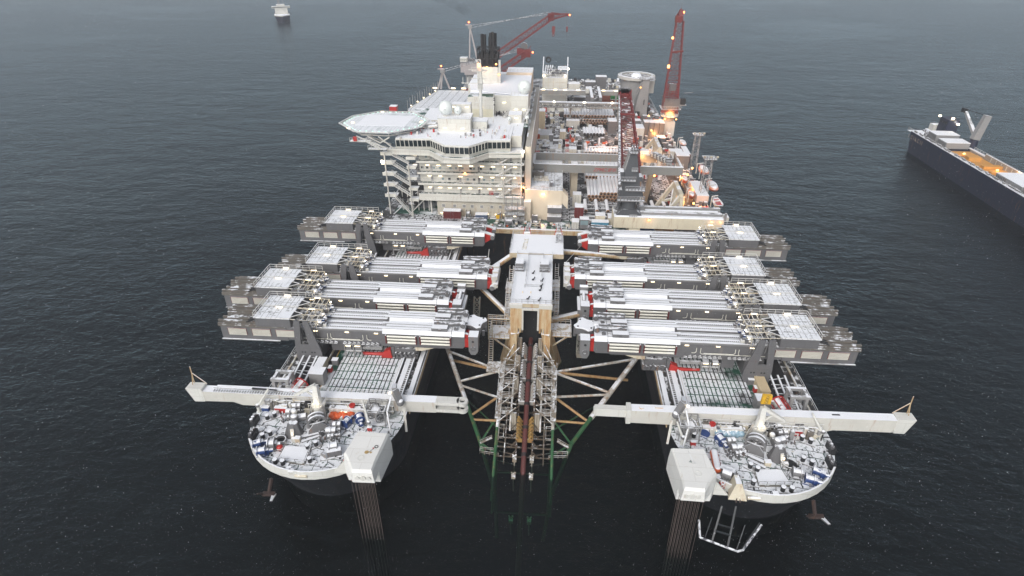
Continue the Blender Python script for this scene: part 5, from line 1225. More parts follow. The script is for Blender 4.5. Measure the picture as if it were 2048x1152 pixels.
# ---- far gantry: girder and truss
t=thing('aft_gantry_crane','long grey box and truss gantry crossing the far pipe deck, with a snowy trolley','gantry crane',(18,264,DK))
b=MB(); b.use(GG).bx(-7.5,276,25.6,37.5,279,28); b.use(SNOWM).bx(-7.5,276.1,28,37.5,277,28.15); b.use(WHT).rail([(-7.5,276,28),(37.5,276,28)],h=1.2,step=3); b.build('box_girder',t)
b=MB(); b.use(GG).lattice((-9,247,27),(35,247,27),2.4,2.2,n=26,r=.26,rb=.14); b.use(GREYS).bx(-9,246,28.2,35,248.4,28.5); b.build('truss_girder',t)
for x,y in((10,248),(8,277),(-8,248),(35.5,248),(36.5,277)): b=MB(); b.use(GG).bar((x,y,27),(x,y,DK),1.0); b.build('gantry_leg',t)
b=MB(); b.use(GREYL); b.bar((10,246,26),(22,246,14),.3); b.bar((22,246,26),(10,246,14),.3); b.build('cross_brace',t)
b=MB(); b.use(GREYS); b.bx(20.5,250,28.4,22,277,30.4); b.bx(25,250,28.4,26.5,277,30.4); b.use(GREYM)
for q in range(24): b.bc((23.5+(q%3-1)*.9,251+q*1.1,29+.5*(q%4)),(1.2,.9,1.2))
b.use(GREYV).bx(18.6,262,22,27.5,266,28); b.use(WHT).bx(18.6,270,28,20.6,276,30.5); b.build('trolley',t)
for x in(1,17,31.5): lamp(t,(x,245.6,28.9),(.8,.4,.7),LF,'gantry_lamp')
for x in(-5.4,1.3,7,14.5,29,36): lamp(t,(x,275.8,28.5),(1.8,.3,.5),LW,'gantry_lamp')
b=MB()
# ---- far white house with pipework on top
t=thing('aft_process_house','tall white panelled house crowned with pipework and coils at the far end of the ship','deck house',(1,290,DK))
b=MB(); b.use(WALL).bx(-6.2,284,DK,8.2,302,33.2); b.use(CREAM)
for x in(-6,-3,0,3.8,8): b.bx(x,283.85,26,x+.25,284,33)
b.bx(-6.2,283.8,30.8,8.2,284,31.0); b.build('house_wall',t)
b=MB(); b.use(DKROOF).bx(-6.2,284,33.2,8.2,302,33.5); b.use(SNOWM).bx(2.5,292,36.2,8,302,36.6); b.use(WHT)
for x in(-6.2,8.2): b.bar((x,284,33),(x,300,42),.5); b.bar((x,284,33),(x,284,36),.3)
b.rail([(-6,284,33.5),(8,284,33.5)],h=1.6,step=1.2,w=.16)
for q in range(4): b.cyl((-5+q*1.2,286,34.5),(-4.6+q*1.3,298,37.5),.45,n=8)
b.use(GREYM)
for q in range(7): b.ring((-.4+q*1.1,287+q%2,35.6),.8,.22,10)
r_=random.Random(2)
for q in range(46): b.use((GREYM,WHT,GREYS)[q%3]).cyl((-5+r_.random()*12,285+r_.random()*14,33.5),(-5+r_.random()*12,285+r_.random()*14,35+r_.random()*2.5),.18,n=5)
b.use(BLACK).ring((-3.4,300,40.5),1.3,.5,14,axis=1); b.build('roof_pipework',t)
for x,z in((-5.4,34.6),(6.8,34.6),(8.4,38.5)): lamp(t,(x,283.5,z),(.9,.4,.9),LF,'flood_lamp')
# containers and cabins far aft
C=[(9,282,24,15.4,288,30.4,WHT,'white','pair of stacked white snowy cabins just right of the white panelled house'),
 (19,290,24,25,294,30,GREYV,'grey','grey container with snowy roof left of the taller stack, far aft'),(25.2,292,24,31.5,297,32.6,GREYV,'grey','taller grey container stack behind the far gantry girder'),
 (12.5,256+32,DK,20.5,292,21.5,GREYV,'dark','dark grey container seen under the far gantry girder'),
 (29,285,DK,33.8,289,24.5,mat('brick_container',(.32,.10,.06),.6,snow=.6),'red','brick red container under the far girder, left of the green one'),
 (34.2,285,DK,40.6,290,21.3,mat('brick_container',(.32,.10,.06)),'red','brick red container below the green one'),(34.2,285.2,21.4,40.6,290,24.8,GREENC,'green','green container stacked above a brick red one'),
 (9,258,DK+3,16,262,23.2,WHT,'white','long white tray cabin on the deck before the aft pipe rack'),(8.0,243,DK,15,246,19.6,WHT,'white','white cabin with two dark bays at the foot of the aft pipe rack'),
 (41.2,292,DK,46,300,24.2,GREYV,'grey','snow roofed grey container left of the tapering grey tower'),(46.5,296,DK,50,304,26.5,GREYV,'grey','snow roofed grey cabin touching the tapering grey tower'),
 (38.8,270,DK,46,275,22,GREYV,'grey','low grey container with wide snow roof beside the red boom tip'),(38.5,262,DK,45,266,20.5,GREYV,'grey','grey container with a teal side near the red boom'),(42,256,DK,47,260,19.8,GREYV,'grey','grey container third in line along the red boom'),(43,248,DK,48,252,19,GREYV,'grey','grey container nearest in the line along the red boom'),
 (30,240,DK,34.5,247,20.5,GREYV,'grey','tall grey machinery cabin right of the aft pipe rack')]
for i,(x0,y0,z0,x1,y1,z1,m_,c,lab) in enumerate(C): cont(x0,y0,z0,x1,y1,z1,m_,'%s_container'%c,lab,group='containers and cabins on the far deck')
for i in range(4): cont(47.6+i*2.6,232-i*.4,DK,50.0+i*2.6,237,22.6,GREYV,'upright_grey_box','%s of four tall grey boxes with bright snow tops before the grey tower'%('leftmost','second','third','rightmost')[i],group='four tall grey boxes')
cont(39.5,228,DK,47.4,236,20.5,WHT,'pale_long_cabin','long pale cabin at the foot of the tapering grey tower','cabin')
# ---- grey tapering tower with the wide ring drum
t=thing('ring_vent_tower','wide round grey drum with a snowy hub and rimmed top at the far right deck','drum tower',(38,210,DK))
def Gy(px,py,y):
    d=(px-1024)/FPX*RT-(py-576)/FPX*UP+fw
    return CAM+d*((y-CAM.y)/d.y)
b=MB(); b.use(GREYL).cyl((50,302,DK),(50,302,30.8),8.9,9.3,n=32); b.build('drum_wall',t)
t.location=(50,302,DK); 
for ch in t.children: ch.data.transform(Matrix.Translation(Vector((38-50,210-302,0))))
b=MB(); b.use(mat('pale_ring_paint',(.50,.49,.46),.5,snow=.5)).ring((50,302,31.5),10.3,.85,40,h=.7); b.cyl((50,302,30.6),(50,302,30.9),9.3,10.6,n=32); b.use(SNOWM).ring((50,302,32.3),9.3,.25,40,h=.12); b.build('rim_ring',t)
b=MB(); b.use(GREYM).cyl((50,302,30.9),(50,302,31.3),8.6,n=28); b.use(SNOWM).cyl((50,302,31.3),(50,302,33.2),3.6,2.2,n=10)
for q in range(9): a=q*.7; b.use(GREYM if q%2 else GREYL).bar((50,302,31.6),(50+8.6*math.cos(a),302+8.6*math.sin(a),31.5),.6,.4)
b.build('hub',t)
t=thing('tapering_tower','plain grey tapering tower standing in front of the wide round drum','tower',(50,276,DK))
p0,p1,p2,p3=Gy(1265,231,276),Gy(1293,231,276),Gy(1300,160,276),Gy(1287,160,276)
b=MB(); b.use(GREYL).prism([(p0.x,p0.z-1),(p1.x,p1.z-1),(p2.x,p2.z),(p3.x,p3.z)],276,283,Mxz); b.use(BLACK).bx(p1.x-2.6,275.95,p1.z+6,p1.x-2.1,276,p1.z+9); b.build('tower_shell',t)
b=MB(); b.use(GREYL).bar((p3.x,276,p3.z-1),(p3.x-4,276,p3.z-6),.4); b.bx(p3.x-2,275.6,p3.z,p2.x+3,283,p3.z+.4); b.rail([(p3.x-2,275.6,p3.z+.4),(p2.x+3,275.6,p3.z+.4)],h=1.2,step=1.5,w=.15); b.use(WHT).bx(p2.x+1,284,p3.z-9,p2.x+4,287,p3.z-2); b.build('top_bracket',t)
lamp(t,(p3.x-1.2,275.6,p3.z-4),(.5,.4,.5),LO,'tower_lamp')
# ================================================================ CRANES
# near crane: grey tower on the cream portal beam, red boom laid aft
t=thing('portal_beam','long cream portal beam on legs at the deck edge, snowy grey rails laid on top','portal',(42,115,DK))
b=MB(); b.use(mat('portal_cream',(.66,.60,.46),.5,snow=1,rust=.16)).bx(23.2,112,18.6,60.2,121,22.6)
b.prism([(23.2,18.6),(31.5,18.6),(31.5,14.4),(29.6,14.4),(29.6,16.2),(23.2,18)],112,112.8,Mxz) if 0 else b.bx(28.6,112.3,DK,32.4,120,18.6); b.bx(53.2,112.3,DK,58.4,120,18.6); b.build('beam_box',t)
b=MB(); 
for y,h,m_ in((112.6,.3,SNOWM),(114.6,.9,GREYL),(116.4,.3,SNOWM),(118.4,1.4,GREYL)): b.use(m_).bx(23.4,y,22.6,60,y+1.1,22.6+h)
b.use(GREYL).bx(34,116.2,22.6,59,117.6,23.4); b.use(SNOWM).bx(34.2,116.3,23.4,58.8,117.5,23.55); b.use(GREYL).bar((60.3,112.2,22),(60.3,112.2,25),.7); b.use(WHT).bc((61,114,22.6),(1.4,3,1.6)); b.build('top_rail',t)
for x in(35,56,59): lamp(t,(x,111.8,21.9),(.4,.3,.4),LO,'beam_lamp'); glow((x,111,21.8),(1,.45,.15),25,.2)
cont(33.5,119,DK,38.5,121,17.6,BLUE,'blue_container','dark blue container in the shade under the cream portal beam'); cont(39.2,119,DK,45.4,121,17.4,mat('ochre_container',(.42,.20,.06),.6),'ochre_container','ochre container in the shade under the cream portal beam')
t=thing('tower_crane','dark grey crane tower on the cream portal beam, red lattice boom laid aft','crane',(29.5,117,22.6))
TG=mat('crane_tower_grey',(.075,.08,.088),.5,snow=.35,rust=.05,var=.08)
CY=115.0
def cg(px,py): v=Gy(px,py,CY); return v.x,v.z
def cpoly(b,pts,y0,y1): b.prism([cg(*p) for p in pts],y0,y1,Mxz)
b=MB(); b.use(TG); cpoly(b,[(1229,434),(1284,435),(1281,424),(1268,414),(1243,414),(1232,424)],112.8,119)
for x in(1233,1239,1274,1280): c_=cg(x,431); b.cyl((c_[0],112.5,c_[1]),(c_[0],112.8,c_[1]),.6,n=10)
c_=cg(1264,425); b.use(GREYL).rail([(c_[0]-1,112.4,c_[1]-.8),(c_[0]+1.4,112.4,c_[1]-.8)],h=1,step=.8,w=.14); b.build('bogie_frame',t)
c0,c1=cg(1256.5,414),cg(1256.5,394); b=MB(); b.use(TG).cyl((c0[0],CY+1,c0[1]-.5),(c0[0],CY+1,c1[1]),2.5,2.6,n=22)
for q in(-3.4,3.2): b.bx(c0[0]+q-.25,CY-.6,c0[1]-.5,c0[0]+q+.25,CY+2,c1[1])
b.build('pedestal',t)
b=MB(); b.use(TG); cpoly(b,[(1243,395),(1279,395),(1279,356),(1245,356)],CY-1.4,CY+4)
cpoly(b,[(1236,393),(1244,393),(1244,378),(1237,378)],CY-1,CY+2.5); cpoly(b,[(1279,393),(1286,393),(1285,380),(1279,380)],CY-1,CY+2.5); cpoly(b,[(1277,361),(1284,361),(1284,352),(1277,352)],CY-1,CY+2); cpoly(b,[(1240,353),(1248,353),(1248,342),(1240,342)],CY-1,CY+2.5)
b.use(SNOWM)
for (xa,xb,yy) in((1237,1244,378),(1279,1285,380),(1277,1284,352),(1240,1248,342)): u_,v_=cg(xa,yy),cg(xb,yy); b.bx(u_[0],CY-1,u_[1],v_[0],CY+2.4,u_[1]+.14)
b.use(GREYS)
for (xa,xb,yy) in((1233,1287,395),(1249,1288,375),(1239,1270,356)):
    u_,v_=cg(xa,yy),cg(xb,yy); b.bx(u_[0],CY-2.8,u_[1]-.3,v_[0],CY-1.4,u_[1]); b.rail([(u_[0],CY-2.75,u_[1]),(v_[0],CY-2.75,v_[1])],h=1.25,step=1.1,w=.2)
for q in range(5): u_=cg(1234+q*.8,392-q*8); b.bar((u_[0],CY-1,u_[1]),(u_[0]+.7,CY-1,u_[1]+1.3),.2)
b.build('machinery_house',t)
b=MB(); b.use(TG); cpoly(b,[(1248,357),(1278,357),(1274,307),(1260,307),(1250,338)],CY-1.2,CY+3); b.use(GREYL); cpoly(b,[(1247.5,338),(1250,338),(1260,307),(1258.5,307)],CY-1.25,CY+2.6)
u_,v_=cg(1258,304),cg(1275,304); b.use(GREYS).bx(u_[0],CY-2.2,u_[1],v_[0],CY+3.2,u_[1]+.3); b.rail([(u_[0],CY-2.2,u_[1]+.3),(v_[0],CY-2.2,u_[1]+.3)],h=1.2,step=.9,w=.16)
b.use(GREYM)
for q in range(3): x_=u_[0]+.7+q*.85; b.cyl((x_,CY-.6,u_[1]+1.4),(x_+.3,CY-.6,u_[1]+1.4),.9,n=12); b.bar((x_,CY,u_[1]),(x_+.2,CY,u_[1]+2.6),.3)
w_=cg(1262,339); b.use(GREYL).bx(w_[0],CY-2.3,w_[1],w_[0]+1.9,CY-1.2,w_[1]+.2); b.rail([(w_[0],CY-2.3,w_[1]+.2),(w_[0]+1.9,CY-2.3,w_[1]+.2)],h=1.1,step=.7,w=.18); b.build('mast_tower',t)
b=MB(); base=G(1262,338,34); tip=G(1250,188,47); b.use(REDC); b.lattice(base,tip,6.2,3.0,4.2,2.0,n=20,r=.28,rb=.08)
for q in range(14): f=q/14; c=base+(tip-base)*f; b.use(GREYS).bc((c.x+(q%3-1)*1.2,c.y,c.z+.2),(.9,1.6,.3))
b.use(REDC).bc(tip+Vector((0,1,0)),(5.4,3,3.4)); m_=base+(tip-base)*.62; b.bar((m_.x-3,m_.y,m_.z+2),(m_.x+3,m_.y,m_.z+2),.7); b.build('lattice_boom',t)
b=MB(); b.use(GREYM)
for q in range(12): b.cyl((tip.x-2+q*.35,tip.y-.5+(q%3),tip.z+1.5),(tip.x-2+q*.35,tip.y-.1+(q%3),tip.z+1.5),1.1-(q%3)*.2,n=10); 
b.build('tip_sheave',t)
b=MB(); a=G(1239,372,36); c=G(1239,172,48); b.use(GREYM).cyl(a,c,.6,.45,n=8); b.build('luffing_strut',t)
glow(Gy(1276,288,170),(1,.35,.1),60,.3)
# standing red crane at the right edge
def cyl_crane_right():
    t=thing('pedestal_crane','red lattice boom crane raised steeply on an orange lit white pedestal at the right edge','crane',(61.2,240,DK))
    b=MB(); b.use(WHT).bx(58.4,238.4,DK,64.4,244,21.2); b.bx(59,238.4,21.2,63.8,243,21.8); b.use(mat('pedestal_glow_cream',(.62,.48,.34),.5)).cyl((61.2,240.5,21.8),(61.2,240.5,24.2),2.6,3.0,n=18); b.build('pedestal',t)  # orange lamp glow painted into the round pedestal's cream
    b=MB(); b.use(WHT).cyl((61.2,240.5,24.2),(61.2,240.5,24.5),4.6,n=20); b.rail([(61.2+4.6*math.cos(a*.52),240.5+4.6*math.sin(a*.52),24.5) for a in range(13)],h=1.1,step=2,w=.15); b.build('ring_platform',t)
    b=MB(); b.use(mat('lit_cream_slew',(.7,.5,.3),.5)).cyl((61.2,240.5,24.5),(61.2,240.5,27.6),2.7,n=18); b.use(GREYV).bx(57.2,238,27.6,65.4,245,33.2); b.use(GREYL).rail([(56.2,237.6,28.2),(66.2,237.6,28.2)],h=1.2,step=1.2,w=.18); b.bx(56.2,237.4,27.8,66.2,246,28.0); b.use(BLACK).bx(65.6,237.6,30.4,68.0,240,33.4); b.use(GREYL).bx(65.4,237.5,30.0,68.6,240.2,30.3); b.bar((67,239,36),(71,239,36.4),.2); b.build('machinery_cab',t)  # slew column cream carries painted-in orange lamplight
    ba,tp=Gy(1338,226,239.5),Gy(1360,42,246)
    b=MB(); b.use(REDC); b.lattice(ba,tp,7.6,3.6,3.4,2.4,n=19,r=.26,rb=.08,upv=(0,1,0)); 
    for q in range(16): f=.02+q*.02; c=ba+(tp-ba)*f; b.use(REDC).bar((c.x-3.6,c.y-1.6,c.z),(c.x+3.4,c.y-1.6,c.z+1.0),.5)
    m_=ba+(tp-ba)*.68; b.bar((m_.x-2.6,m_.y-2,m_.z),(m_.x+3,m_.y-2,m_.z+.6),.9)
    b.use(REDC); u=(tp-ba).normalized(); b.bar(tp,tp+u*5,3.6,2.6,2.2,1.6); b.bar(tp+u*2+Vector((-2,0,0)),tp+u*5.6,.5); b.bc(tp+u*1+Vector((-1,-1,0)),(3.2,2,3))
    b.build('lattice_boom',t)
    b=MB(); b.use(GREYM)
    for dx in(-1.9,-1.2,1.0): b.cyl(ba+Vector((dx,-2.2,6)),tp+Vector((dx*.5,-1.6,0)),.10,n=4)
    b.use(REDC).bar(ba+Vector((-3.6,-2,6)),tp+Vector((-2.4,-1.8,-4)),.5); b.build('boom_rope',t)
    b=MB(); b.use(GREYL).bar(tp+u*5,tp+u*8.4,.15); b.use(GREYM); c=ba+(tp-ba)*.28; b.bc(c+Vector((0,-1,0)),(3.4,2,5)); b.build('block',t)
    lamp(t,tp+u*4+Vector((1.2,-.9,0)),(.6,.4,.7),LR,'boom_lamp'); c=ba+(tp-ba)*.53; lamp(t,c+Vector((-3.4,-2.6,0)),(1.0,.4,1.4),LO,'boom_lamp'); c=ba+(tp-ba)*.83; lamp(t,c+Vector((-2.9,-2.0,0)),(.7,.4,.9),LO,'boom_lamp')
    for x in(58.4,64.2): lamp(t,(x,236.2,23.4),(.5,.3,.5),LO,'pedestal_lamp')
    glow((61.2,234.5,26),(1,.45,.13),900); glow((56,237,24),(1,.42,.12),260)
cyl_crane_right()
def far_crane(name,lab,ped,mt,mb,boom0,boom1,wd,y,hull_,jib=None,hooks=()):
    t=thing(name,lab,'crane',(ped[0],ped[1],DK))
    b=MB(); b.use(GREYL).cyl((ped[0],ped[1],DK),(ped[0],ped[1],ped[2]),3.0,n=14); b.build('pedestal',t)
    if hull_:
        b=MB(); b.use(mat('crane_house_grey',(.34,.31,.31),.5,snow=.8)); x,yy,z=ped; b.prism([(x-5.3,yy-5),(x+5.3,yy-5),(x+5.3,yy+5),(x-5.3,yy+5)],z,z+5.4); b.prism([(x-3,yy-5),(x+5.3,yy-5),(x+5,yy+4),(x-3,yy+4)],z-1.4,z); b.use(GREYS).bx(x-5.5,yy-5.2,z+5.4,x+5.4,yy+5,z+6.1)
        b.use(WHT).bx(x-5.4,yy-5.2,z+6.2,x-1,yy-2,z+8.6); b.use(GREYM)
        for q in range(5): b.cyl((x-4+q*1.5,yy-4,z+7.2),(x-3.2+q*1.5,yy-3,z+7.2),.9,n=10)
        b.use(GREYS).rail([(x-5.4,yy-5.1,z+6.2),(x+5,yy-5.1,z+6.2)],h=1.2,step=1.3,w=.2); b.build('machinery_house',t)
    b=MB(); b.use(mat('mast_grey',(.36,.33,.33),.5)); T0,T1=Vector(mt),mb
    for q in T1: b.bar(q,T0,1.5 if hull_ else .9,.9,.9,.6)
    b.use(GREYL).bc(T0,(2.4,1.6,1.8)); b.bc(T0+Vector((-1,0,1.0)),(3.4,1.2,.5)); b.build('mast_frame',t)
    b=MB(); b.use(REDC); b.lattice(boom0,boom1,wd,wd*.8,wd*.8,wd*.6,n=16,r=.30,rb=.10); b.build('lattice_boom',t)
    if jib:
        b=MB(); b.use(REDC).lattice(boom1,jib,wd*.7,wd*.6,.8,.8,n=6,r=.26,rb=.10); b.bar(boom1+Vector((0,0,2.4)),jib,.4); b.bc(boom1,(3.4,2,4)); b.bc(jib,(1.6,1,1.4)); b.build('jib',t); lamp(t,jib+Vector((1.6,0,-.2)),(.7,.5,.6),LR,'jib_lamp')
    else: 
        b=MB(); b.use(REDC).bc(boom1,(5,3,4)); b.bc(boom1+Vector((-3,0,1)),(3.6,2,3)); b.use(GREYM).cyl(boom1+Vector((-1,-1,3.4)),boom1+Vector((-1,.4,3.4)),1.9,n=14); b.use(REDC).bar(boom1,boom1+Vector((2.6,0,3.6)),.3); b.build('boom_head',t); lamp(t,boom1+Vector((3.6,0,.4)),(.7,.5,.6),LR,'jib_lamp')
    b=MB(); b.use(GREYM); 
    for dz_ in(0,1.4): b.cyl(T0+Vector((0,0,dz_-.6)),boom1+Vector((-1,0,2.6-dz_*.8)),.13,n=4)
    for (p,q,r) in hooks: b.cyl(p,q,.09,n=4)
    b.build('stay_rope',t)
    for i,(p,q,r) in enumerate(hooks):
        b=MB(); b.use(REDC)
        if r: 
            b.bc(q,(r*1.2,.8,r*2)); b.bc(q-Vector((0,0,r*1.4)),(r*.8,.7,r)); b.ring(q-Vector((0,0,r*2.2)),r*.45,.14,10,axis=1)
        b.build('hook_block',t) if r else None
    lamp(t,T0+Vector((-.6,0,2.6)),(.6,.4,.6),LR,'mast_lamp')
Y=300
g=lambda x,y,Y=Y: Gy(x,y,Y)
v=g(941,142)
far_crane('pedestal_crane','tall far left crane, long red lattice boom with cranked jib',(v.x,Y,v.z),g(940,54),[g(939,124)+Vector((0,0,-1)),g(955,120)],g(958,136),g(1102,34),4.6,Y,True,g(1134,29),[(g(1107,46),g(1107,58),1.5),(g(1133,33),g(1134,56),.8),(g(1134,56),g(1134,80),0)])
Y=262; v=g(890,190)
far_crane('pedestal_crane','lower far left crane, grey A shaped mast and short red boom',(v.x,Y,v.z),g(885,142,Y),[g(882,178,Y),g(900,178,Y),g(876,178,Y)],g(908,205,Y),g(1052,106,Y),4.4,Y,False,None,[(g(1047,114,Y),g(1045,140,Y),1.3),(g(1058,114,Y),g(1058,150,Y),0)])
# ================================================================ right deck edge: towers, frames, boats
def light_tower(x,y,z0,z1,w,lab):
    t=thing('lattice_light_tower',lab,'light tower',(x,y,z0),'lattice light towers'); b=MB(); b.use(GREYL).lattice((x,y,z0),(x,y,z1),w,w,w*.8,w*.8,n=7,r=.11,rb=.05,upv=(0,1,0)); b.build('lattice_mast',t)
    b=MB(); b.use(GREYL).bx(x-w*.8,y-w*.8,z1,x+w*.8,y+w*.8,z1+.25); b.rail([(x-w*.8,y-w*.8,z1+.2),(x+w*.8,y-w*.8,z1+.2)],h=1.3,step=1,w=.2); b.use(CREAM)
    for q in(-.8,0,.8): b.bc((x+q*w,y-w*.8,z1+1.3),(.8,.4,.6))
    b.build('lamp_platform',t)
light_tower(61.6,150,DK+1,31.5,3.0,'nearer lattice light tower rising beside the orange lifeboats'); light_tower(65,188,DK,29.5,2.6,'farther lattice light tower at the right deck edge'); 
def aframe(x,y,s_,lab):
    t=thing('pipe_support_frame',lab,'support frame',(x,y,DK),'cream triangular frames'); b=MB(); b.use(CREAM)
    for yy in(y,y+17*s_):
        b.bar((x-8*s_,yy-3,DK),(x,yy,DK+11*s_),.9,1.5); b.bar((x+.6,yy-2,DK),(x+.6,yy,DK+11*s_),1.5,1.3); b.bar((x-6*s_+1,yy-2.4,DK+3*s_),(x+.4,yy-1.6,DK+4*s_),.8)
    b.bar((x+.4,y,DK+11*s_),(x+.4,y+17*s_,DK+11*s_),1.5,2.2); b.bar((x-4*s_,y,DK+5*s_),(x,y+17*s_,DK+9*s_),.5)
    b.build('frame_beam',t)
    for q in range(6): b=MB(); b.use(DARK).bar((x+1.2,y+1+q*2.6*s_,DK+11.5*s_),(x+1.8,y+1.4+q*2.6*s_,DK+12.6*s_),.6); b.build('roller',t)
aframe(48.6,131.6,.8,'nearest cream triangular frame with dark rollers, close to the portal beam'); aframe(47.6,181,.95,'farther cream triangular frame with dark rollers, beside the red boom')
def lifeboat(x,y,z,L,W,lab,open_=False,m=ORG):
    t=thing('lifeboat',lab,'lifeboat',(x,y,z),'lifeboats along the right deck edge'); b=MB(); b.use(m)
    n=9; vs=[];k=8
    for i in range(n):
        f=i/(n-1); w_=W/2*math.sin(math.pi*min(max(f,.04),.96))**.5; yy=y-L/2+L*f; sh=.5*(2*f-1)**2
        for j in range(k): a=math.pi*j/(k-1); vs.append((x-w_*math.cos(a),yy,z+1.6+sh-1.6*math.sin(a)*(w_/(W/2))))
    b.add(vs,[(i*k+j,(i+1)*k+j,(i+1)*k+j+1,i*k+j+1) for i in range(n-1) for j in range(k-1)])
    b.use(WHT if open_ else m)
    b.add([vs[i*k] for i in range(n)]+[vs[i*k+k-1] for i in range(n-1,-1,-1)],[tuple(range(2*n))[::-1]]); b.build('boat_hull',t)
    b=MB()
    if open_: 
        b.use(RED); [b.bc((x,y-L/4+q*L/5,z+1.75),(W*.6,L*.12,.3)) for q in range(4)]; b.use(WHT).tube([vs[i*k] for i in range(n)],.2,5).tube([vs[i*k+k-1] for i in range(n)],.2,5); b.build('thwart',t)
    else: b.use(mat('lifeboat_canopy',(.70,.35,.22),.5,snow=1.1)).sph((x,y,z+1.7),W/2*.92,14,9,.75); 
    if not open_:
        for v_ in range(len(b.v)): b.v[v_]=Vector((b.v[v_].x,y+(b.v[v_].y-y)*(L/W)*.92,b.v[v_].z))
        b.build('canopy',t)
    for q in(-.3,.3): b=MB(); b.use(WHT); b.bar((x-W*.55,y+L*q,z-1.2),(x-W*.55,y+L*q,z+3.2),.3); b.bar((x-W*.55,y+L*q,z+3.2),(x+.3,y+L*q,z+3.6),.28); b.build('davit',t)
lifeboat(57.4,167,DK+1,7,2.6,'small orange capsule boat standing on the brown walkway, farther of two'); lifeboat(57.0,150,DK+1,7,2.6,'small orange capsule boat on the brown walkway, nearer of two')
lifeboat(67.0,176,DK+2,11.5,4.2,'large white canopied lifeboat hung outboard, farther of two'); lifeboat(66.6,157,DK+2,11.5,4.4,'large white canopied lifeboat hung outboard, nearer of two'); lifeboat(65.6,141.8,DK+1,8.5,3.4,'open red and white rescue boat hung outboard nearest the portal beam',True,WHT); lifeboat(65,216,DK+1.6,9,3.4,'red boat hung outboard below the standing red crane',False,DKRED)
cont(58.4,146,DK+.6,63,162,17.6,mat('pinkish_white_deckhouse',(.62,.50,.44),.5),'davit_house','long pinkish white deck house between the walkway and the lifeboats','deck house',doors=False)
cont(56.4,184,DK,62,190,21,GREYV,'grey_cabin','grey cabin with blue white roof at the foot of the farther light tower','cabin'); cont(55.2,195,DK,61,199,19.5,WHT,'white_cabin','snow white cabin behind the grey one on the right deck','cabin'); cont(53.8,224,DK,58,229,17,GREYV,'small_grey_cabin','small dark grey cabin below the standing red crane','cabin')
cont(62.5,196,DK,65,208,18,DKRED,'dark_red_frame','dark red machinery frame at the right deck edge','machinery frame',doors=False)
b=MB(); b.use(WHT)
for q in range(16): b.bar((49.6,128+q*1.3,DK+.5),(51.2,128.3+q*1.3,DK+.5),.25)
b.bar((49.6,128,DK+.6),(49.6,149,DK+.6),.3); b.bar((51.2,128,DK+.6),(51.2,149,DK+.6),.3); o=b.build('ladder_rack',loc=(50,138,DK)); tag(o,'long pale ladder-like rack lying between the cream frame and the brown walkway','rack')
for p,e in(((56,155,17),850),((55.4,168,17),750),((60,140,17),350),((53,230,17),900),((56,225,20),800),((50,200,18),700),((58,178,18),600),((52,250,18),600)): glow(p,(1,.42,.12),e)
def walk_lamp(x,y,z,lab):
    t=thing('sodium_lamp',lab,'lamp',(x,y,z),'orange deck lamps'); b=MB(); b.use(GREYL).cyl((x,y,DK),(x,y,z),.1,n=5); b.build('post',t); lamp(t,(x,y,z+.3),(.6,.5,.6),LO,'lamp_head')
for x,y,z,l in((56.4,141.5,16,'orange lamp on the brown walkway nearest the portal beam'),(58.6,168,18,'orange lamp by the farther capsule boat'),(50.6,226,20,'orange lamp beside the four tall grey boxes'),(46,200,19,'orange lamp under the farther cream frame'),(54,262,18,'orange lamp at the foot of the tapering tower'),(61,172,19.5,'orange lamp between walkway and farther lifeboat')): walk_lamp(x,y,z,l)
r_=random.Random(44); b=MB()
for q in range(150):
    y=128+r_.random()*150; x=58.6+r_.random()*4; h=.4+r_.random()*1.6
    if 145<y<163 or 183<y<200 or 236<y<246: continue
    b.use((WHT,GREYM,ORG,GREYS,RED,WHT,DARK)[q%7]).bc((x,y,DK+h/2),(.4+r_.random()*1.4,.4+r_.random()*1.8,h))
o=b.build('edge_gear',loc=(60,180,DK)); tag(o,'small white, red and grey davit gear crowded along the right deck edge','deck gear',kind='stuff')
# ================================================================ BOW EQUIPMENT
def LB(X,Y): v=G(480+X/5.009,740+Y/5.009,DK); return v.x,v.y
def RB(X,Y): v=G(1320+X/4.608,760+Y/4.608,DK); return v.x,v.y
def side(s): return 'left' if s<0 else 'right'
def bollard_pair(a,b_,lab,s):
    cx,cy=(a[0]+b_[0])/2,(a[1]+b_[1])/2
    t=thing('mooring_bollards',lab,'bollards',(cx,cy,DK),'black mooring bollards on the %s bow'%side(s))
    d=Vector((b_[0]-a[0],b_[1]-a[1],0)); d=d.normalized() if d.length>0 else Vector((1,0,0)); k=MB(); k.use(GREYL); A=Vector((a[0],a[1],DK+.15))-d*1.1; B_=Vector((b_[0],b_[1],DK+.15))+d*1.1; k.bar(A,B_,1.2,.25); k.build('base_plate',t)
    for p in({a,b_}):
        k=MB(); k.use(BLACK).cyl((p[0],p[1],DK+.2),(p[0],p[1],DK+1.3),.42,n=12); k.cyl((p[0],p[1],DK+1.3),(p[0],p[1],DK+1.42),.52,n=12); k.use(SNOWM).cyl((p[0],p[1],DK+1.42),(p[0],p[1],DK+1.5),.48,n=12); k.build('bollard_post',t)
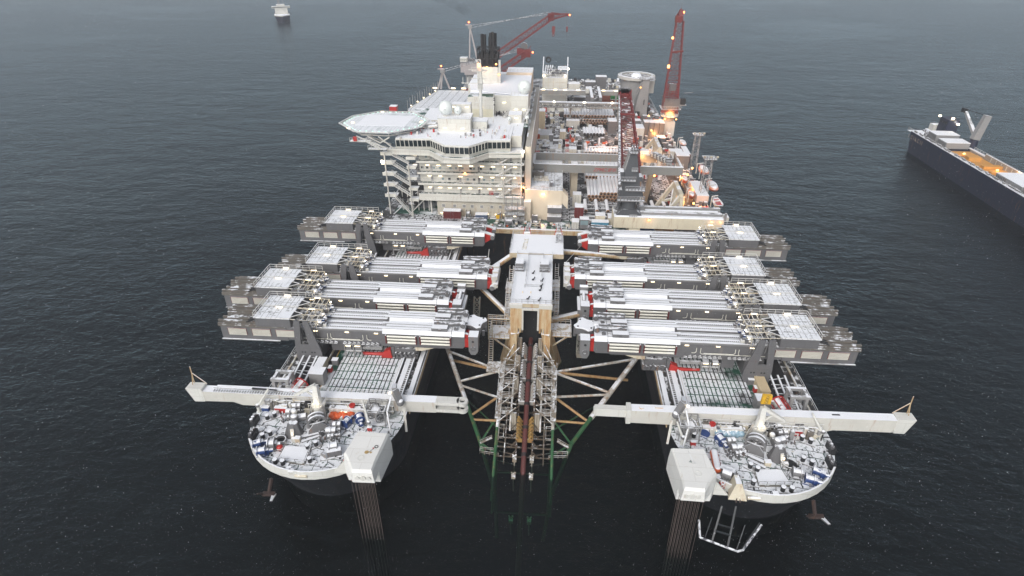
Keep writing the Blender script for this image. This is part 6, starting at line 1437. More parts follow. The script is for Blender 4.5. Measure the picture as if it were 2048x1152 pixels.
def winch(x,y,lab,s,m=BLUE,r=.95,w=1.5,rot=0.4,grp=None,z=DK):
    t=thing('mooring_winch',lab,'winch',(x,y,z),grp); T=Matrix.Translation((x,y,z))@Matrix.Rotation(rot,4,'Z')
    k=MB(T); k.use(m).cyl((-w/2,0,r+.2),(w/2,0,r+.2),r*.8,n=14); k.build('drum',t)
    k=MB(T); k.use(m)
    for q in(-w/2,w/2): k.cyl((q-.08,0,r+.2),(q+.08,0,r+.2),r*1.12,n=18)
    k.build('flange',t); k=MB(T); k.use(m).bx(-w*.7,-r*.7,0,w*.7,r*.7,.25); k.bx(w*.55,-.5,.2,w*.95,.5,r*1.6); k.cyl((w*.9,0,r),(w*1.5,0,r),r*.4,n=10); k.build('gear_case',t)
def big_wheel(x,y,s):
    t=thing('chain_windlass_wheel','large spoked grey windlass wheel in a curved housing amid the %s bow'%side(s),'windlass wheel',(x,y,DK)); rz=.45*(-s)
    T=Matrix.Translation((x,y,DK))@Matrix.Rotation(rz,4,'Z')
    for q,yy in enumerate((-.55,.55)):
        k=MB(T); k.use(GREYS).ring((0,yy,2.5),1.85,.22,28,axis=1,h=.2)
        for i in range(6): a=i*math.pi/3; k.bar((0,yy,2.5),(1.8*math.cos(a),yy,2.5+1.8*math.sin(a)),.3,.22)
        k.cyl((0,yy-.25,2.5),(0,yy+.25,2.5),.45,n=12); k.build('spoked_wheel',t)
    k=MB(T); k.use(GREYM).ring((0,0,2.5),1.5,.2,20,axis=1,h=.5); k.use(GREYS); k.prism([(-2.3,0),(2.3,0),(1.9,1.5),(.7,2.9),(-.7,2.9),(-1.9,1.5)],-1.15,-.85,Mxz); k.prism([(-2.3,0),(2.3,0),(1.9,1.5),(.7,2.9),(-.7,2.9),(-1.9,1.5)],.85,1.15,Mxz); k.bx(-2.4,-1.3,0,2.4,1.3,.3)
    k.bar((-1.6*s,-1.2,.9),(-3.6*s,-1.6,.3),.9,.7); k.build('housing',t)
def pyramid(x,y,s):
    t=thing('windlass_housing','dark grey many sided windlass housing like a cut pyramid on the %s bow'%side(s),'windlass',(x,y,DK))
    k=MB(); k.use(GREYM); n=8; P=[(x+2.1*math.cos(2*math.pi*(i+.5)/n),y+1.7*math.sin(2*math.pi*(i+.5)/n)) for i in range(n)]; Q=[(x+(p[0]-x)*.5,y+.4+(p[1]-y)*.5) for p in P]
    k.prism(P,DK,DK+2.9,top=Q); k.build('housing_shell',t)
    k=MB(); k.use(GREYS).sph((x-.1,y+1.7,DK+3.0),.85,12,8); k.cyl((x-.6,y+2.6,DK+1.8),(x+1.9,y+3.2,DK+2.2),.95,.8,n=12); k.use(WHT).sph((x-.7,y+3.3,DK+3.2),.6,10,7); k.build('motor_dome',t)
    k=MB(); k.use(WHT).bar((x+.4,y-1.8,DK),(x+.2,y-.9,DK+2.3),.7,.12); [k.bar((x+.0,y-1.75+q*.16,DK+.3+q*.4),(x+.7,y-1.75+q*.16,DK+.3+q*.4),.12) for q in range(5)]; k.bc((x+.9,y-2.1,DK+.5),(.9,.7,1)); k.build('side_ladder',t); lamp(t,(x+.5,y-1.7,DK+1.7),(.12,.2,.6),LW,'lamp')
def motors(x,y,s,lab):
    t=thing('hydraulic_motor_group',lab,'motor group',(x,y,DK)); k=MB(); k.use(GREYS)
    for dx,dy,z,L,r in((0,0,1.3,2.0,.85),(-.8*s,1.5,1.7,1.6,.75),(.9,.9,.9,1.4,.6),(.2,-1.1,.9,1.2,.55),(1.4,-.4,.7,1.2,.4)): k.cyl((x+dx-L/2,y+dy,DK+z),(x+dx+L/2,y+dy+.3,DK+z),r,n=12); k.use(GREYM).cyl((x+dx-.1,y+dy,DK+z),(x+dx+.15,y+dy+.03,DK+z),r*1.15,n=12); k.use(GREYS)
    k.build('motor_casing',t); k=MB(); k.use(GREYM); r_=random.Random(int(x*10))
    for q in range(34): a,c=r_.random()*5-2.5,r_.random()*4-2; k.bar((x+a,y+c,DK+.1),(x+a+r_.random()-.5,y+c+r_.random()-.5,DK+.4+r_.random()*1.2),.16+.2*r_.random())
    k.build('pipework',t)
def box_winch(x,y,s,lab,rz):
    t=thing('roller_winch',lab,'winch',(x,y,DK)); T=Matrix.Translation((x,y,DK))@Matrix.Rotation(rz,4,'Z')
    k=MB(T); k.use(GREYM).bx(-1.4,-.7,.2,1.4,.5,1.5); k.use(GREYS).bx(-1.4,-.7,1.5,1.4,.5,1.6); k.build('gear_case',t)
    k=MB(T); k.use(GREYS).cyl((-.9,1.1,1.3),(.6,1.1,1.3),.95,n=14); k.cyl((-1.0,1.1,1.3),(-.8,1.1,1.3),1.15,n=16); k.cyl((.5,1.1,1.3),(.7,1.1,1.3),1.15,n=16); k.build('drum',t)
    k=MB(T); k.use(GREYL).bx(-2.9,-1.1,0,1.7,1.6,.22); 
    for q in range(5): k.bar((-1.7-q*.25,-.8+q*.3,.2),(-1.7-q*.2,-.7+q*.3,1.3-q*.12),.22)
    k.build('brake_frame',t)
def deck_crane(base,boomtip,s,yel):
    x,y=base; t=thing('knuckle_deck_crane','white knuckle boom crane on the %s bow%s'%(side(s),', yellow box on top' if yel else ', lamp lit'),'deck crane',(x,y,DK))
    k=MB(); k.use(WHTC).cyl((x,y,DK),(x,y,DK+3.2),1.3,1.15,n=16); k.cyl((x,y,DK+3.2),(x,y,DK+3.6),1.5,n=16); k.cyl((x,y,DK+3.6),(x,y,DK+6.0),1.1,.75,n=14); k.build('pedestal',t)
    k=MB(); k.use(WHTC); T0=Vector((x,y+.4,DK+8.4)); k.bar((x,y,DK+5.5),T0,1.5,1.3,1.0,.9); k.bar(T0,boomtip,.8,.8,.45,.45); k.bar((x+.5,y,DK+5),Vector(boomtip)*.5+T0*.5,.35); k.build('boom',t)
    k=MB(); k.use(WHT).rail([(x-1.6,y-1.4,DK+3.6),(x+1.6,y-1.4,DK+3.6),(x+1.6,y+1.2,DK+3.6)],h=1.1,step=.8); k.bar((x-2.6,y-.4,DK),(x-1.3,y,DK+4),.2); k.bar((x-2.2,y-.4,DK),(x-.9,y,DK+4),.2); k.build('access_ladder',t)
    if yel:
        k=MB(); k.use(YEL).bc((x+.7,y+1.6,DK+9.6),(1.9,.6,2.3)); k.use(mat('ochre_drum',(.4,.25,.03),.5)); [k.sph((x+.7,y+1.25,DK+8.9+q*.75),.36,8,6) for q in range(3)]; k.build('yellow_box',t)
    for q in(-.5,.5): lamp(t,(x+q,y-1.2,DK+4.6),(.22,.2,.22),LF,'crane_lamp')
    glow((x,y-2.2,DK+4.8),(1,.85,.6),22,.3)
def cage_drum(x,y,s):
    t=thing('caged_drum','red framed cage round a white drum behind the %s cross arm'%side(s),'caged drum',(x,y,DK)); ax=Vector((.35*(-s),1,.25)).normalized(); c=Vector((x,y,DK+2.3))
    k=MB(); k.use(WHT).cyl(c-ax*1.6,c+ax*1.8,1.05,n=14); k.use(GREYL).cyl(c-ax*.3,c+ax*.0,1.2,n=14); k.build('drum',t)
    k=MB(); k.use(RED); p,q,bb,cc=k.fr(c-ax*1.6,c+ax*1.8)
    for u,rr in((-1.7,1.6),(1.7,1.6)):
        pts=[c+ax*u+bb*(rr*math.cos(a*.524))+cc*(rr*math.sin(a*.524)) for a in range(13)]; k.tube(pts,.17,5)
    for a in range(8): k.bar(c-ax*1.7+bb*(1.6*math.cos(a*.785))+cc*(1.6*math.sin(a*.785)),c+ax*1.7+bb*(1.6*math.cos(a*.785))+cc*(1.6*math.sin(a*.785)),.16)
    for a in range(12): o=bb*(1.3*math.cos(a*.52))+cc*(1.3*math.sin(a*.52)); k.cyl(c-ax*1.5+o,c-ax*2.6+o*.7,.3,.1,n=6)
    k.build('red_cage',t); k=MB(); k.use(GREYL).bx(x-1.8,y-2,DK,x+1.8,y+2,DK+.6); k.build('cradle',t)
def portal(x,y,s):
    t=thing('grey_portal_frame','grey box frame standing on the outer end of the %s bow trench'%side(s),'portal frame',(x,y,DK)); k=MB(); k.use(GREYL); w,d,h=1.9,1.4,5.4
    for a in(-1,1):
        for c in(-1,1): k.bar((x+a*w*.9,y+c*d,DK),(x+a*w*.8,y+c*d,DK+h),.75,.6)
    for z in(DK+h,DK+1.4):
        for c in(-1,1): k.bar((x-w*1.1,y+c*d,z),(x+w*1.1,y+c*d,z),.7)
        for a in(-1,1): k.bar((x+a*w*.85,y-d,z),(x+a*w*.85,y+d,z),.6)
    k.build('box_frame',t); k=MB(); k.use(GREYM); k.rail([(x-2.8,y-2,DK+.8),(x-2.8,y+2.6,DK+.8)],h=1.1,step=.7); k.rail([(x+2.8,y-2,DK+.8),(x+2.8,y+2.6,DK+.8)],h=1.1,step=.7); k.bc((x,y,DK+.6),(2.2,2,.9)); k.build('side_rail',t)
def reel_cage(x,y,s):
    t=thing('caged_hose_reel','silver hose reel in a square pipe cage at the inner corner of the %s bow'%side(s),'hose reel',(x,y,DK)); ax=Vector((.5*s,1,.1)).normalized(); ax=Vector((1,.5*s,0)).normalized(); c=Vector((x,y,DK+2.1))
    k=MB(); k.use(GREYS).cyl(c-ax*1.0,c+ax*1.0,1.3,n=16); k.build('reel_drum',t)
    for q in(-1,1):
        k=MB(); k.use(GREYL); p,q_,bb,cc=k.fr(c-ax,c+ax); o=c+ax*q*1.1; pts=[o+bb*(1.8*math.cos(a*.393))+cc*(1.8*math.sin(a*.393)) for a in range(17)]; k.tube(pts,.13,5)
        for a in range(0,16,2): k.bar(o,pts[a],.12)
        k.build('reel_flange',t)
    k=MB(); k.use(GREYL)
    for a in(-1,1):
        for d in(-1,1): k.bar((x+a*2.1,y+d*1.9,DK),(x+a*2.1,y+d*1.9,DK+4.3),.18)
    k.rail([(x-2.1,y-1.9,DK+3.3),(x+2.1,y-1.9,DK+3.3),(x+2.1,y+1.9,DK+3.3),(x-2.1,y+1.9,DK+3.3)],h=1,step=1.4,closed=True,w=.14); k.bx(x-2.2,y-2,DK,x+2.2,y+2,DK+.2); k.build('pipe_cage',t)
def davit(x,y,dx,s,lab,h=5.6):
    t=thing('stick_davit',lab,'davit',(x,y,DK)); k=MB(); k.use(WHTC).cyl((x,y,DK),(x,y,DK+2),.4,.32,n=10); k.build('davit_post',t); k=MB(); k.use(WHTC).cyl((x,y,DK+1.6),(x+dx,y+1.5,DK+h),.3,.22,n=9); k.use(GREYS).sph((x,y,DK+1.9),.5,10,7); k.build('davit_arm',t)
def gantry_arm(x,y,s):
    t=thing('folded_crane_arm','folded grey and white crane arm hooked over the inner edge by the %s cross arm'%side(s),'crane arm',(x,y,DK)); k=MB(); k.use(GREYS); k.bar((x-.8*s*-1,y+3,DK+4.5),(x,y-.5,DK+6.2),.9,.9); k.bar((x,y-.5,DK+6.2),(x+1.4*s*-1,y-1.5,DK+3.6),1.3,1.1); k.sph((x+1.4*s*-1,y-1.5,DK+3.6),.9,12,8); k.bar((x,y+1,DK),(x,y+1,DK+5),1.0); k.build('arm_link',t)
    k=MB(); k.use(WHT); k.tube([(x-s*-1*.3,y-2,DK+5.5),(x-s*-1*.6,y-5,DK+4),(x+s*-1*.6,y-8,DK+1)],.22,7); k.bar((x+s*-1*2.2,y-2,DK+2.5),(x+s*-1*2.8,y-4,DK-2.5),.5,.3); k.build('hose_guard',t); lamp(t,(x+s*.9,y-1,DK+5.8),(.4,.3,.5),LF,'arm_lamp')
def raised_hatch(P,s):
    t=thing('raised_hatch','large low rectangular hatch cover dusted with snow on the %s bow'%side(s),'hatch',(P[0][0],P[0][1],DK)); k=MB(); k.use(BRNG).prism(P,DK,DK+.35); c=(sum(p[0] for p in P)/4,sum(p[1] for p in P)/4); k.use(mat('thin_snow_hatch',(.38,.42,.40),.6,snow=1.3,sscale=.9)).prism([(c[0]+(x-c[0])*.93,c[1]+(y-c[1])*.93) for x,y in P],DK+.35,DK+.5); k.build('hatch_cover',t)
    k=MB(); k.use(GREYM).rail([(P[i][0],P[i][1],DK+.35) for i in(2,3)],h=1.1,step=1.8,w=.07); k.rail([(P[i][0],P[i][1],DK+.35) for i in(1,2)],h=1.1,step=2.4,w=.07); k.build('hatch_rail',t)
def boxy(x,y,w,d,h,m,name,lab,cat='box',roof=True,z=DK,grp=None):
    t=thing(name,lab,cat,(x,y,z),grp); k=MB(); k.use(m).bx(x-w/2,y-d/2,z+.12,x+w/2,y+d/2,z+h); 
    for q in(-1,1): k.bx(x+q*w*.4-.15,y-d/2-.03,z,x+q*w*.4+.15,y+d/2+.03,z+.12)
    k.bx(x-.06,y-d/2-.05,z+h*.3,x+.06,y-d/2,z+h*.75); k.build('case',t)
    k=MB(); k.use(SNOWM if roof else m).bx(x-w/2-.06,y-d/2-.06,z+h,x+w/2+.06,y+d/2+.06,z+h+.1); k.build('lid',t); return t
# ---- per side tables
LBOL=[((280,500),(355,475),'bollard pair on the outer left bow beside the dark red lidded chest'),((235,690),(310,660),'bollard pair nearest the left bow blue drums'),((685,800),(765,765),'bollard pair in the middle of the left bow, behind the hatch cover'),((360,945),(435,955),'bollard pair at the very front of the left bow'),((705,930),(705,930),'single bollard at the right front corner of the left hatch cover')]
for a,c,l in LBOL: bollard_pair(LB(*a),LB(*c),l,-1)
RBOL=[((1300,560),(1380,590),'bollard pair on the outer right bow beside the red chest'),((1310,755),(1390,790),'bollard pair beside the right bow railed well'),((825,815),(890,850),'bollard pair in the middle of the right bow'),((1125,1030),(1205,1035),'bollard pair at the very front of the right bow'),((853,970),(853,970),'single bollard behind the right anchor fairlead'),((308,535),(308,535),'single bollard behind the right white tower')]
for a,c,l in RBOL: bollard_pair(RB(*a),RB(*c),l,1)
for p,l,r_ in((LB(1070,560),'blue winch on the left bow, nearer the grey motors',1.2),(LB(1205,520),'blue winch on the left bow, by the white davit post',-1.1),(LB(175,775),'blue winch against the left bow bulwark, farther of two',.5),(LB(225,850),'blue winch against the left bow bulwark, nearer of two',.3)): winch(p[0],p[1],l,-1,rot=r_,grp='blue mooring winches')
for p,l,r_ in((RB(415,505),'blue winch on the right bow, farther from the grey motors',1.1),(RB(550,580),'blue winch on the right bow, beside the grey motors',-1.2),(RB(1440,880),'blue winch against the right bow bulwark, farther of two',-.5),(RB(1365,950),'blue winch against the right bow bulwark, nearer of two',-.3)): winch(p[0],p[1],l,1,rot=r_,grp='blue mooring winches')
p=LB(790,600); big_wheel(p[0],p[1],-1); p=RB(860,660); big_wheel(p[0],p[1],1)
p=LB(545,640); pyramid(p[0],p[1],-1); p=RB(1080,720); pyramid(p[0],p[1],1)
p=LB(920,660); motors(p[0],p[1],-1,'cluster of round grey motors right of the spoked wheel on the left bow'); p=RB(690,670); motors(p[0],p[1],1,'cluster of round grey motors left of the spoked wheel on the right bow')
p=LB(520,470); motors(p[0],p[1],-1,'grey motors behind the pyramid housing on the left bow'); p=RB(1110,530); motors(p[0],p[1],1,'grey motors behind the pyramid housing on the right bow')
p=LB(950,850); box_winch(p[0],p[1],-1,'grey box winch beside the left white tower',.35); p=RB(610,870); box_winch(p[0],p[1],1,'grey box winch beside the right white tower',2.7)
p=LB(330,790); winch(p[0],p[1],'grey reel winch by the blue drums of the left bow',-1,GREYS,1.2,1.2,.2); p=RB(1245,890); winch(p[0],p[1],'grey winch by the blue drums of the right bow',1,GREYS,1.0,1.4,-.2)
p=LB(840,400); p=(p[0],p[1]-1.9); deck_crane(p,(p[0]-5.2,p[1]+.5,DK+5.2),-1,False); p=RB(840,440); p=(p[0],p[1]-3.2); deck_crane(p,(p[0]+4.6,p[1]-.5,DK+5.8),1,True)
p=LB(580,290); cage_drum(p[0],p[1]+1,-1); p=RB(1100,350); cage_drum(p[0],p[1]+1,1)
p=LB(455,270); portal(p[0],p[1]+1,-1); p=RB(1230,320); portal(p[0],p[1]+1,1)
p=LB(1395,480); reel_cage(p[0],p[1]-.6,-1); p=RB(235,470); reel_cage(p[0],p[1]-1.2,1)
p=LB(195,420); davit(p[0],p[1],2.6,-1,'white stick davit leaning inward at the outer edge of the left bow'); p=RB(1480,540); davit(p[0],p[1],-2.6,1,'white stick davit leaning inward at the outer edge of the right bow')
p=LB(1300,590); davit(p[0],p[1],-1.2,-1,'white davit post behind the left white tower',6.8); p=RB(200,590); davit(p[0],p[1],-1.4,1,'white davit post behind the right white tower',4.8)
gantry_arm(-31.2,21.5,-1); gantry_arm(31.2,22,1)
raised_hatch([LB(450,770),LB(725,782),LB(655,955),LB(365,925)],-1); raised_hatch([RB(860,835),RB(1120,835),RB(1215,985),RB(900,985)],1)
p=LB(425,415); boxy(p[0],p[1],2.7,1.2,1.4,RED,'red_chest','red chest with a snowy lid at the back of the left bow','chest'); p=RB(1245,500); boxy(p[0],p[1],2.9,1.2,1.4,RED,'red_chest','red chest with a snowy lid at the back of the right bow','chest')
p=LB(580,385); boxy(p[0],p[1],.9,.8,1.3,RED,'red_locker','small red locker right of the left red chest','locker'); p=RB(1085,455); boxy(p[0],p[1],1.0,.8,1.3,RED,'red_locker','small red locker left of the right red chest','locker')
p=LB(265,400); boxy(p[0],p[1],1.6,1.0,1.0,BLUE,'blue_chest','low blue chest near the stick davit of the left bow','chest'); p=RB(1415,495); boxy(p[0],p[1],1.6,1.0,1.0,BLUE,'blue_chest','low blue chest near the stick davit of the right bow','chest')
p=LB(1303,605); boxy(p[0],p[1],.9,.6,1.0,RED,'red_hydrant_box','red box right behind the left white tower','box'); p=RB(303,595); boxy(p[0],p[1],1.0,.6,.9,RED,'red_hydrant_box','red box right behind the right white tower','box')
for i,(X,Y) in enumerate(((492,1010),(518,1035))): p=LB(X,Y); boxy(p[0],p[1],.9,.8,.8,WHT,'vent_box','white vent box at the front of the left bow, %s'%('farther of two' if i==0 else 'nearer of two'),'vent box')
p=RB(1055,1075); boxy(p[0],p[1],1.0,.8,1.0,GREYS,'vent_box','grey vent box at the front of the right bow','vent box'); p=RB(985,785); boxy(p[0],p[1],1.2,.9,1.1,CREAM,'cream_locker','cream locker at the foot of the right pyramid housing','locker'); p=LB(585,715); boxy(p[0],p[1],1.0,.8,1.1,CREAM,'cream_locker','cream locker at the foot of the left pyramid housing','locker'); p=RB(525,915); boxy(p[0],p[1],.9,.8,.9,GREYS,'grey_locker','grey locker between the right white tower and the red life buoy rack','locker')
p=LB(690,205); boxy(p[0]+1.4,p[1]+3.2,3.4,2.6,3.4,GREYL,'grey_cabin','grey machinery cabin with a snowy roof behind the left deck crane','cabin'); p=RB(950,320); boxy(p[0],p[1]+1.8,3.4,2.4,3.4,GREYL,'grey_cabin','grey machinery cabin with a snowy roof behind the right deck crane','cabin')
p=LB(770,100); boxy(p[0]-.2,p[1]+2.5,2.0,7,2.2,CREAM,'long_locker','long cream locker between the left trench and the grating','locker'); p=RB(945,150); boxy(p[0],p[1]+2.5,2.2,7,2.2,mat('sand_locker',(.55,.44,.28),.6,snow=.1),'long_locker','long sand coloured locker between the right trench and the grating','locker',roof=False)
for (X0,X1,Y,m_,nm,lab) in((935,1140,440,ORG,'orange_tarpaulin','crumpled orange tarpaulins over gear behind the left blue winches'),):
    b=MB(); r_=random.Random(6)
    for i in range(16): p=LB(X0+(X1-X0)*i/15,Y+(i%3)*8); b.use(ORG if i%4 else WHT).sph((p[0],p[1]-1.2,DK+.7+(i%2)*.3),.62+r_.random()*.3,8,6,.9)
    o=b.build(nm,loc=(*LB(1040,440),DK)); tag(o,lab,'tarpaulin')
b=MB(); r_=random.Random(8); TB=mat('pale_blue_tarpaulin',(.28,.42,.52),.5,snow=.5,sscale=1.2)
for i in range(18): p=RB(505+210*i/17,450+(i%3)*9); b.use(TB if i%3 else WHT).sph((p[0],p[1]-2.0,DK+.8+(i%2)*.3),.7+r_.random()*.3,8,6,.9)
o=b.build('blue_tarpaulin',loc=(*RB(610,450),DK)); tag(o,'crumpled pale blue and white tarpaulins over gear behind the right blue winches','tarpaulin')
for s in(-1,1):
    F=LB if s<0 else RB
    xa,xb=(950,1300) if s<0 else (350,700); y_=360 if s<0 else 400
    b=MB(); a,c=F(xa,y_),F(xb,y_); a=(a[0],17.9); b.use(WHT).bx(min(a[0],c[0]),a[1]+.6,DK,max(a[0],c[0]),a[1]+1.8,DK+2.2)
    for q in range(6): x=min(a[0],c[0])+.5+q*1.1; b.bx(x,a[1]+.5,DK+.4,x+.5,a[1]+.6,DK+1.9)
    t=thing('white_machinery_housing','white machinery housing with a small red hatch against the %s cross arm'%side(s),'machinery housing',(a[0],a[1],DK)); b.build('housing_wall',t)
    b=MB(); x=min(a[0],c[0])+(5.2 if s<0 else 2.0); b.use(RED).ring((x,a[1]+1.2,DK+2.9),.5,.18,10); b.use(RED).bc((x,a[1]+1.2,DK+2.6),(.7,.7,.5)); b.build('red_hatch',t)
    lamp(t,(min(a[0],c[0])+3.4,a[1]+.4,DK+1.6),(1.2,.2,.3))
    # pipe rails along the cross arm
    b=MB(); b.use(WHT); x0,x1=(-60.5,-31.5) if s<0 else (31.5,60.5)
    for y,z in((19.9,DK+.9),(20.2,DK+2.2)): b.rail([(x0,y,z),(x1,y,z)],h=1.0,step=1.6,w=.07); b.bx(x0,y-.1,z-.12,x1,y+.3,z)
    b.rail([(x0+4,22.7,DK+3.4),(x1,22.7,DK+3.4)],h=1.0,step=2.4,w=.07); b.use(CREAM)
    for q in range(20): x=x0+q*1.5; b.bx(x,20.3,DK,x+.2,20.45,DK+2.2)
    for q in range(3): b.use(WHT).cyl((s*(52.5+q*.8),19.3,DK),(s*(52.5+q*.8),19.3,DK+2.0),.3,n=8); b.sph((s*(52.5+q*.8),19.3,DK+2.0),.33,8,6)
    o=b.build('catwalk_rail',loc=(s*46,16,DK)); tag(o,'white railed catwalk with pipes along the front of the %s cross arm'%side(s),'catwalk')
    r_=random.Random(60+s); b=MB(); x0_=31.5 if s>0 else -60.5
    for q in range(85):
        x=x0_+r_.random()*29; y=18.6+r_.random()*1.6; h=.5+r_.random()*2.2; w_=.25+r_.random()*1.1
        if abs(abs(x)-47)<1.8 or abs(x)<35.5: continue
        mm=(CREAM,WHT,GREYM,DARK,WHT,GREYL,BRNG)[q%7]
        if q%4==0: b.use(mm).cyl((x,y,DK),(x,y,DK+h+.6),.14,n=6); b.cyl((x,y,DK+h),(x+1.5,y,DK+h),.12,n=6)
        else: b.use(mm).bc((x,y,DK+h/2),(w_,.3+r_.random()*.6,h))
    for q in range(9): x=x0_+1+q*3.2; b.use(DARK).bx(x,20.55,DK+.3,x+1.3+(q%3)*.5,20.68,DK+1.9+(q%2)*.7)  # flat dark panels paint recess shade onto the arm face
    o=b.build('arm_side_gear',loc=(s*46,19,DK)); tag(o,'crowded pipes, lockers and dark panels painted as recess shade along the %s cross arm'%side(s),'deck gear',kind='stuff')
    # fairleads at the outer edge
    for i,a in enumerate((2.62,2.88) if 1 else ()):
        x=45.6*s+s*15.9*-math.cos(a); y=(19.4 if s<0 else 20.4)-17.0*math.sin(a)
        t=thing('roller_fairlead','black roller fairlead at the outer edge of the %s bow, %s'%(side(s),'nearer the bulwark' if i==0 else 'farther from the bulwark'),'fairlead',(x,y,DK))
        b=MB(); b.use(BLACK).bx(x-.5,y-1.3,DK,x+.5,y+1.3,DK+1.5); b.build('fairlead_frame',t); b=MB(); b.use(GREYM); [b.cyl((x-.2,y-.8+q*.8,DK+1.5),(x-.2,y-.8+q*.8,DK+2.0),.35,n=10) for q in range(3)]; b.build('fender_ball',t)
    # anchor hung below the bow
    p=(-55.6,4.6) if s<0 else (57.4,7.2); z=5.2
    t=thing('bow_anchor','rusty anchor with a snow edged fluke hanging under the %s bow'%side(s),'anchor',(p[0],p[1],z)); b=MB(); b.use(mat('anchor_rust',(.045,.028,.024),.7,rust=.3,rustc=(.10,.05,.03))).bar((p[0]+s*-.8,p[1]+1.2,7.6),(p[0],p[1],z-1),.6,.45); b.bar((p[0]-1.3,p[1],z-1.0),(p[0]+1.5,p[1]-.2,z-.6),.8,.6); b.build('anchor_shank',t)
    b=MB(); b.use(mat('anchor_rust',(0,0,0))).bar((p[0]-1.3,p[1],z-1),(p[0]-1.4,p[1]-1.6,z+.8),.9,.4,.3,.2); b.use(GREYS).bar((p[0]+1.2,p[1],z-1),(p[0]+1.7,p[1]-2.4,z-.2),.9,.35,.5,.2); b.build('anchor_fluke',t)
# round wells, life buoy racks, capsule, small gear
p=LB(410,720); t=thing('round_well','open round coaming with a dark opening on the left bow','well',(p[0],p[1],DK)); b=MB(); b.use(GREYS).ring((p[0],p[1],DK+.4),1.1,.1,20,h=.4); b.use(BLACK).cyl((p[0],p[1],DK+.1),(p[0],p[1],DK+.2),1.0,n=18); b.build('coaming',t); b=MB(); b.use(WHT).rail([(p[0]-1.2,p[1]-1,DK),(p[0]+1.6,p[1]-1,DK)],h=1.1,step=.9); b.build('well_rail',t)
p=RB(1200,800); t=thing('railed_well','dark open well ringed by white rails on the right bow','well',(p[0],p[1],DK)); b=MB(); b.use(BLACK).cyl((p[0],p[1]+.4,DK+.1),(p[0],p[1]+.4,DK+.2),1.5,n=18); b.build('well_opening',t); b=MB(); b.use(WHT).rail([(p[0]+1.9*math.cos(a*.6),p[1]+.2+1.7*math.sin(a*.6),DK) for a in range(4,12)],h=1.1,step=1,w=.14); b.build('well_rail',t)
for p,s in((LB(1070,930),-1),(RB(565,985),1)):
    t=thing('lifebuoy_rack','red and white lifebuoy rack at the bulwark beside the %s white tower'%side(s),'lifebuoy rack',(p[0],p[1],DK)); b=MB(); b.use(RED).bc((p[0],p[1],DK+.5),(1.0,.8,1.0)); b.build('rack_box',t); b=MB(); b.use(WHT).ring((p[0],p[1]-.45,DK+.75),.34,.09,12,axis=1); b.ring((p[0]+.1,p[1],DK+1.1),.34,.09,12); b.build('lifebuoy',t)
p=LB(405,800); t=thing('red_buoy','red buoy with white bands by the left hatch cover','buoy',(p[0],p[1],DK)); b=MB(); b.use(RED).sph((p[0],p[1],DK+.7),.7,12,8); b.build('buoy_ball',t); b=MB(); b.use(WHT).ring((p[0],p[1],DK+.7),.68,.05,14,h=.1); b.build('buoy_band',t)
a,c=RB(490,700),RB(520,850); t=thing('rescue_capsule','long orange and white rescue capsule beside the right white tower','capsule',(a[0],a[1],DK)); b=MB(); b.use(mat('capsule_orange',(.60,.12,.04),.45,snow=.85,sscale=1.0)); A,B_=Vector((a[0],a[1],DK+.9)),Vector((c[0],c[1],DK+.9)); b.cyl(A,B_,.8,n=14); b.sph(A,.8,14,8); b.sph(B_,.8,14,8); b.build('capsule_shell',t); b=MB(); b.use(WHT); [b.bc(A*(1-f)+B_*f-Vector((0,0,.7)),(1.6,.3,.5)) for f in(.2,.8)]; b.build('capsule_cradle',t)
t=thing('anchor_fairlead_hood','white cone shaped hood over a rusty slot at the right bow tip','fairlead hood',(39.5,2,DK)); p=RB(695,1000); b=MB(); b.use(CREAM).prism([(p[0]-1.9,p[1]-2.4),(p[0]+1.6,p[1]-2.6),(p[0]+1.3,p[1]+1.2),(p[0]-1.0,p[1]+1.4)],DK-.4,DK+2.6,top=[(p[0]-.6,p[1]-1.2),(p[0]+.5,p[1]-1.2),(p[0]+.4,p[1]+1.0),(p[0]-.5,p[1]+1.0)]); b.build('hood',t); b=MB(); b.use(mat('anchor_rust',(0,0,0))).bar((p[0]-.4,p[1]-2.7,DK-.8),(p[0]-.1,p[1]-1.2,DK+1.4),.25); b.bar((p[0]+.3,p[1]-2.7,DK-.8),(p[0]+.3,p[1]-1.2,DK+1.4),.25); b.build('rusty_slot',t)
for s,F,P in((-1,LB,[(640,640),(860,590)]),(1,RB,[(760,650),(970,740)])): 
    a,c=F(*P[0]),F(*P[1]); b=MB(); b.use(GREYS).bar((a[0],a[1]-1.2,DK+.3),(c[0],c[1]-1.2,DK+.3),.8,.4); b.bar((a[0]+.4,a[1]-2.4,DK+.15),(c[0]-.6,c[1]-2.2,DK+.15),.6,.25); o=b.build('chain_track',loc=(a[0],a[1],DK)); tag(o,'slanting snowy steel chain track in front of the %s spoked wheel'%side(s),'chain track')
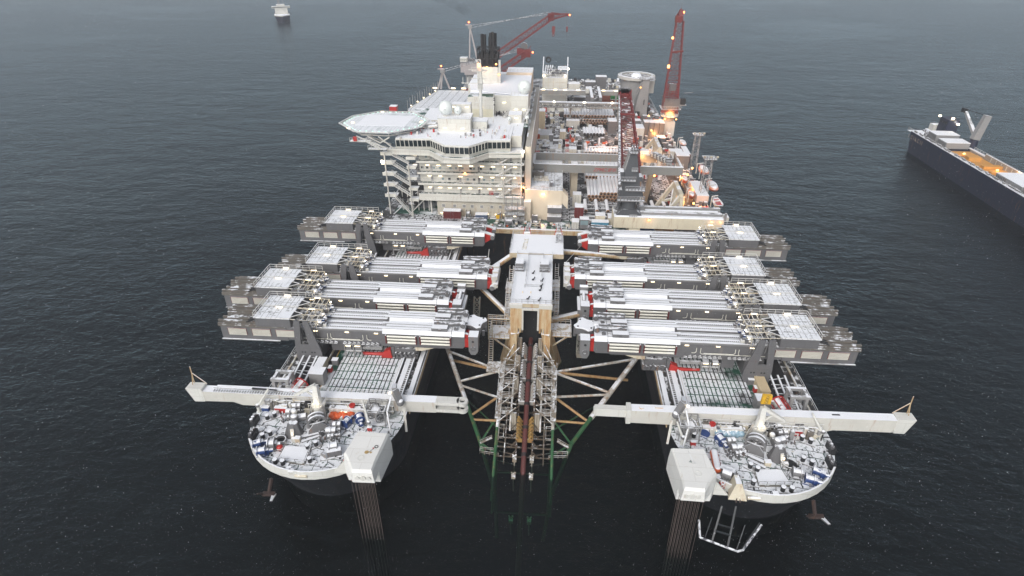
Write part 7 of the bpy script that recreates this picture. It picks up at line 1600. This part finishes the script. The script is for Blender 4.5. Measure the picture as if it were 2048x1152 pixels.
for s,P in((-1,L),(1,Rr)):
    r_=random.Random(30+s); b=MB()
    for q in range(120):
        x=s*(30+r_.random()*31); y=2+r_.random()*13.8
        if ((x-45.6*s)/16)**2+((min(y,20)-20)/16.6)**2>.95 or (abs(x)<37.5 and y<9.5): continue
        h=.15+r_.random()*.4; b.use((GREYM,WHT,GREYL,BLACK,GREYS,DARK)[q%6]).bc((x,y,DK+h/2),(.12+r_.random()*.35,.12+r_.random()*.35,h))
        if q%6==0: b.use(GREYM).bar((x,y,DK+.1),(x+r_.random()*4-2,y+r_.random()*3-1.5,DK+.12),.14)
    o=b.build('deck_fittings',loc=(s*45,12,DK)); tag(o,'small vents, pipes and fittings scattered over the snowy %s bow deck'%side(s),'deck fittings',kind='stuff')
    # outer deck small gear beside the trench
    for i,(x,y,m_,l) in enumerate(((s*50.2,36.5,GREYS,'grey twin box with snow on top beside the %s grating'),(s*50.6,33.8,RED,'small red hose box beside the %s grating'))): boxy(x,y,1.4 if i==0 else .7,1.2,1.6 if i==0 else 1.3,m_,'deck_box',l%side(s))
# bow protection frame under the right bow, and thin floating booms beside the towers
t=thing('bow_guard_frame','white tipped tubular guard frame hanging under the right bow','guard frame',(40,0,5)); b=MB(); b.use(mat('guard_tube',(.06,.065,.08),.4,snow=.62,nz=.3,sscale=1.0)); 
A=[G(1398,1040,5),G(1400,1075,4),G(1475,1103,4),G(1486,1100,4),G(1523,1050,5)]; b.tube(A,.22,7); b.build('guard_hoop',t)
b=MB(); b.use(mat('dark_strut',(.025,.03,.035),.5,snow=.2))
for p,q in(((1444,1012),(1424,1083)),((1472,1012),(1455,1095))): b.bar(G(*p,9),G(*q,4),.35)
for y in(1048,1062): b.bar(G(1434-(y-1048)*.2,y,6),G(1463-(y-1048)*.2,y+8,6),.25)
b.bar(G(1424,1035,8),G(1410,1075,4),.15); b.bar(G(1490,1050,8),G(1473,1100,4),.15); b.bar(G(1520,1045,8),G(1484,1098,4),.15); b.build('guard_strut',t)
for p,q,l in(((783,897),(772,932),'thin white pole beside the left white tower over the slot'),((1337,923),(1345,962),'thin white pole beside the right white tower over the slot')):
    b=MB(); b.use(WHTC).cyl(G(*p,6),G(*q,5),.12,n=6); o=b.build('thin_pole',loc=G(*p,6)); tag(o,l,'pole')
# ================================================================ OTHER SHIPS
t=thing('cargo_ship','dark blue cargo ship with snowy hatches and open lit hold, right edge','cargo ship',(206,240,0))
# local frame: u along the ship from stern (far) to bow (near, off the frame), v to starboard
O=Vector((201.3,274,9.5)); A=Vector((197.5,70,9.5)); du=(A-Vector((O.x,O.y,9.5))).normalized(); dv=Vector((-du.y,du.x,0)); 
if dv.x<0: dv=-dv
SH=Matrix((( du.x,dv.x,0,O.x),(du.y,dv.y,0,O.y),(0,0,1,0),(0,0,0,1)))
W=16.5; NB=mat('ship_navy',(.010,.015,.038),.5,rust=.12,seam=3,var=.25); SD=mat('ship_deck_snow',(.2,.2,.2),.6,snow=1.0)
b=MB(SH); b.use(NB); P=[(0,3),(0,W-3),(5,W),(170,W),(185,W*.5),(170,0),(5,0)]
b.prism([(p[0]+3*(p[0]<6),p[1]*.94+.6) for p in P],-3,10.2,top=P); b.build('ship_hull',t)
b=MB(SH); b.use(SD); b.bx(0,.3,10.2,24,W-.3,10.3); b.bx(5,0,10.2,170,2.0,11.0); b.bx(5,W-2,10.2,170,W,11.0); b.use(NB); b.bx(5,-.1,9.6,150,.0,10.9); b.use(SNOWM).bx(3,0,11.0,170,.5,11.1); b.bx(24,W-2.4,11,170,W-1.8,11.6); b.build('side_deck',t)
b=MB(SH); b.use(NB).bx(-3,9,DK-4,3,11,10.4) if 0 else b.bx(1,8,10.3,4,13,11); b.build('stern_fitting',t)
b=MB(SH); b.use(WHT).rail([(1,.2,11.0),(150,.2,11.0)],h=1.2,step=2.5,w=.1); b.rail([(24,W-.3,11.0),(150,W-.3,11.0)],h=1.2,step=2.5,w=.1); b.use(GREYM)
r_=random.Random(5)
for q in range(60): b.bc((6+r_.random()*90,.9+r_.random()*.9,11.3),(.6+r_.random()*2,.5,.5+r_.random()*.6))
for q in range(26): b.bc((4+r_.random()*12,3+r_.random()*10,10.8),(.8+r_.random(),.8,.6+r_.random()*1.4))
b.build('deck_fittings',t,kind='stuff')
for u0,u1,h,l in((17,25,14.6,0),(27.5,35.5,13.6,1),(78,96,13,2),(99,120,13.8,3)):
    b=MB(SH); b.use(GREYL).bx(u0,2.5,10.6,u1,W-2.5,h); b.use(SNOWM).bx(u0-.1,2.4,h,u1+.1,W-2.4,h+.2); b.use(GREYM)
    for q in range(6): b.bx(u0+.6+q*1.2,2.3,10.8,u0+1.1+q*1.2,2.5,h-.3)
    b.build('hatch_cover',t)
OR=mat('hold_orange',(.55,.28,.07),.6,snow=.1)
b=MB(SH); b.use(mat('hold_wall',(.30,.28,.25),.6)).bx(38,W-3.0,5,84,W-2.8,10.9); b.bx(38,2.6,5,84,2.8,10.9); b.use(OR).bx(38,3,8.6,50,W-3,9.4); b.bx(38,3,10.2,84,W-3,10.25)
b.bx(50,4,10.25,54,10,12.2); b.use(BLACK).bx(47,4,10.3,49.6,9,10.6); b.use(OR).bx(62,5,10.3,65,15,11.4); b.bx(70,4,10.3,73,12,11.2)
for q in range(7): b.use(WHT).bx(55+q*4,W-3.1,10.3,55.4+q*4,W-2.95,12.4)
b.use(mat('hold_wall',(0,0,0))).bx(50,W-2.9,10.3,84,W-2.6,12.8); b.use(SNOWM).bx(50,W-2.9,12.8,84,W-2.5,13.0); b.use(WHT).cyl((76,5,11),(86,5,11),1.0,n=10); b.build('open_hold',t)
b=MB(SH); b.use(WHT).bx(4,9,10.3,8,14,15.5); b.use(NB).bx(9,W-6,10.3,17,W-.2,20.5); b.use(SNOWM).bx(3,8,10.4,10,13,12.2); b.use(BLACK).bx(9.6,W-6.1,18,16.4,W-6.0,19.4); b.build('deck_house',t)
b=MB(SH); b.use(NB).cyl((34,W-.5,8),(34,W-.5,15.5),2.4,2.0,n=14); b.build('crane_pedestal',t)
b=MB(SH); b.use(GREYL).bar((34,W-.5,15.5),(33.5,W+1.6,27.5),3.6,3.0,3.0,2.4); b.build('crane_tower',t)
b=MB(SH); b.use(GREYL).bar((33.6,W-.6,17),(22,W-3,27.2),2.0,1.4,1.2,1.0); b.use(BLACK).cyl((33.5,W+1.4,27.4),(22,W-3,27.6),.14,n=4); b.bc((21.6,W-3,27),(3,1.6,2.0)); b.build('crane_boom',t)
for p,e in(((8,W-6,20.6),40),((15,W-3,21),40),((17.6,W-1,18.6),120)):
    lamp(t,SH@Vector(p),(.9,.9,.7),LF,'deck_lamp'); glow(SH@Vector((p[0],p[1]-1,p[2]+1)),(1,.9,.7),e)
lamp(t,SH@Vector((33.2,W+.4,26.6)),(.6,.6,.6),LF,'crane_lamp')
for u,v in((46,6),(70,8),(76,13)): lamp(t,SH@Vector((u,v,11.5)),(.7,.7,.5),LO,'hold_lamp'); glow(SH@Vector((u,v,13)),(1,.55,.2),180)
lm=mat('faded_ship_lettering',(.28,.22,.18),.6)
b=MB(SH); b.use(lm)
for u,bars in((4,'I'),(6.6,'C'),(9.4,'I'),(11.2,'K'),(14,'C'),(17,'I'),(18.6,'I')):
    z0,z1=7.2,9.2; v=-.03+.0
    if bars in'IKC': b.bx(u,v-.03,z0,u+.35,v+.06,z1)
    if bars=='C': b.bx(u,v-.03,z0,u+1.6,v+.06,z0+.35); b.bx(u,v-.03,z1-.35,u+1.6,v+.06,z1)
    if bars=='K': b.bar((u+.3,v,8.2),(u+1.6,v,9.1),.3,.1); b.bar((u+.3,v,8.2),(u+1.6,v,7.3),.3,.1)
b.build('hull_lettering',t)
# small far ship, bow on
v=G(567,46,0); t=thing('distant_ship','small hazy ship seen bow on, dark hull with a white superstructure, at the top left','ship',(v.x,v.y,0))
x,y=v.x,v.y
b=MB(); b.use(NB).prism([(x-7,y+8),(x-8,y+60),(x+8,y+60),(x+9,y+8),(x+1,y-6)],-2,12,top=[(x-11,y+2),(x-11,y+60),(x+11,y+60),(x+11,y+2),(x,y-10)]); b.build('ship_hull',t)
b=MB(); b.use(WHT).prism([(x-11,y+2),(x-11,y+20),(x+11,y+20),(x+11,y+2),(x,y-9)],12,13.4); b.bx(x-9,y+14,12,x+9,y+34,24); b.bx(x-13,y+13,24,x+13,y+20,27); b.bx(x-6,y+15,27,x+6,y+22,30); b.use(GLASS).bx(x-12,y+12.9,25,x+12,y+13,26.2); b.build('superstructure',t)
b=MB(); b.use(GREYL).lattice((x-2,y+20,30),(x-2,y+20,46),3,3,2,2,n=5,r=.3,rb=.2); b.bar((x+4,y+20,30),(x+4,y+20,40),.6); b.build('mast',t); t.rotation_euler=(0,0,.41); t.scale=(.9,.9,.72)
# ================================================================ falling snow
b=MB(); b.use(SNOWM); r_=random.Random(77)
for q in range(24000):
    d=42+r_.random()**.8*130; px,py=r_.uniform(-60,2110),r_.uniform(-60,1210)
    dr=((px-1024)/FPX*RT-(py-576)/FPX*UP+fw).normalized(); c=CAM+dr*d
    if c.z<1: continue
    e=.011+r_.random()*.016; a=Vector((r_.random()-.5,r_.random()-.5,r_.random()-.5)).normalized()*e; k_=a.orthogonal().normalized()*e; l_=a.cross(k_).normalized()*e
    b.add([c+a,c+k_,c+l_,c-(a+k_+l_)*.6],[(0,1,2),(0,3,1),(1,3,2),(2,3,0)])
o=b.build('falling_snow',kind='stuff',loc=(0,-20,60)); o['label']='fine falling snow in the air over the sea and the ship'
# ================================================================ haze, lamps' light
m,t,b,out=base_mat('haze_air'); t.nodes.remove(b)
pv=nd(t,'ShaderNodeVolumePrincipled',Density=0.00024,Anisotropy=.2); pv.inputs['Color'].default_value=(.93,.95,1,1)
t.links.new(pv.outputs[0],out.inputs['Volume'])
b=MB(); b.ms=[m]; b.bx(-2600,-200,-46,2600,2600,125); b.build('haze',kind='stuff')
